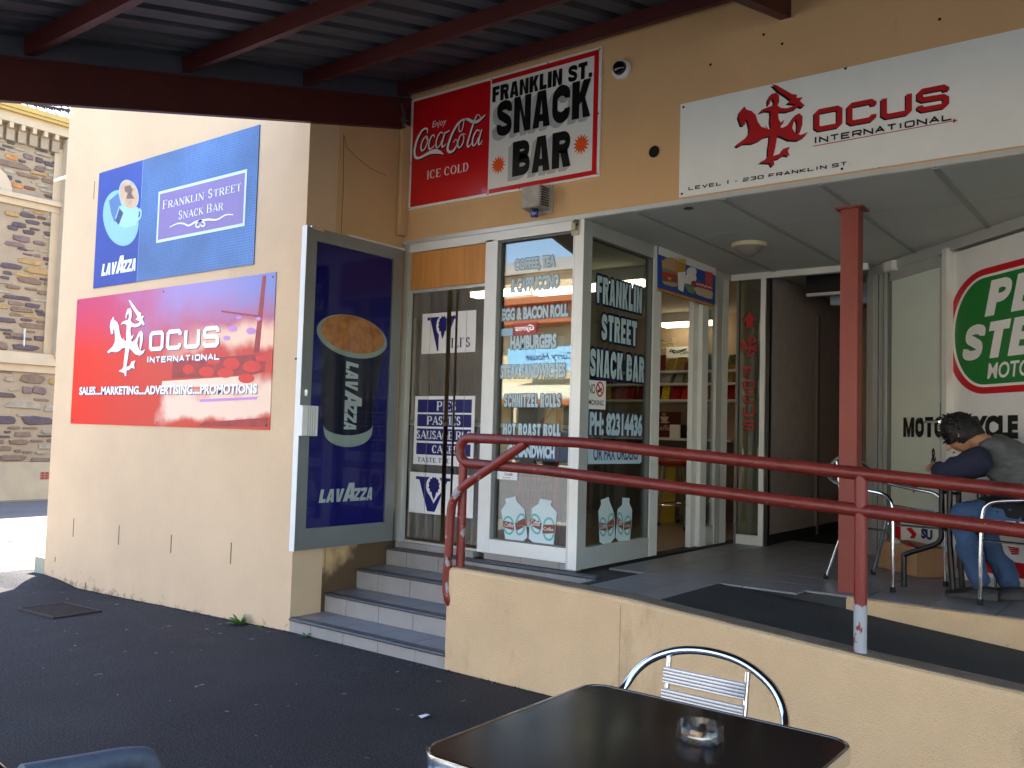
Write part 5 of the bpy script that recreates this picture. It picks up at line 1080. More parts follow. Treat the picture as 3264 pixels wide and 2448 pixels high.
CB = thing('corridor_crate', 'white slatted plastic crate at the end of the dark corridor', 'crate', (-2.05, 10.2, .455))
q0, q1 = pY(*z11(1535, 1180), 10.2), pY(*z11(1720, 1040), 10.2)
for k in range(6): a = q0.x+k*(q1.x+.12-q0.x)/6; MB().box((a, 10.19, .455), (a+.085, 10.21, q1.z)).build('slat', mat('dull_white_slat', '#A8A294', .6), CB)
MB().box((q0.x, 10.21, .455), (q1.x+.12, 10.45, q1.z-.02)).build('box_body', M_DARK, CB)
FTB = thing('tube_light', 'white fluorescent tube under the corridor door head', 'lamp', (-2.3, 7.4, 2.55))
q0, q1 = pY(*z10(1450, 505), 7.3), pY(*z12(30, 475), 7.3); MB().box((q0.x, 7.27, 2.50), (q1.x+.1, 7.32, 2.525)).build('tube', mat('dull_tube', '#C9C9C4', .4), FTB); MB().box((q0.x, 7.265, 2.524), (q1.x+.1, 7.325, ZC+.03)).build('fitting', M_DARK, FTB)

# ------------------------------------------------------------------ motorcycle shop front on the splayed wall
MS = part('motorcycle_shopfront', B, (-1.4, 6.5, ZF))
def sm_(fn, x, y): return PM.uv(fn(x, y))
mS0 = sm_(z12, 295, 900)[0]; mS1 = sm_(z12, 350, 900)[0]; mS1b = sm_(z12, 480, 900)[0]; mS2 = sm_(z12, 925, 900)[0]; mS3 = sm_(z12, 1018, 900)[0]; mE = 3.3
member(PM, mS0, ZF, mS1, 2.58, -.06, .02, 'jamb', MS, M_ALU); member(PM, mS1, ZF, mS1b, 2.58, -.06, -.02, 'side_pane', MS, mat('grey_green_glass', '#6E7B74', .2)); 
for k in (.25, .55): MB().frect(PM, mS1+(mS1b-mS1)*k, ZF, mS1+(mS1b-mS1)*k+.02, 2.58, -.02, .0).build('glazing_bar', M_ALU, MS)
member(PM, mS0, 2.58, mE, ZC-.001, -.06, .012, 'head', MS, M_ALU); member(PM, mS1b, ZF+.012, mS2, 2.50, -.05, -.012, 'door_film', MS, M_FROST)
member(PM, mS2, ZF, mS2+(mS3-mS2)*.55, 2.56, -.06, .004, 'stile', MS, M_ALU); member(PM, mS2+(mS3-mS2)*.55, ZF, mS3, 2.60, -.06, .035, 'stile', MS, M_ALUW)
member(PM, mS1b, 2.50, mS2, 2.58, -.06, .004, 'door_head', MS, M_ALU); member(PM, mS3, ZF, mE, 2.565, -.05, -.012, 'window_film', MS, M_WFILM)
a = sm_(z12, 478, 382); b = sm_(z12, 535, 450); member(PM, a[0], b[1], b[0]+.02, a[1], .004, .05, 'door_closer', MS, M_WHITE)
a = sm_(z13, 905, 75); b = sm_(z13, 922, 258); member(PM, a[0], b[1], b[0], a[1], .004, .03, 'handle_plate', MS, M_CHROME); a = sm_(z13, 805, 204); b = sm_(z13, 905, 218); member(PM, a[0], b[1], b[0], a[1], .03, .05, 'lever_handle', MS, M_CHROME)
a = sm_(z13, 945, 155); b = sm_(z13, 965, 185); member(PM, a[0], b[1], b[0], a[1], .035, .045, 'lock_cylinder', MS, M_WHITE)
member(PM, mS3, ZF, mE, ZF+.05, -.012, .03, 'sill', MS, M_ALUW); member(PM, mS1b, ZF, mS2, ZF+.012, -.05, .02, 'threshold', MS, M_ALU)
d = -.011
M_GRN = mat('green_print', '#1E7A34', .3); M_RSIGN = mat('bright_red_print', '#C4141F', .3)
def lob(gx, m, dd, name):
    s0_, tt, tb = PM.uv(z12(1035+gx, 760))[0]+.002, PM.uv(z12(1300, 430+gx*1.0))[1], PM.uv(z12(1300, 1535-gx*1.0))[1]
    cxs, cz, ry = PM.uv(z12(1300, 980))[0], (tt+tb)/2, (tt-tb)/2; rx = cxs-PM.uv(z12(955+gx, 980))[0]
    pts = [(max(mS3+.004, cxs-rx*math.cos(R(a))**1), cz+ry*math.sin(R(a))) for a in range(-90, 91, 6)]; pts += [(mE-.4, tt), (mE-.4, tb)]
    MB().sheet(PM, pts, d+dd).build(name, m, MS)
lob(0, M_RSIGN, .0, 'oval_border'); lob(58, M_WHP, .001, 'oval_border'); lob(82, M_GRN, .002, 'oval_field')
def mt(fn, s, bl, br, tl, m, dd, bold=.04, sh=0.0): txt(PM, fn, s, bl, br, tl, m, MS, d+dd, bold, sh)
sPE = PM.uv(z12(1302, 850)); sh_ = PM.uv(z12(1340, 530))
def mrow(s, x0, yb, yt, wid, m, bold, sh, fn=z12, geo=None):
    s0, t0 = PM.uv(fn(x0, yb)); t1 = PM.uv(fn(x0+10, yt))[1]; put_geo(PM, fit(geo or text_geo(s, bold, sh), s0, t0, s0+wid, t1), d+.003, 'lettering', m, MS)
wpe = PM.uv(z12(1520, 700))[0]-PM.uv(z12(1302, 700))[0]
mrow('PET', 1302, 857, 548, wpe*3.05, M_WHP, .06, .22, geo=hv_text('PET', .09, .2)); wst = PM.uv(z12(1303, 1100))[0]-PM.uv(z12(1108, 1100))[0]
mrow('STEV', 1108, 1250, 945, wst*4.1, M_WHP, .06, .22, geo=hv_text('STEV', .09, .2)); mrow('MOTOR', 1325, 1405, 1265, (PM.uv(z12(1430, 1350))[0]-PM.uv(z12(1325, 1350))[0])*4.2, M_WHP, .02, .15)
s0, t0 = PM.uv(z13(610, 318)); s1, t1 = PM.uv(z13(1415, 155)); t1 = PM.uv(z13(610, 178))[1]; sMid = PM.uv(z13(885, 250))[0]
wM = PM.uv(z13(888, 250))[0]-s0
put_geo(PM, fit(hv_text('MOTO', .08), s0, t0, s0+wM*1.02, t1), -.011+.003, 'lettering', M_BLK, MS)
s2 = PM.uv(z13(960, 250))[0]; s3 = PM.uv(z13(1418, 250))[0]; put_geo(PM, fit(text_geo('RCYCLE', .065), s2, t0, s3, t1), d+.003, 'lettering', M_BLK, MS)
mrow('&', 805, 530, 395, .06, M_BLK, .02, 0, z13); mrow('LIF', 1128, 752, 700, .10, M_BLK, .03, 0, z13)
# red and white brand panels low on the glass
def low(fn, q, m, dd, name): MB().sheet(PM, flat(PM, fn, q), d+dd).build(name, m, MS)
low(z13, [(535, 790), (895, 850), (893, 900), (590, 893), (590, 1060), (535, 1055)], M_RSIGN, .002, 'red_panel'); low(z13, [(592, 895), (893, 902), (893, 1090), (592, 1062)], M_WHP, .002, 'white_panel')
low(z13, [(630, 960), (665, 955), (705, 1000), (690, 1030), (655, 1030), (672, 1005)], M_RSIGN, .003, 'brand_mark'); mrow('SU', 735, 1030, 960, .13, M_NAVYO, .06, 0, z13)
low(z13, [(660, 655), (680, 560), (690, 650), (760, 655), (700, 675), (682, 715)], M_RSIGN, .002, 'brand_mark')
low(z13, [(985, 1120), (1340, 1190), (1600, 1230), (1600, 1345), (1340, 1295), (985, 1240)], M_RSIGN, .002, 'red_panel'); low(z13, [(1310, 1060), (1600, 1080), (1600, 1225), (1330, 1190)], M_WHP, .001, 'white_panel')
for k in range(4): low(z13, [(1340+k*8, 1085+k*16), (1430, 1100+k*12), (1415, 1110+k*12), (1352+k*8, 1098+k*16)], M_RSIGN, .003, 'wing_mark')
# ------------------------------------------------------------------ inside the snack bar
M_FLU = mat('fluorescent_tube', (1.0, .86, .62), .4, emit=.85)
FL = []
for i, (fn, q0, q1, lab) in enumerate(((z10, (320, 920), (492, 915), 'warm lit fluorescent ceiling light seen through the entry doorway'), (z8, (0, 785), (300, 775), 'warm lit fluorescent ceiling light behind the strip curtain'), (z8, (640, 760), (800, 752), 'short lit fluorescent ceiling light behind the menu window'), (z8, (950, 735), (1360, 690), 'lit fluorescent ceiling light behind the lettered side window'))):
    a, b = pZ(*fn(*q0), 2.56), pZ(*fn(*q1), 2.56)
    c = (a+b)/2; ln = min(1.25, max(.6, (b-a).length))
    c.x = min(-3.3, max(-7.2, c.x)); c.y = min(8.9, max(5.2, c.y))
    F = thing('ceiling_light', lab, 'lamp', (c.x, c.y, ZC+.03), group='fluorescent lights in the snack bar')
    MB().box((c.x-ln/2, c.y-.06, 2.53), (c.x+ln/2, c.y+.06, 2.575)).build('diffuser', M_FLU, F); MB().box((c.x-ln/2-.02, c.y-.07, 2.576), (c.x+ln/2+.02, c.y+.07, ZC+.031)).build('fitting', M_WHITE, F)
YSH = 8.55
SH = thing('snack_shelf', 'white wall shelf unit stocked with bright snack packets', 'shelf', (-4.6, YSH, .45))
sh_z = [pY(*fn(300, yy), YSH).z for fn, yy in ((z10, 1330), (z10, 1440), (z10, 1585), (z11, 405))]
sxa, sxb = -6.2, pY(*z10(560, 1400), YSH).x+.35
for k, zz in enumerate(sh_z): MB().box((sxa, YSH-.02 if k < 3 else YSH-.18, zz-.025), (sxb, 9.199, zz)).build('shelf_board', M_WHITE, SH)
MB().box((sxa, 9.10, sh_z[3]), (sxb, 9.199, sh_z[0]+.75)).build('back_board', M_INT, SH); MB().box((sxa, YSH, .455), (sxa+.03, 9.1, sh_z[0]+.5)).build('side_board', M_WHITE, SH)
MB().box((sxa+.04, YSH+.1, .455), (sxb-.03, 9.0, sh_z[3]-.026)).build('cupboard', mat('cupboard_grey', '#6C6258', .7), SH)
pcol = ['#7A2A2C', '#3A5F80', '#4A6A50', '#A08C48', '#8E5A38', '#4E5A70', '#A8A8A0', '#3A6E70', '#6A7A58']
rp_ = random.Random(11)
levels = [('top', sh_z[0], .17), ('middle', sh_z[1], .19), ('bottom', sh_z[2], .22)]
for nm, zz, hh in levels:
    x = sxa+.5
    while x < sxb-.12:
        wv = rp_.uniform(.06, .12); hv = hh*rp_.uniform(.75, 1.1); yv = YSH+rp_.uniform(.02, .10); tl = rp_.uniform(.02, .06)
        c = ['#A31820', '#B5202A', '#C02A20', '#D8C23A', '#8E1620'] if nm == 'bottom' else pcol
        col = rp_.choice(c); mm_ = mat('packet_'+col.strip('#'), col, .25, var=.3, vscale=30, coat=.3)
        o = MB().hexa([(x, yv, zz+.0005), (x+wv, yv, zz+.0005), (x+wv, yv+.07, zz+.0005), (x, yv+.07, zz+.0005)], [(x+.006, yv+.03+tl, zz+hv), (x+wv-.006, yv+.03+tl, zz+hv), (x+wv-.006, yv+.05+tl, zz+hv), (x+.006, yv+.05+tl, zz+hv)]).build('snack_packet', mm_)
        tag(o, f'small glossy snack packet standing on the {nm} board of the snack shelf', 'packet', f'snack packets on the {nm} shelf board')
        x += wv+rp_.uniform(.004, .02)
def wallsign(name, lab, cat, fn, q, y, m): 
    pl = Plane((0, y, 0), (1, 0, 0), (0, -1, 0)); pts = flat(pl, fn, q); s0, s1 = min(p[0] for p in pts), max(p[0] for p in pts); t0, t1 = (pts[0][1]+pts[1][1])/2, (pts[2][1]+pts[3][1])/2
    T = thing(name, lab, cat, ((s0+s1)/2, y, t0)); MB().frect(pl, s0, t0, s1, t1, -.01, 0).build('card', m, T); return T, pl
T, pl = wallsign('tobacco_notice', 'cream tobacco notice with dark capitals on the back wall', 'notice', z10, [(60, 1190), (285, 1150), (285, 1035), (60, 1055)], 9.09, mat('cream_card', '#C9B88E', .6))
for s, bl, br, tl in (('TOBACCO', (112, 1080), (256, 1078), (112, 1052)), ('PRODUCTS', (100, 1120), (264, 1118), (100, 1095)), ('SOLD H', (108, 1165), (206, 1162), (108, 1140))): txt(pl, z10, s, bl, br, tl, M_BLK, T, .002)
T, pl = wallsign('jerky_sign', 'white shelf sign with green sketched lettering above the snack packets', 'notice', z10, [(205, 1215), (480, 1215), (480, 1118), (205, 1120)], 9.07, M_WHP)
M_GSK = mat('green_ink', '#2E5A2C', .5); txt(pl, z10, 'CHEWING', (325, 1190), (455, 1185), (325, 1160), M_GSK, T, .002, .02, .2); put_geo(pl, ribbon(flat(pl, z10, catmull([(232, 1170), (250, 1145), (275, 1185), (265, 1150), (300, 1160), (385, 1138), (300, 1175), (240, 1160)], 4)), .012), .002, 'sketch', M_GSK, T)
T, pl = wallsign('coffee_poster', 'dark red coffee poster with a white cup above the bench', 'poster', z11, [(40, 395), (325, 395), (325, 175), (40, 172)], 8.62, mat('maroon_print', '#4E1A16', .4))
put_geo(pl, poly_geo(flat(pl, z11, [(152, 215), (225, 215), (215, 250), (195, 262), (178, 262), (160, 248)])), .001, 'cup', M_BUN2, T); put_geo(pl, poly_geo(flat(pl, z11, ell(190, 266, 45, 7, 16))), .001, 'saucer', M_BUN2, T)
for k in (170, 183, 196): put_geo(pl, ribbon(flat(pl, z11, [(k, 208), (k+5, 200), (k-2, 192), (k+4, 184)]), .006), .001, 'steam', M_BUN2, T)
txt(pl, z11, 'Caffe', (95, 338), (240, 335), (95, 288), M_BUN2, T, .002, 0, .3)
NP = thing('napkin_holder', 'black napkin holder with white napkins on the shop bench', 'napkin holder', pY(*z11(290, 388), 8.45))
q = lambda x, y: pY(*z11(x, y), 8.45); a, b = q(245, 400), q(335, 288); zb = sh_z[3]+.0005
MB().box((a.x, 8.42, zb), (b.x, 8.44, b.z)).build('front_plate', M_WHP, NP); MB().box((a.x+.02, 8.441, zb), (b.x+.03, 8.53, b.z+.002)).build('casing', M_BLACK, NP)
RK = thing('ashtray_stand', 'small dark dish with a cream card on the shop bench', 'dish', pY(*z11(425, 388), 8.45)); a, b = q(380, 396), q(470, 365); MB().box((a.x, 8.40, zb), (b.x, 8.5, zb+.03)).build('dish', M_BLACK, RK); MB().box((a.x+.02, 8.42, zb+.0305), (b.x-.02, 8.48, zb+.07)).build('card', M_BUN2, RK)
# bar stools
M_STSEAT = mat('red_stool_vinyl', '#8E1E16', .35, coat=.2)
def stool(loc, lab, rz):
    t = thing('bar_stool', lab, 'stool', loc, rz, 'red bar stools at the shop bench')
    MB().lathe((0, 0, .612), [(.13, -.035), (.185, -.02), (.196, .0), (.19, .022), (.15, .034), (.0, .03)], 28).build('seat', M_STSEAT, t, smooth=True, local=True)
    for k in range(4):
        a = R(45+90*k); c, s = math.cos(a), math.sin(a); MB().tube([(c*.11, s*.11, .585), (c*.21, s*.21, .02)], .011, 8).build('leg', M_CHROME, t, smooth=True, local=True); MB().tube([(c*.209, s*.209, .03), (c*.213, s*.213, 0)], .014, 8).build('rubber_foot', M_RUB, t, local=True)
    MB().tube([(math.cos(R(a))*.175, math.sin(R(a))*.175, .22) for a in range(0, 360, 20)], .007, 6, closed=True).build('foot_ring', M_CHROME, t, smooth=True, local=True)
    return t
st1 = pZ(*z11(250, 1195), .453); st2 = pZ(*z11(425, 1170), .453)
stool((st1.x, st1.y, .452), 'red topped chrome bar stool just inside the shop entry', .3); stool((st2.x+.02, st2.y+.12, .452), 'red topped chrome bar stool half hidden by the sliding door frame', .9)
YP = Plane((0, 8.0, 0), (1, 0, 0), (0, -1, 0)); pts = flat(YP, z11, [(110, 1100), (280, 1090), (265, 530), (110, 525)])
YB_ = thing('yellow_board', 'mustard yellow board leaning behind the bar stools', 'board', (pts[0][0], 8.0, .453)); MB().frect(YP, pts[0][0], .453, pts[1][0], max(.95, pts[2][1]), -.03, 0).build('board', mat('mustard_paint', '#9A8420', .6), YB_)
# red wire display stand behind the front window
DS = thing('wire_stand', 'red painted wire display stand behind the menu window', 'display stand', (-3.35, 5.0, .453))
M_RW = mat('red_wire', '#A8241C', .4); YD = 5.02
q = lambda x, y: (pY(*z9(x, y), YD).x, YD, pY(*z9(x, y), YD).z)
xa, xb = q(290, 1100)[0], q(598, 1100)[0]; zt_ = 1.55
for x in (xa, xb): MB().box((x-.015, YD-.015, .453), (x+.015, YD+.015, zt_ if x == xb else 1.0)).build('upright', M_RW, DS)
MB().tube([(xb, YD, zt_-.02), (xa, YD, 1.2)], .012, 8).build('brace', M_RW, DS)
for k in range(7): z_ = .50+k*.08; MB().box((xa, YD-.004, z_), (xb, YD+.004, z_+.006)).build('cross_wire', M_RW, DS)
for k in range(13): x = xa+(xb-xa)*k/12; MB().box((x-.003, YD-.008, .47), (x+.003, YD-.002, 1.0)).build('wire', M_RW, DS)
MB().box((xa, YD-.012, .453), (xb, YD+.25, .49)).build('base', M_RW, DS)
CTR = thing('shop_counter', 'brown shop counter inside behind the menu window', 'counter', (-5.6, 6.6, .45)); MB().box((-7.2, 6.9, .453), (-4.9, 7.4, 1.35)).build('cabinet', mat('counter_brown', '#5A4330', .5, var=.2), CTR); MB().box((-7.2, 6.85, 1.3505), (-4.88, 7.45, 1.39)).build('worktop', M_WHITE, CTR)

# ------------------------------------------------------------------ aluminium cafe chairs
def slat_mesh(w, h, ribs=6, t=.004, curve=0.0):
    """ribbed slat in the local xz plane, ribs along x"""
    mb = MB(); pr = []
    for i in range(ribs):
        z = -h/2+h*i/ribs; pr += [(z, -t*.4), (z+h/ribs*.18, -t*1.6), (z+h/ribs*.72, -t*1.6), (z+h/ribs*.9, -t*.4)]
    pr += [(h/2, -t*.4), (h/2, t*.5), (-h/2, t*.5)]
    a = [(-w/2, y, z) for z, y in pr]; mb.prism(a, (w, 0, 0)); return mb
def make_chair(label):
    t = thing('cafe_chair', label, 'chair', (0, 0, 0), 0, 'aluminium cafe chairs')
    half = [(.250, -.235, .02), (.247, -.232, .30), (.243, -.224, .47), (.241, -.202, .525), (.241, -.155, .548), (.241, -.05, .560), (.241, .08, .574), (.236, .17, .592), (.224, .225, .622), (.199, .252, .668), (.154, .268, .706), (.084, .280, .734), (0, .284, .743)]
    full = [(-x, y, z) for x, y, z in half]+[(x, y, z) for x, y, z in half[::-1][1:]]
    MB().tube(catmull(full, 4), .0108, 12).build('frame_tube', M_CHROME, t, smooth=True, local=True)
    for s in (-1, 1):
        MB().tube([(s*.19, .10, .425), (s*.225, .235, .02)], .0125, 12).build('leg', M_CHROME, t, smooth=True, local=True)
        for fx, fy in ((.250, -.235), (.227, .242)): MB().tube([(s*fx, fy, .03), (s*fx, fy, 0)], .015, 10).build('rubber_foot', M_RUB, t, local=True)
        MB().tube([(s*.110, .205, .40), (s*.110, .24, .55), (s*.110, .264, .717)], .008, 10).build('back_post', M_CHROME, t, smooth=True, local=True)
        MB().tube([(s*.243, -.225, .425), (s*.21, -.20, .43), (s*.20, .10, .425), (s*.19, .21, .42)], .010, 8).build('seat_rail', M_CHROME, t, smooth=True, local=True)
        MB().tube([(s*.248, -.23, .34), (s*.205, .135, .33)], .007, 8).build('stretcher', M_CHROME, t, smooth=True, local=True)
    MB().tube([(-.2, .205, .42), (.2, .205, .42)], .010, 8).build('seat_bar', M_CHROME, t, smooth=True, local=True); MB().tube([(-.21, -.2, .425), (.21, -.2, .425)], .010, 8).build('seat_bar', M_CHROME, t, smooth=True, local=True)
    for z_, y_ in ((.672, .244), (.618, .234), (.564, .223)):
        o = slat_mesh(.228, .042, 5).build('back_slat', M_SLAT, t, local=True); o.location = (0, y_, z_); o.rotation_euler = (R(-11), 0, 0)
    for k in range(6):
        o = slat_mesh(.40, .052).build('seat_slat', M_SLAT, t, local=True); o.location = (0, -.165+k*.066, .442); o.rotation_euler = (R(-90), 0, 0)
    return t
def place(root, loc, rz): root.location = loc; root.rotation_euler = (0, 0, rz); return root
ch0 = make_chair('aluminium cafe chair with ribbed back slats pushed against the brown topped table'); place(ch0, (-1.003, 1.905, .010*0+fz(-1, 1.9)), R(-1))
c = copy_tree(ch0); c['label'] = 'empty aluminium cafe chair between the red post and the cardboard box'; fd = Vector((.93, -.36, 0)); place(c, (-1.47, 5.66, ZF+.001), math.atan2(fd.y, fd.x)+math.pi/2)
c = copy_tree(ch0); c['label'] = 'aluminium cafe chair with the man in the grey vest sitting on it'; place(c, (-.655, 5.535, ZF+.001), R(-90))
c = copy_tree(ch0); c['label'] = 'aluminium cafe chair with only its curved armrest showing above the asphalt'; place(c, (-1.655, .950, fz(-1.7, .9)), R(180)); near_chair = c
for s in (-1, 1): MB().tube(catmull([(s*.243, -.226, .44), (s*.241, -.204, .523), (s*.241, -.155, .548), (s*.241, -.05, .560), (s*.241, .08, .574)], 5), [.018]+[.024]*20, 12).build('armrest', mat('grey_armrest', '#5C6470', .45, var=.15, vscale=40, bump=.2), near_chair, smooth=True, local=True)

# ------------------------------------------------------------------ brown table with ashtray
TB = thing('cafe_table', 'square brown laminate cafe table with metal rim carrying the ashtray', 'table', (-.81, 1.487, 0), R(0))
def rrect(h, r, n=6): 
    out = []
    for cx, cy, a0 in ((h-r, h-r, 0), (-h+r, h-r, 90), (-h+r, -h+r, 180), (h-r, -h+r, 270)): out += [(cx+r*math.cos(R(a0+90*k/n)), cy+r*math.sin(R(a0+90*k/n))) for k in range(n+1)]
    return out
M_TOP = mat('brown_laminate', '#241A18', .15, var=.18, vscale=3, rvar=.09, spec=.32, bump=.03, bscale=14, stretch=(1, .35, 1)); patch(M_TOP, '#6A5F58', 60, .76, .02, seed=2)
rr = rrect(.291, .045); MB().prism([(x, y, .700) for x, y in rr], (0, 0, .0292)).build('top', M_TOP, TB, local=True)
mb = MB(); ro = rrect(.300, .054); n = len(ro); prof = [(0, .700), (1, .702), (1, .724), (.82, .730), (.3, .7312), (0, .7296)]; vs = []
for i in range(n):
    for f, z_ in prof: vs.append((rr[i][0]+(ro[i][0]-rr[i][0])*f, rr[i][1]+(ro[i][1]-rr[i][1])*f, z_))
k = len(prof); mb.add(vs, [[i*k+j, ((i+1) % n)*k+j, ((i+1) % n)*k+(j+1) % k, i*k+(j+1) % k] for i in range(n) for j in range(k)]); mb.build('rim', M_CHROME, TB, smooth=True, local=True)
MB().tube([(0, 0, .03), (0, 0, .699)], .03, 14).build('column', M_CHROME, TB, smooth=True, local=True); MB().lathe((0, 0, 0), [(.21, .003), (.21, .012), (.05, .035), (.035, .05)], 28).build('base', M_CHROME, TB, smooth=True, local=True); MB().box((-.2, -.02, .68), (.2, .02, .6995)).build('bracket', M_BLACK, TB, local=True)
TB.location.z = fz(-.81, 1.487)-.001
M_GLS = glass('clear_ashtray_glass', (.94, .97, 1.0), 1.2, .0)
ac = pZ(*Z(2080, 2030, .3029)(500, 985), .745); zt_ = TB.location.z+.7296
AT = thing('ashtray', 'round clear glass ashtray with a cigarette butt on the brown table', 'ashtray', (ac.x, ac.y, zt_), R(20))
mb = MB(); n = 64; vs = []
for i in range(n):
    a = 2*math.pi*i/n; notch = min(abs(((math.degrees(a)-o+180) % 360)-180) for o in (40, 160, 280)); ht = .030-(.011 if notch < 7 else 0)
    for r_, z_ in ((.040, .0), (.0445, .004), (.0445, ht-.003), (.042, ht), (.0375, ht-.001), (.035, .011), (.030, .008)): vs.append((r_*math.cos(a), r_*math.sin(a), z_+.0004))
vs += [(0, 0, .0004), (0, 0, .0084)]; k = 7
mb.add(vs, [[i*k+j, ((i+1) % n)*k+j, ((i+1) % n)*k+j+1, i*k+j+1] for i in range(n) for j in range(k-1)]+[[i*k, n*k, ((i+1) % n)*k] for i in range(n)]+[[i*k+6, ((i+1) % n)*k+6, n*k+1] for i in range(n)]); mb.build('dish', M_GLS, AT, smooth=True, local=True)
BT = tag(MB().tube([(ac.x-.012, ac.y-.012, zt_+.0135), (ac.x+.008, ac.y-.016, zt_+.0135)], .0048, 10).build('cigarette_butt', mat('filter_tan', '#D89A5A', .7, var=.2)), 'tan cigarette butt lying in the glass ashtray', 'cigarette butt')

# ------------------------------------------------------------------ terrace table and cardboard box
T2 = thing('terrace_table', 'black legged table in front of the seated man on the terrace', 'table', (-1.16, 5.58, ZF))
tz = 1.105; MB().box((-1.46, 5.30, tz-.022), (-.90, 5.86, tz)).build('top', mat('dark_table_top', '#1B1719', .3), T2, bevel=.005)
lp = [(-1.344, 5.60, ZF), (-1.344, 5.60, ZF+.16), (-1.335, 5.60, ZF+.19), (-1.18, 5.575, ZF+.26), (-1.14, 5.57, ZF+.30), (-1.135, 5.57, ZF+.36), (-1.135, 5.57, tz-.02)]
MB().tube(catmull(lp, 4), .0155, 10).build('leg', M_BLACK, T2, smooth=True)
for x, y in ((-1.05, 5.455), (-1.05, 5.70)): MB().tube([(x, y, ZF), (x-.02, y, ZF+.3), (x-.02, y, tz-.02)], .0155, 10).build('leg', M_BLACK, T2, smooth=True)
MB().tube([(-1.135, 5.57, tz-.075), (-1.02, 5.46, tz-.075)], .009, 8).build('cross_bar', M_BLACK, T2); MB().tube([(-1.135, 5.57, ZF+.36), (-1.06, 5.46, ZF+.36)], .009, 8).build('cross_bar', M_BLACK, T2)
BX = thing('cardboard_box', 'open cardboard box with orange print full of red and white packs', 'box', (-1.45, 6.25, ZF))
A_, B_, C_ = Vector((-1.681, 6.335, 0)), Vector((-1.37, 6.032, 0)), Vector((-1.215, 6.19, 0)); E_ = A_+C_-B_; M_CARD = mat('cardboard', '#A98560', .8, var=.06, vscale=8)
def wallp(p, q, nm):
    dn = (q-p).normalized(); nn = Vector((-dn.y, dn.x, 0))*.004
    MB().hexa([p+Vector((0, 0, ZF+.001)), q+Vector((0, 0, ZF+.001)), q+nn+Vector((0, 0, ZF+.001)), p+nn+Vector((0, 0, ZF+.001))], [p+Vector((0, 0, ZF+.185)), q+Vector((0, 0, ZF+.185)), q+nn+Vector((0, 0, ZF+.185)), p+nn+Vector((0, 0, ZF+.185))]).build(nm, M_CARD, BX)
for p, q in ((A_, B_), (B_, C_), (C_, E_), (E_, A_)): wallp(p, q, 'side')
MB().prism([p+Vector((0, 0, ZF+.001)) for p in (A_, B_, C_, E_)], (0, 0, .005)).build('bottom', M_CARD, BX)
PBX = Plane((A_.x, A_.y, 0), (B_-A_), Vector((-1, -1, 0))); txt(PBX, z13, "ppy's", (515, 1195), (622, 1200), (515, 1140), mat('orange_ink', '#CF5A22', .6), BX, .002, .02, .2)
MB().sheet(PBX, flat(PBX, z13, [(480, 1225), (650, 1250), (650, 1256), (480, 1231)]), .002).build('print_line', MATS['orange_ink'], BX)
rb = random.Random(4)
for i in range(14):
    u_, v_ = rb.uniform(.12, .88), rb.uniform(.15, .85); p = A_+(B_-A_)*u_+(E_-A_)*v_; c_ = rb.choice(['#B3212B', '#D9D6D0', '#9A1A24', '#D8CFC8', '#C23B6A'])
    o = MB().lathe((p.x, p.y, ZF+.16+rb.uniform(-.02, .02)), [(.0, -.03), (.03, -.02), (.038, .0), (.028, .02), (.0, .028)], 10, (rb.uniform(-1, 1), rb.uniform(-1, 1), .8)).build('sweet_pack', mat('pack_'+c_.strip('#'), c_, .3, var=.2, vscale=40), smooth=True)
    tag(o, 'small round red or white pack lying in the open cardboard box', 'packet', 'packs in the cardboard box')
mbf = MB(); mbf.prism([A_+Vector((.01, 0, ZF+.1)), B_+Vector((0, .01, ZF+.1)), C_+Vector((-.01, 0, ZF+.1)), E_+Vector((0, -.01, ZF+.1))], (0, 0, .02)); mbf.build('packing', M_CARD, BX)
# ------------------------------------------------------------------ the seated man
PN = thing('person', 'man in grey vest and navy sleeves hunched over the black terrace table', 'person', (-.66, 5.53, ZF))
def skin(name, verts, edges, radii, m, root=0, sub=2, disp=0.0):
    me = bpy.data.meshes.new(name); off = wloc(PN); me.from_pydata([Vector(v)-off for v in verts], edges, []); o = bpy.data.objects.new(name, me); COL.objects.link(o)
    sk = o.modifiers.new('s', 'SKIN'); sk.use_smooth_shade = True
    for i, r in enumerate(radii):
        sv = me.skin_vertices[0].data[i]; sv.radius = r if isinstance(r, tuple) else (r, r); sv.use_root = (i == root)
    su = o.modifiers.new('u', 'SUBSURF'); su.levels = sub; su.render_levels = sub
    bpy.context.view_layer.update(); dg = bpy.context.evaluated_depsgraph_get(); nm = bpy.data.meshes.new_from_object(o.evaluated_get(dg)); o.modifiers.clear(); o.data = nm; nm.name = name
    if disp:
        for v in nm.vertices: v.co += v.normal*disp*mnoise.noise(v.co*22)
    for p in nm.polygons: p.use_smooth = True
    nm.materials.clear(); nm.materials.append(m); o.parent = PN; return o
M_SKIN = mat('skin', '#B98A6A', .55, var=.06, vscale=20); M_HAIR = mat('black_hair', '#0B0A0A', .5, bump=.6, bscale=120); M_VEST = mat('grey_vest', '#54575A', .8, var=.22, vscale=16, bump=.9, bscale=26, stretch=(1, 1, 2.5)); M_NAVYC = mat('navy_cloth', '#1C2038', .85, var=.1, vscale=14, bump=.4, bscale=40); M_JEAN = mat('blue_denim', '#3A5478', .85, var=.22, vscale=12, fine=.12, bump=.3); M_JKT = mat('black_cloth', '#0F0F11', .85, bump=.4, bscale=40)
pel, ab, ch, nk, hd = (-.62, 5.53, .96), (-.66, 5.53, 1.08), (-.80, 5.53, 1.255), (-.925, 5.52, 1.330), (-1.005, 5.515, 1.345)
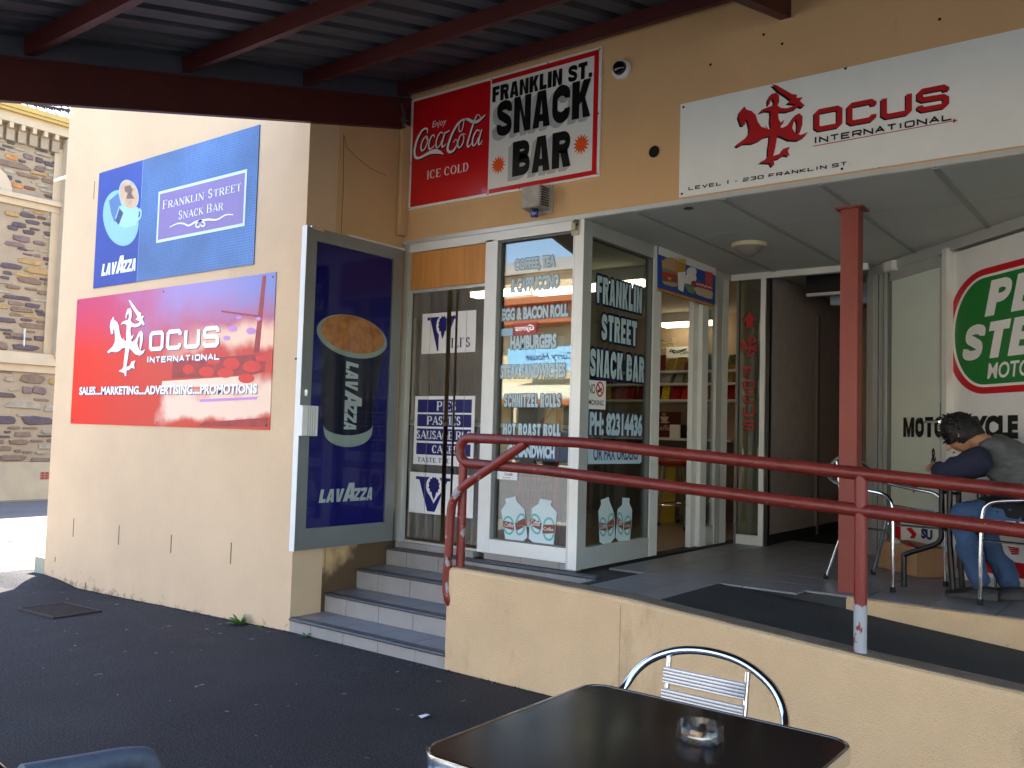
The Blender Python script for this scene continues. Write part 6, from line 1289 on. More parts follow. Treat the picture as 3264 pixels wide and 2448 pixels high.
shL, shR = (-.85, 5.34, 1.245), (-.85, 5.72, 1.245); elL, elR = (-1.085, 5.285, 1.140), (-1.08, 5.78, 1.140); wrL, wrR = (-1.115, 5.42, 1.185), (-1.12, 5.60, 1.185)
hpL, hpR = (-.64, 5.45, .935), (-.64, 5.61, .935); knL, knR = (-1.03, 5.42, .93), (-1.0, 5.66, .93); akL, akR = (-.905, 5.47, .545), (-.775, 5.60, .545)
# one continuous body
bv = [pel, ab, ch, nk, hd, (-1.045, 5.512, 1.375), (-.86, 5.41, 1.225), elL, wrL, (-.86, 5.65, 1.225), elR, wrR, hpL, knL, akL, hpR, knR, akR]
be = [(0, 1), (1, 2), (2, 3), (3, 4), (4, 5), (2, 6), (6, 7), (7, 8), (2, 9), (9, 10), (10, 11), (0, 12), (12, 13), (13, 14), (0, 15), (15, 16), (16, 17)]
br_ = [.09, .09, .085, .048, .06, .05, .036, .034, .026, .036, .034, .026, .06, .045, .033, .06, .045, .033]
skin('body', bv, be, br_, M_SKIN)
# shaped head over the neck: face, ear, nose
hc = Vector((-1.025, 5.512, 1.363)); fw = Vector((-.80, -.06, -.60)).normalized(); up = Vector((-.60, 0, .80)).normalized(); rt = fw.cross(up).normalized()
def headpt(a, b, c): return hc+fw*a+rt*b+up*c
mb = MB(); n, k = 20, 14; vs = []
for j in range(k+1):
    t = math.pi*j/k
    for i in range(n):
        a = 2*math.pi*i/n; x, y, z_ = math.sin(t)*math.cos(a), math.sin(t)*math.sin(a), math.cos(t)
        jaw = 1-.24*max(0, -z_)**1.2; fr = .086*(1+.10*max(0, x)*max(0, -z_)); vs.append(headpt(x*fr*jaw+(-.006 if z_ > 0 else .012*(-z_)), y*.068*jaw, z_*.105))
mb.add(vs, [[j*n+i, j*n+(i+1) % n, (j+1)*n+(i+1) % n, (j+1)*n+i] for j in range(k) for i in range(n)])
mb.build('head', M_SKIN, PN, smooth=True)
mb = MB(); mb.lathe(headpt(-.008, -.068, -.012), [(.004, -.004), (.020, .0), (.024, .008), (.018, .014), (.006, .010)], 14, -rt+fw*-.3); mb.build('ear', M_SKIN, PN, smooth=True)
mb = MB(); mb.lathe(headpt(-.008, .068, -.012), [(.004, -.004), (.020, .0), (.024, .008), (.018, .014), (.006, .010)], 14, rt+fw*-.3); mb.build('ear', M_SKIN, PN, smooth=True)
MB().hexa([headpt(.080, -.012, -.035), headpt(.080, .012, -.035), headpt(.112, .008, -.036), headpt(.112, -.008, -.036)], [headpt(.078, -.006, .015), headpt(.078, .006, .015), headpt(.088, .004, .012), headpt(.088, -.004, .012)]).build('nose', M_SKIN, PN, bevel=.003)
for s in (-1, 1): MB().lathe(headpt(.078, s*.028, .008), [(.011, 0), (.008, .006), (.0, .009)], 10, fw).build('eye', M_BLK, PN); MB().tube([headpt(.086, s*.014, .028), headpt(.082, s*.042, .026)], .004, 6).build('eyebrow', M_HAIR, PN)
MB().tube([headpt(.086, -.02, -.062), headpt(.092, 0, -.064), headpt(.086, .02, -.062)], .004, 6).build('mouth', mat('lip', '#8E5548', .5), PN)
# hair: a ragged cap of tufts
mb = MB(); rh = random.Random(8); n, k = 30, 16; vs = []
for j in range(k+1):
    t = math.pi*.66*j/k
    for i in range(n):
        a = 2*math.pi*i/n; x, y, z_ = math.sin(t)*math.cos(a), math.sin(t)*math.sin(a), math.cos(t)
        r = 1.18+.16*mnoise.noise((x*3+5, y*3, z_*3))+.07*mnoise.noise((x*9, y*9, z_*9)); lim = -.005 if x > .35 else -.09
        p = (x*.086*r-.012, y*.070*r, max(lim-.03*abs(y), z_*.108*r)); vs.append(headpt(*p))
mb.add(vs, [[j*n+i, j*n+(i+1) % n, (j+1)*n+(i+1) % n, (j+1)*n+i] for j in range(k) for i in range(n)])
for i in range(130):
    a, t = rh.uniform(0, 6.28), rh.uniform(.05, 1.9); x, y, z_ = math.sin(t)*math.cos(a), math.sin(t)*math.sin(a), math.cos(t)
    if x > .5 and z_ < .1: continue
    b = headpt(x*.092-.01, y*.076, z_*.115); o_ = (rt*y+fw*x+up*z_).normalized(); e_ = b+o_*rh.uniform(.010, .022)+Vector((rh.uniform(-.02, .01), rh.uniform(-.015, .015), rh.uniform(-.02, .008))); mb.tube([b-o_*.01, (b+e_)/2+o_*.004, e_], [.007, .006, .001], 5)
mb.build('hair', M_HAIR, PN, smooth=True)
# clothing
skin('vest', [(-.60, 5.53, .965), (-.62, 5.53, 1.05), (-.70, 5.53, 1.16), (-.80, 5.53, 1.245), (-.890, 5.525, 1.315), (-.845, 5.375, 1.252), (-.845, 5.685, 1.252)], [(0, 1), (1, 2), (2, 3), (3, 4), (3, 5), (3, 6)], [(.165, .14), (.175, .145), (.19, .15), (.16, .135), (.09, .075), .092, .092], M_VEST, disp=.012)
def arm_pts(a, b, c): 
    m_ = tuple((a[i]+b[i])/2 for i in range(3)); return [a, m_, b, tuple((b[i]+c[i])/2 for i in range(3)), tuple(b[i]*.25+c[i]*.75 for i in range(3))]
for a, b, c in ((shL, elL, wrL), (shR, elR, wrR)): skin('sleeve', arm_pts((a[0]+.01, a[1]+(.03 if a is shL else -.03), a[2]+.005), b, c), [(0, 1), (1, 2), (2, 3), (3, 4)], [.098, .080, .060, .048, .042], M_NAVYC, disp=.012)
for a, b, c in ((hpL, knL, akL), (hpR, knR, akR)): skin('jeans_leg', [a, tuple((a[i]+b[i])/2 for i in range(3)), b, tuple((b[i]+c[i])/2 for i in range(3)), (c[0], c[1], c[2]-.03)], [(0, 1), (1, 2), (2, 3), (3, 4)], [.095, .085, .074, .062, .060], M_JEAN, disp=.02)
skin('tied_jacket', [(-.56, 5.50, .90), (-.70, 5.50, .955), (-.86, 5.47, .965), (-.96, 5.46, .915), (-.93, 5.45, .80)], [(0, 1), (1, 2), (2, 3), (3, 4)], [(.17, .10), (.16, .105), (.12, .09), (.085, .07), (.05, .04)], M_JKT, disp=.02)
# hands with fingers
def hand(w_, tip, side, nm):
    w_, tip = Vector(w_), Vector(tip); dr = (tip-w_).normalized(); sd = dr.cross(Vector((0, 0, 1))).normalized()*side; dn = Vector((0, 0, -1)); V = [w_, w_+dr*.035, w_+dr*.07]; E = [(0, 1), (1, 2)]; Rr = [.024, (.03, .018), (.034, .016)]
    for i, (o_, ln) in enumerate(((-.027, .058), (-.009, .068), (.010, .064), (.027, .05))):
        b = len(V); p = w_+dr*.078+sd*o_; V += [p, p+dr*ln*.45+dn*.006, p+dr*ln*.72+dn*.022, p+dr*ln*.80+dn*.040]; E += [(2, b), (b, b+1), (b+1, b+2), (b+2, b+3)]; Rr += [.010, .0092, .0085, .007]
    b = len(V); p = w_+dr*.025+sd*.028; V += [p, p+sd*.022+dr*.025+dn*.008, p+sd*.02+dr*.05+dn*.018]; E += [(1, b), (b, b+1), (b+1, b+2)]; Rr += [.012, .010, .008]
    skin(nm, [tuple(v) for v in V], E, Rr, M_SKIN, sub=1)
hand(wrL, (-1.15, 5.52, 1.195), 1, 'hand'); hand(wrR, (-1.16, 5.52, 1.185), -1, 'hand')
M_SHOE = mat('black_shoe', '#161617', .5, bump=.2)
for (x, y, z_), nm in ((akL, 'shoe'), (akR, 'shoe')):
    mb = MB(); P = [(x+.075, y+.01), (x+.03, y), (x-.05, y-.005), (x-.13, y-.01), (x-.185, y-.012)]; W = [.03, .04, .042, .048, .03]; Hh = [.06, .075, .065, .045, .03]; vs = []
    for (a, b), w_, h_ in zip(P, W, Hh): vs += [(a, b-w_, ZF+.003), (a, b+w_, ZF+.003), (a, b+w_, ZF+h_*.55), (a, b+w_*.55, ZF+h_), (a, b-w_*.55, ZF+h_), (a, b-w_, ZF+h_*.55)]
    k = 6; mb.add(vs, [[i*k+j, i*k+(j+1) % k, (i+1)*k+(j+1) % k, (i+1)*k+j] for i in range(4) for j in range(k)]+[list(range(k)), [4*k+j for j in range(k)][::-1]]); mb.build(nm, M_SHOE, PN, smooth=True)

# ------------------------------------------------------------------ church across the lane
CH = thing('stone_church', 'old rubble stone church wall with cream dressings across the lane', 'church', (-18.56, 8, -.3))
XC = -18.564; PC = Plane((XC, 0, 0), (0, 1, 0), (1, 0, 0))
M_MORT = mat('lime_mortar', '#8F7F68', .9, var=.12, vscale=2, bump=.6, bscale=25, fine=.08, fscale=60); M_DRES = mat('cream_dressing', '#AD9C82', .85, var=.06, vscale=3, bump=.2); M_PLIN = mat('plinth_render', '#A3947A', .9, var=.12, vscale=2); patch(M_PLIN, '#8E8A7C', 1.6, .62, .15, seed=2)
MB().box((XC-.5, -3, -.6), (XC, 40, 7.15)).build('wall', M_MORT, CH)
MB().box((XC, -3, -.6), (XC+.06, 40, PC.uv(c3(100, 1192))[1])).build('plinth', M_PLIN, CH)
def band(z0, z1_, d, m=M_DRES, ya=-3, yb=40, nm='string_course'): MB().box((XC, ya, z0), (XC+d, yb, z1_)).build(nm, m, CH)
za, zb, zc, zd = PC.uv(c2(100, 1395))[1], PC.uv(c2(100, 1520))[1], PC.uv(c2(100, 1530))[1], PC.uv(c3(60, 115))[1]
band(zb, za, .16); band(zd, zb-.001, .07)
za, zb, zc, zd = PC.uv(c1(60, 1310))[1], PC.uv(c1(60, 1370))[1], PC.uv(c1(60, 1375))[1], PC.uv(c1(60, 1450))[1]
band(zb, za, .14); band(zd, zb-.001, .06)
yp = PC.uv(c1(775, 900))[0]; MB().box((XC, yp, PC.uv(c2(560, 1465))[1]), (XC+.22, yp+1.0, 7.1)).build('pilaster', M_DRES, CH); MB().box((XC, yp-.16, PC.uv(c2(560, 1465))[1]), (XC+.05, yp-.001, 6.9)).build('pilaster_margin', M_DRES, CH)
zg1, zg0, zk = PC.uv(c1(60, 215))[1], PC.uv(c1(60, 320))[1], PC.uv(c1(60, 440))[1]
MB().box((XC, -3, zk), (XC+.20, 40, zg0+.05)).build('cornice', M_DRES, CH)
yd0 = PC.uv(c1(95, 480))[0]; dy = PC.uv(c1(242, 520))[0]-yd0; hd_ = .10
dent = None
for i in range(-14, 5):
    y = yd0+i*dy
    MB().box((XC, y-.035, zk-.11), (XC+.19, y+.04, zk-.001)).build('dentil', M_DRES, CH); MB().box((XC, y-.05, zk-.34), (XC+.10, y+dy*.45, zk-.112)).build('corbel', M_MORT, CH)
M_GUT = mat('ochre_gutter', '#A88C48', .5, var=.08); MB().box((XC+.18, -3, zg0+.06), (XC+.34, 40, zg1)).build('gutter', M_GUT, CH); MB().box((XC+.10, -3, zg0+.0), (XC+.30, 40, zg0+.058)).build('gutter_board', M_GUT, CH)
RFm = mat('white_iron_roof', '#C8CCD2', .45, metal=.3, var=.06, vscale=2)
for i in range(46): y = -3+i*.76; MB().hexa([(XC+.25, y, zg1-.02), (XC+.25, y+.745, zg1-.02), (XC-5.2, y+.745, zg1+3.4), (XC-5.2, y, zg1+3.4)], [(XC+.25, y, zg1+.01), (XC+.25, y+.745, zg1+.01), (XC-5.2, y+.745, zg1+3.43), (XC-5.2, y, zg1+3.43)]).build('roof_sheet', RFm, CH)
for i in range(46*4): 
    y = -3+i*.19
    if i == 0: rib0 = MB().tube([(XC+.25, y, zg1+.02), (XC-5.2, y, zg1+3.44)], .018, 5).build('roof_rib', mat('roof_rib_grey', '#8A8E94', .5, metal=.3), CH)
    elif i < 150: c = rib0.copy(); COL.objects.link(c); c.location = (0, i*.19, 0)
ax_, ay_ = PC.uv(c1(-150, 1290)); rr_ = PC.uv(c1(65, 1290))[0]-ax_
put = ribbon([(ax_+rr_*math.cos(R(a)), ay_+rr_*1.25*math.sin(R(a))) for a in range(0, 181, 10)], .22); mb = MB()
for dd in (.0, .05): mb.add([PC.P(s, t, dd) for s, t in put[0]], put[1])
mb2 = MB(); n2 = len(put[0])//2
outer = [put[0][2*i] for i in range(n2)]; inner = [put[0][2*i+1] for i in range(n2)]; mb2.flatprism(PC, outer+inner[::-1], 0, .07); mb2.build('window_arch', M_DRES, CH)
SCOL = {'d': '#4E4248', 'p': '#6A5654', 'b': '#6E5A4C', 'g': '#8C8270', 't': '#96794E', 'o': '#A8703C', 'r': '#6E4434'}
SM = {k_: mat('stone_'+k_, v_, .85, var=.22, vscale=7, bump=.6, bscale=30, fine=.1, fscale=60) for k_, v_ in SCOL.items()}
ST1 = "85,665,180,720d 180,670,258,715g 30,730,160,752d 160,745,310,800g 65,830,225,918o 295,825,420,918p 440,875,545,955d 550,925,700,1000d 640,820,710,860d 660,930,720,970d 0,890,385,1040b 230,900,325,945d 35,1005,175,1085g 435,975,560,1065p 560,985,660,1040g 680,1015,715,1060d 380,1040,590,1120t 200,1065,480,1150b 90,1100,150,1165d 605,1070,710,1135g 515,1130,690,1220b 155,1200,285,1275o 305,1235,440,1300r 190,1168,265,1190d 450,1200,610,1260g 500,1265,690,1335g 555,1340,700,1400d 440,760,595,810d 450,810,640,880g 390,1175,430,1200g 60,1545,230,1635t 250,1565,445,1645d 465,1615,575,1665d 415,1550,555,1605t 285,1520,385,1570g 590,1600,690,1659g 0,750,60,790d 0,640,60,690g 100,780,200,820g"
ST2 = "270,0,415,60d 120,20,275,90d 80,55,190,120d 450,25,565,70d 315,85,415,120d 245,105,365,165d 465,125,560,180d 125,165,320,245p 60,225,250,300p 345,225,475,275p 450,175,560,210g 240,355,345,385d 360,365,430,405b 450,395,530,440d 185,405,440,490t 475,455,540,485d 10,460,240,535d 25,540,130,590d 265,500,530,590t 5,595,95,635d 155,565,380,620t 185,610,440,690b 415,622,520,645d 465,660,525,700b 60,690,210,740b 260,720,395,755b 395,750,520,800b 30,795,330,860d 80,860,250,915b 260,880,435,945d 0,820,50,880b 0,895,85,950t 105,920,360,990b 370,955,455,980d 385,975,495,1025d 95,985,225,1030b 240,1005,405,1045t 0,1025,165,1095d 215,1045,345,1080d 385,1065,495,1100b 210,1090,475,1165b 0,1150,130,1185d 280,1175,370,1200b 35,1190,100,1225d 105,1195,240,1250b 140,1240,345,1280d 360,1225,475,1290d 0,1290,80,1375b 115,1315,400,1390d 60,1235,120,1260d 250,295,350,330g 400,320,520,350g 0,650,120,680g 350,830,510,880g 0,740,130,785g 190,300,290,325d"
ST3 = "0,115,145,150b 50,180,165,250g 245,155,535,270b 575,200,655,290t 255,295,375,395p 380,300,540,400p 0,370,180,440d 395,440,580,480b 80,480,480,575g 0,640,190,745d 270,650,630,760d 190,615,370,660g 90,770,240,805b 275,778,445,805b 50,820,125,855d 165,830,370,900b 490,800,620,860g 440,875,615,895d 0,880,120,905d 95,925,330,985b 355,925,505,955b 550,920,610,955b 0,930,45,975b 450,980,605,1040g 0,1000,135,1060b 165,1040,245,1075b 265,1060,375,1090b 415,1060,540,1095g 5,1105,300,1180b 350,1135,600,1190b 520,520,635,610g 100,330,225,355g"
rq = random.Random(21)
def stone(s, t, ws, hs, key, tilt=0.0):
    n = rq.choice((7, 8, 9)); pts = []
    for i in range(n):
        a = 2*math.pi*(i+rq.uniform(-.25, .25))/n; ca, sa = math.cos(a), math.sin(a); ex = 4.0
        x = math.copysign(abs(ca)**(2/ex), ca)*ws/2*rq.uniform(.78, 1.04); y = math.copysign(abs(sa)**(2/ex), sa)*hs/2*rq.uniform(.70, 1.06); pts.append((s+x, t+y+tilt*x))
    mb = MB(); dp = rq.uniform(.018, .045); c0 = [PC.P(a, b, -.01) for a, b in pts]; c1_ = [PC.P(s+(a-s)*.97, t+(b-t)*.95, dp*.7) for a, b in pts]; c2_ = [PC.P(s+(a-s)*.82, t+(b-t)*.75, dp) for a, b in pts]
    mb.add(c0+c1_+c2_, [[i, (i+1) % n, n+(i+1) % n, n+i] for i in range(n)]+[[n+i, n+(i+1) % n, 2*n+(i+1) % n, 2*n+i] for i in range(n)]+[[2*n+i for i in range(n)]]); mb.build('stone', SM[key], CH)
for fn, data in ((c1, ST1), (c2, ST2), (c3, ST3)):
    for it in data.split():
        key = it[-1]; x0, y0, x1, y1 = [float(q) for q in it[:-1].split(',')]
        if x0 == 0: x0 = -.35*(x1-x0)
        cx, cy = (x0+x1)/2, (y0+y1)/2; s, t = PC.uv(fn(cx, cy)); e = PC.P(s+.5, t); e0 = PC.P(s, t)
        def proj(p): v = p-CAM; zz = v.dot(_f); return (1632+F_PX*v.dot(_r2)/zz, 1224-F_PX*v.dot(_u2)/zz)
        a, b = proj(e0), proj(e); slope = (b[1]-a[1])/(b[0]-a[0]); dsx = .5/(b[0]-a[0]); wpx = (fn(x1, 0)[0]-fn(x0, 0)[0]); hpx = fn(0, y1)[1]-fn(0, y0)[1]
        tz0 = PC.uv(fn(cx, cy+10))[1]; dtz = (t-tz0)/(fn(0, 10)[1]-fn(0, 0)[1]); stone(s, t, wpx*dsx*1.12, 1.12*max(.045, (hpx-.55*abs(slope)*wpx)*dtz), key)
for i in range(70):                                        # the wall goes on out of the picture
    y = rq.choice((rq.uniform(1.0, 6.6), rq.uniform(10.5, 16))); stone(y, rq.choice((rq.uniform(.6, 2.2), rq.uniform(2.9, 5.3), rq.uniform(5.9, 6.9))), rq.uniform(.25, .6), rq.uniform(.1, .22), rq.choice('dpbgtb'))
(sa, ta), (sb, tb) = PC.uv(c3(458, 1392)), PC.uv(c3(640, 1302)); MB().frect(PC, sa, ta, sb, tb, .03, .075).build('air_brick', mat('terracotta', '#9E5A4C', .8), CH)
for i in range(4):
    for j in range(3): s, t = sa+(sb-sa)*(i+.5)/4, ta+(tb-ta)*(j+.5)/3; MB().frect(PC, s-.018, t-.012, s+.018, t+.012, .0745, .077).build('air_hole', mat('air_hole_dark', '#3A1613', .9), CH)
WL = thing('wall_anchor', 'white painted iron strap fixed to the church stonework', 'bracket', PC.P(*PC.uv(c2(250, 1250)), .05)); (sa, ta), (sb, tb) = PC.uv(c2(238, 1340)), PC.uv(c2(265, 1155)); MB().frect(PC, sa, ta, sb-.02, tb, .0, .07).build('strap', M_WHITE, WL, bevel=.01)

# ------------------------------------------------------------------ things by the corner of the pale wall
KB = tag(MB().box((-8.04, 3.70, gz(-8)-.1), (-7.862, 3.95, gz(-8)+.20)).build('corner_block', mat('mossy_concrete', '#9EA088', .9, var=.15, vscale=12, bump=.4, fine=.1), bevel=.008), 'low mossy concrete block at the foot of the pale wall corner', 'block')
patch(MATS['mossy_concrete'], '#7E8450', 9, .6, .1, seed=4)
WB = thing('wall_bracket', 'thin white bracket sticking out from the edge of the pale wall', 'bracket', (-7.86, 3.85, 3.0)); pa, pb = pY(*z1(428, 798), 3.86), pY(*z1(545, 765), 3.86); MB().tube([(pa.x, 3.86, pa.z), (-7.858, 3.86, pb.z)], [.012, .022], 8).build('arm', M_WHITE, WB, smooth=True)
CBL = thing('overhead_cable', 'black twisted service cable hanging in front of the church roof', 'cable', (-8.0, 4.6, 5))
pa, pb = pX(*c1(918, 297), -9.6), pX(*c1(0, 97), -12.2)
for ph in (0, math.pi):
    pts = []; 
    for i in range(161): 
        f = -.4+i/160*1.9; p = pa.lerp(pb, f); an = f*95+ph; pts.append((p.x, p.y+.012*math.cos(an), p.z+.012*math.sin(an)-.25*f*(1-f)*.3)); 
    MB().tube(pts, .013, 6).build('strand', M_RUB, CBL, smooth=True)
# drain grate in the footpath
GR = thing('drain_grate', 'dark iron grid drain cover set in the asphalt by the pale wall', 'drain', (-6.37, 3.12, -.05))
def gzz(x, y): return fz(x, y)+.004
M_IRON = mat('rusty_iron', '#3E332E', .7, metal=.3, var=.2, vscale=20, bump=.3); gx0, gx1, gy0, gy1 = -6.64, -6.10, 2.95, 3.29
def gbox(x0, y0, x1, y1, h, nm, m, lo=-.02): MB().hexa([(x, y, gzz(x, y)+lo) for x, y in ((x0, y0), (x1, y0), (x1, y1), (x0, y1))], [(x, y, gzz(x, y)+h) for x, y in ((x0, y0), (x1, y0), (x1, y1), (x0, y1))]).build(nm, m, GR)
for q in ((gx0, gy0, gx1, gy0+.018), (gx0, gy1-.018, gx1, gy1), (gx0, gy0+.018, gx0+.018, gy1-.018), (gx1-.018, gy0+.018, gx1, gy1-.018)): gbox(*q, .010, 'frame', M_IRON)
gbox(gx0+.018, gy0+.018, gx1-.018, gy1-.018, -.001, 'pit', M_BLK)
for i in range(1, 17): x = gx0+.02+(gx1-gx0-.04)*i/17; gbox(x-.005, gy0+.018, x+.005, gy1-.018, .008, 'bar', M_IRON, .0)
for i in range(1, 10): y = gy0+.02+(gy1-gy0-.04)*i/10; gbox(gx0+.018, y-.005, gx1-.018, y+.005, .0065, 'bar', M_IRON, .0)
# weeds, litter
def weed(loc, n, ln, lab, seed):
    r_ = random.Random(seed); T = thing('weed', lab, 'weed', loc); m = mat('weed_green', '#4E7A34', .6, var=.2, vscale=40)
    for i in range(n):
        a = r_.uniform(0, 6.28); l = ln*r_.uniform(.6, 1.1); el_ = r_.uniform(.25, 1.25); d = Vector((math.cos(a)*math.cos(el_), math.sin(a)*math.cos(el_)-.1, math.sin(el_))); sd = d.cross(Vector((0, 0, 1))).normalized(); L = Vector(loc); w_ = l*.2
        P = [L, L+d*l*.3, L+d*l*.65-Vector((0, 0, l*.05)), L+d*l-Vector((0, 0, l*.18))]; W_ = [.002, w_*.8, w_, .001]; vs = []
        for p, ww in zip(P, W_): vs += [p+sd*ww, p+Vector((0, 0, -ww*.3)), p-sd*ww]
        MB().add(vs, [[3*k+j, 3*k+j+1, 3*k+4+j, 3*k+3+j] for k in range(3) for j in (0, 1)]).build('leaf', m, T, smooth=True)
p = pY(*z3(1690, 1330), YL-.06); weed((p.x, YL-.06, fz(p.x, YL)), 18, .095, 'leafy green weed growing at the foot of the pale wall', 1)
p = pY(*z3(1840, 1370), YL-.04); weed((p.x, YL-.05, fz(p.x, YL)), 6, .035, 'tiny weed at the wall foot near the first step', 2)
p = pY(*z16(185, 830), YL-.03); weed((p.x, YL-.03, fz(p.x, YL)), 7, .045, 'small weed sprouting against the lowest tiled step', 3)
rl = random.Random(17); mb = MB()
for i in range(190):
    x, y = rl.uniform(-7.5, -1.3), rl.uniform(.9, 3.62)
    if i < 70: y = 3.69-abs(rl.gauss(0, .04)); x = rl.uniform(-7.7, -2.0)
    L_ = rl.uniform(.006, .022)*(.6 if i < 70 else 1); a = rl.uniform(0, 3.14); ca, sa = math.cos(a), math.sin(a); z_ = fz(x, y)+.003; pts = [(L_, 0), (L_*.3, L_*.38), (-L_, L_*.1), (-L_*.2, -L_*.34)]
    mb.add([(x+u*ca-v*sa, y+u*sa+v*ca, z_+rl.uniform(0, .004)) for u, v in pts], [[0, 1, 2, 3]])
mb.build('leaf_litter', mat('litter_grey', '#77726A', .8, var=.4, vscale=30), kind='stuff')
mb = MB()
for i in range(900):
    x = rl.uniform(-7.7, -1.2); y = 3.695-abs(rl.gauss(0, .018)); r_ = rl.uniform(.002, .007); z_ = fz(x, y)
    if SX0 < x < SX1 and y > 3.67: continue
    mb.add([(x-r_, y, z_-.001), (x+r_*.6, y-r_, z_-.001), (x+r_*.5, y+r_, z_-.001), (x, y, z_+r_*1.2)], [[0, 1, 3], [1, 2, 3], [2, 0, 3]])
mb.build('grit', mat('dark_grit', '#2B2724', .9, var=.5, vscale=60), kind='stuff')
PW = pZ(*z16(1100, 1448), .0); tag(MB().add([(PW.x-.03, PW.y, fz(PW.x, PW.y)+.004), (PW.x+.01, PW.y-.02, fz(PW.x, PW.y)+.006), (PW.x+.035, PW.y+.01, fz(PW.x, PW.y)+.02), (PW.x-.005, PW.y+.028, fz(PW.x, PW.y)+.012)], [[0, 1, 2, 3]]).build('paper_scrap', M_WHP), 'crumpled white paper scrap on the asphalt near the table', 'paper')

# ------------------------------------------------------------------ far side of the street (seen in the window glass)
MIR = 2*(YF+.031)
def mir(fn, x, y, yr): p = pY(*fn(x, y), MIR-yr); return (p.x, p.z)
M_FCR = mat('far_cream_wall', '#D8C49C', .85, var=.06); M_FOR = mat('terracotta_trim', '#B5673A', .7, var=.08); M_FSKY = mat('light_blue_board', '#8EC2E0', .4); M_FWIN = mat('far_window', '#27303A', .15); M_FROOF = mat('far_roof', '#8E8880', .7)
VB = thing('verandah_building', 'cream shop building with terracotta verandah across the street', 'building', (-20, -26, -.1))
xw0, xw1 = mir(z8, -900, 800, -25)[0], mir(z8, 1500, 800, -25)[0]
ztop = mir(z8, 600, 600, -26)[1]
MB().box((xw0, -34, -.2), (xw1, -26, ztop)).build('wall', M_FCR, VB); MB().hexa([(xw0-.3, -34, ztop+.001), (xw1+.3, -34, ztop+.001), (xw1+.3, -25.7, ztop+.001), (xw0-.3, -25.7, ztop+.001)], [(xw0-.3, -30, ztop+1.6), (xw1+.3, -30, ztop+1.6), (xw1+.3, -29.8, ztop+1.6), (xw0-.3, -29.8, ztop+1.6)]).build('roof', M_FROOF, VB)
for y0, y1 in ((830, 885), (1030, 1062)):
    a, b = mir(z8, 300, y0, -25)[1], mir(z8, 300, y1, -25)[1]; MB().box((xw0, -26, b), (xw1, -25, a)).build('verandah_beam', M_FOR, VB)
a, b = mir(z9, 300, 30, -23)[1], mir(z9, 300, 185, -23)[1]; MB().hexa([(xw0, -22.9, b), (xw1, -22.9, b), (xw1, -26, a), (xw0, -26, a)], [(xw0, -22.9, b+.1), (xw1, -22.9, b+.1), (xw1, -26, a+.1), (xw0, -26, a+.1)]).build('verandah_roof', mat('canvas_cream', '#CFC8AE', .8), VB)
MB().box((xw0, -23, b-.25), (xw1, -22.9, b-.001)).build('verandah_fascia', M_FOR, VB)
nb = int((xw1-xw0)/3.2)
for i in range(nb):
    x = xw0+1.6+i*3.2; MB().box((x-.08, -23.0, -.13), (x+.08, -22.85, b-.25)).build('verandah_post', M_FCR, VB); MB().box((x+.6, -26, 0.2), (x+2.6, -25.94, 2.6)).build('shop_window', M_FWIN, VB); MB().box((x+.9, -26, 4.4), (x+2.2, -25.94, 5.8)).build('window', M_FWIN, VB)
CS = thing('blue_street_sign', 'pale blue shop sign with dark italic lettering across the street', 'sign', (-20, -24.9, 4)); PQ = Plane((0, -24.9, 0), (-1, 0, 0), (0, 1, 0))
xl, zt1 = mir(z8, 220, 1275, -24.9); xr_, zb1 = mir(z8, 860, 1465, -24.9); MB().box((xl, -24.98, zb1), (xr_, -24.9, zt1)).build('board', M_FSKY, CS)
put_geo(PQ, fit(text_geo('Curry House', .01, .3), -xr_+.4, zb1+(zt1-zb1)*.38, -xl-1.1, zb1+(zt1-zb1)*.75), .01, 'lettering', M_NAVYO, CS)
RS2 = thing('red_street_sign', 'red rounded takeaway sign with white lettering across the street', 'sign', (-20, -24.8, 5)); xl, zt1 = mir(z8, 262, 1050, -24.8); xr_, zb1 = mir(z8, 470, 1150, -24.8); MB().box((xl, -24.9, zb1), (xr_, -24.8, zt1)).build('board', mat('far_dark_red', '#8E2A22', .5), RS2, bevel=.03); PQ2 = Plane((0, -24.8, 0), (-1, 0, 0), (0, 1, 0)); put_geo(PQ2, fit(text_geo('Gyros', .02, .3), -xr_+.15, zb1+.2*(zt1-zb1), -xl-.15, zb1+.8*(zt1-zb1)), .01, 'lettering', M_WHP, RS2)
rw = random.Random(2)
xx = xw1+.5
for i, (wd, ht, col, lab) in enumerate(((11, 8.5, '#C9B9A2', 'tall stone coloured commercial building across the street'), (9, 6.5, '#B98A6C', 'red brick shop building across the street'), (14, 9.5, '#D9D3C4', 'white rendered office building across the street'), (12, 7.5, '#C4AE8A', 'sandstone shop building across the street'))):
    T = thing('street_building', lab, 'building', (xx+wd/2, -26, -.1), group=None); MB().box((xx, -36, -.2), (xx+wd-.2, -26, ht)).build('wall', mat('far_wall_'+col.strip('#'), col, .85, var=.06), T); MB().box((xx-.1, -36, ht+.001), (xx+wd-.1, -25.7, ht+.3)).build('parapet', M_FCR, T)
    for k in range(int(wd/2.4)):
        for zz in (1.0, 4.2, 7.0):
            if zz+1.8 < ht: MB().box((xx+.8+k*2.4, -26, zz), (xx+2.2+k*2.4, -25.95, zz+1.7)).build('window', M_FWIN, T)
    xx += wd
xx = xw0-.5
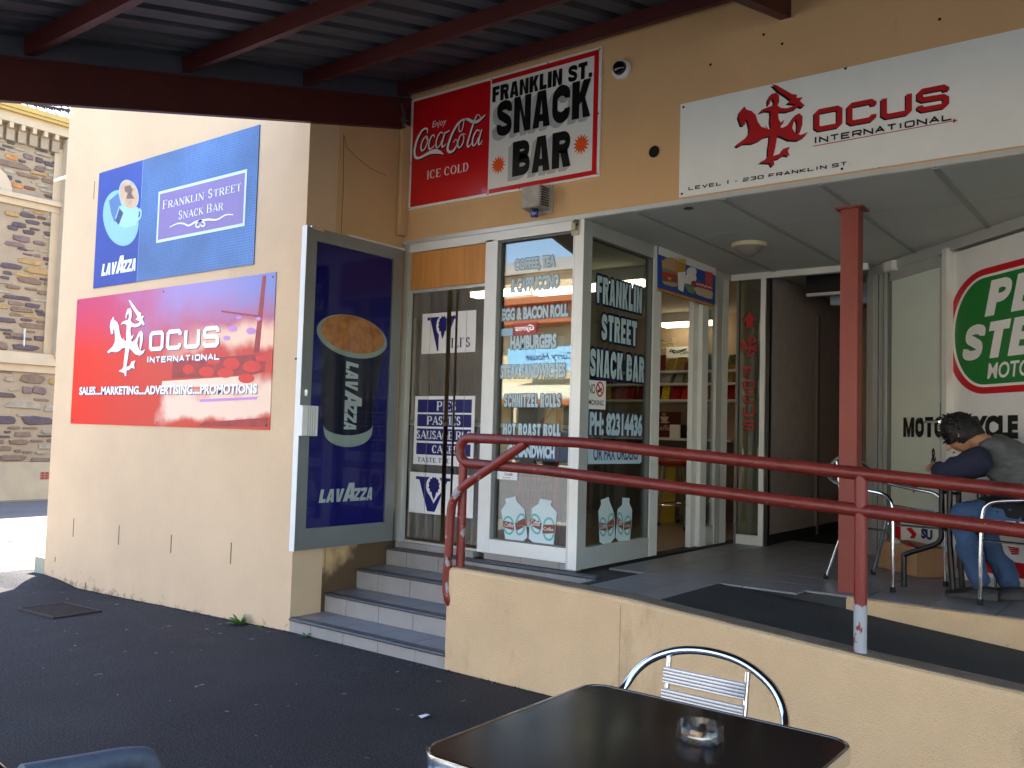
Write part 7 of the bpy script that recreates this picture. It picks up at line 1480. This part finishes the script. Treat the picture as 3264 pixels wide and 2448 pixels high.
for wd, ht, col, lab in ((13, 8, '#CBBBA0', 'long beige terrace building at the far end of the street'), (16, 7, '#BFA88C', 'brown brick warehouse at the far end of the street')):
    xx -= wd; T = thing('street_building', lab, 'building', (xx+wd/2, -26, -.1)); MB().box((xx, -36, -.2), (xx+wd-.2, -26, ht)).build('wall', mat('far_wall_'+col.strip('#'), col, .85, var=.06), T)
    for k in range(int(wd/2.6)):
        for zz in (1.0, 4.2): MB().box((xx+.8+k*2.6, -26, zz), (xx+2.2+k*2.6, -25.95, zz+1.7)).build('window', M_FWIN, T)
# parked car
xc_, zc_ = mir(z9, 400, 790, -20.4)
CR = thing('parked_car', 'dark blue four wheel drive parked across the street', 'car', (xc_+1.4, -20.9, -.27))
M_CAR = mat('dark_blue_car_paint', '#27364E', .2, metal=.4, coat=.8); M_CG = mat('car_glass', '#0E1316', .05)
bx_ = [(-2.3, .45), (-2.35, .9), (-2.15, 1.02), (-1.0, 1.12), (-.35, 1.68), (1.75, 1.70), (2.2, 1.1), (2.25, .45)]
def cp(pts, y0, y1): return [(CR.location.x-x, CR.location.y+y0, CR.location.z+z_) for x, z_ in pts]
MB().prism(cp(bx_, -.9, .9), (0, 0, 0)) if False else None
mb = MB(); mb.prism([(CR.location.x+x, CR.location.y-.9, CR.location.z+z_) for x, z_ in bx_], (0, 1.8, 0)); mb.build('body', M_CAR, CR, bevel=.05)
for q in ([(-.85, 1.14), (-.32, 1.60), (.45, 1.62), (.45, 1.14)], [(.53, 1.14), (.53, 1.62), (1.68, 1.62), (2.0, 1.14)]): MB().prism([(CR.location.x+x, CR.location.y+.895, CR.location.z+z_) for x, z_ in q], (0, .02, 0)).build('side_window', M_CG, CR)
MB().prism([(CR.location.x+x, CR.location.y-.75, CR.location.z+z_) for x, z_ in ((-1.0, 1.14), (-.40, 1.655), (-.38, 1.665), (-.98, 1.15))], (0, 1.5, 0)).build('windscreen', M_CG, CR)
for wx in (-1.4, 1.35):
    for s in (-1, 1):
        wv = part('wheel', CR, (CR.location.x+wx, CR.location.y+s*.82, CR.location.z+.36)); MB().lathe((CR.location.x+wx, CR.location.y+s*.82, CR.location.z+.36), [(.25, -.1), (.36, -.1), (.36, .1), (.25, .1)], 24, (0, s, 0)).build('tyre', M_RUB, wv, smooth=True); MB().lathe((CR.location.x+wx, CR.location.y+s*.82, CR.location.z+.36), [(.25, -.05), (.25, .09), (.2, .06), (.06, .08)], 20, (0, s, 0)).build('rim', M_CHROME, wv)
MB().box((CR.location.x-2.37, CR.location.y+.55, CR.location.z+.75), (CR.location.x-2.3, CR.location.y+.85, CR.location.z+.92)).build('headlight', M_WHITE, CR); MB().box((CR.location.x-2.37, CR.location.y-.85, CR.location.z+.75), (CR.location.x-2.3, CR.location.y-.55, CR.location.z+.92)).build('headlight', M_WHITE, CR)
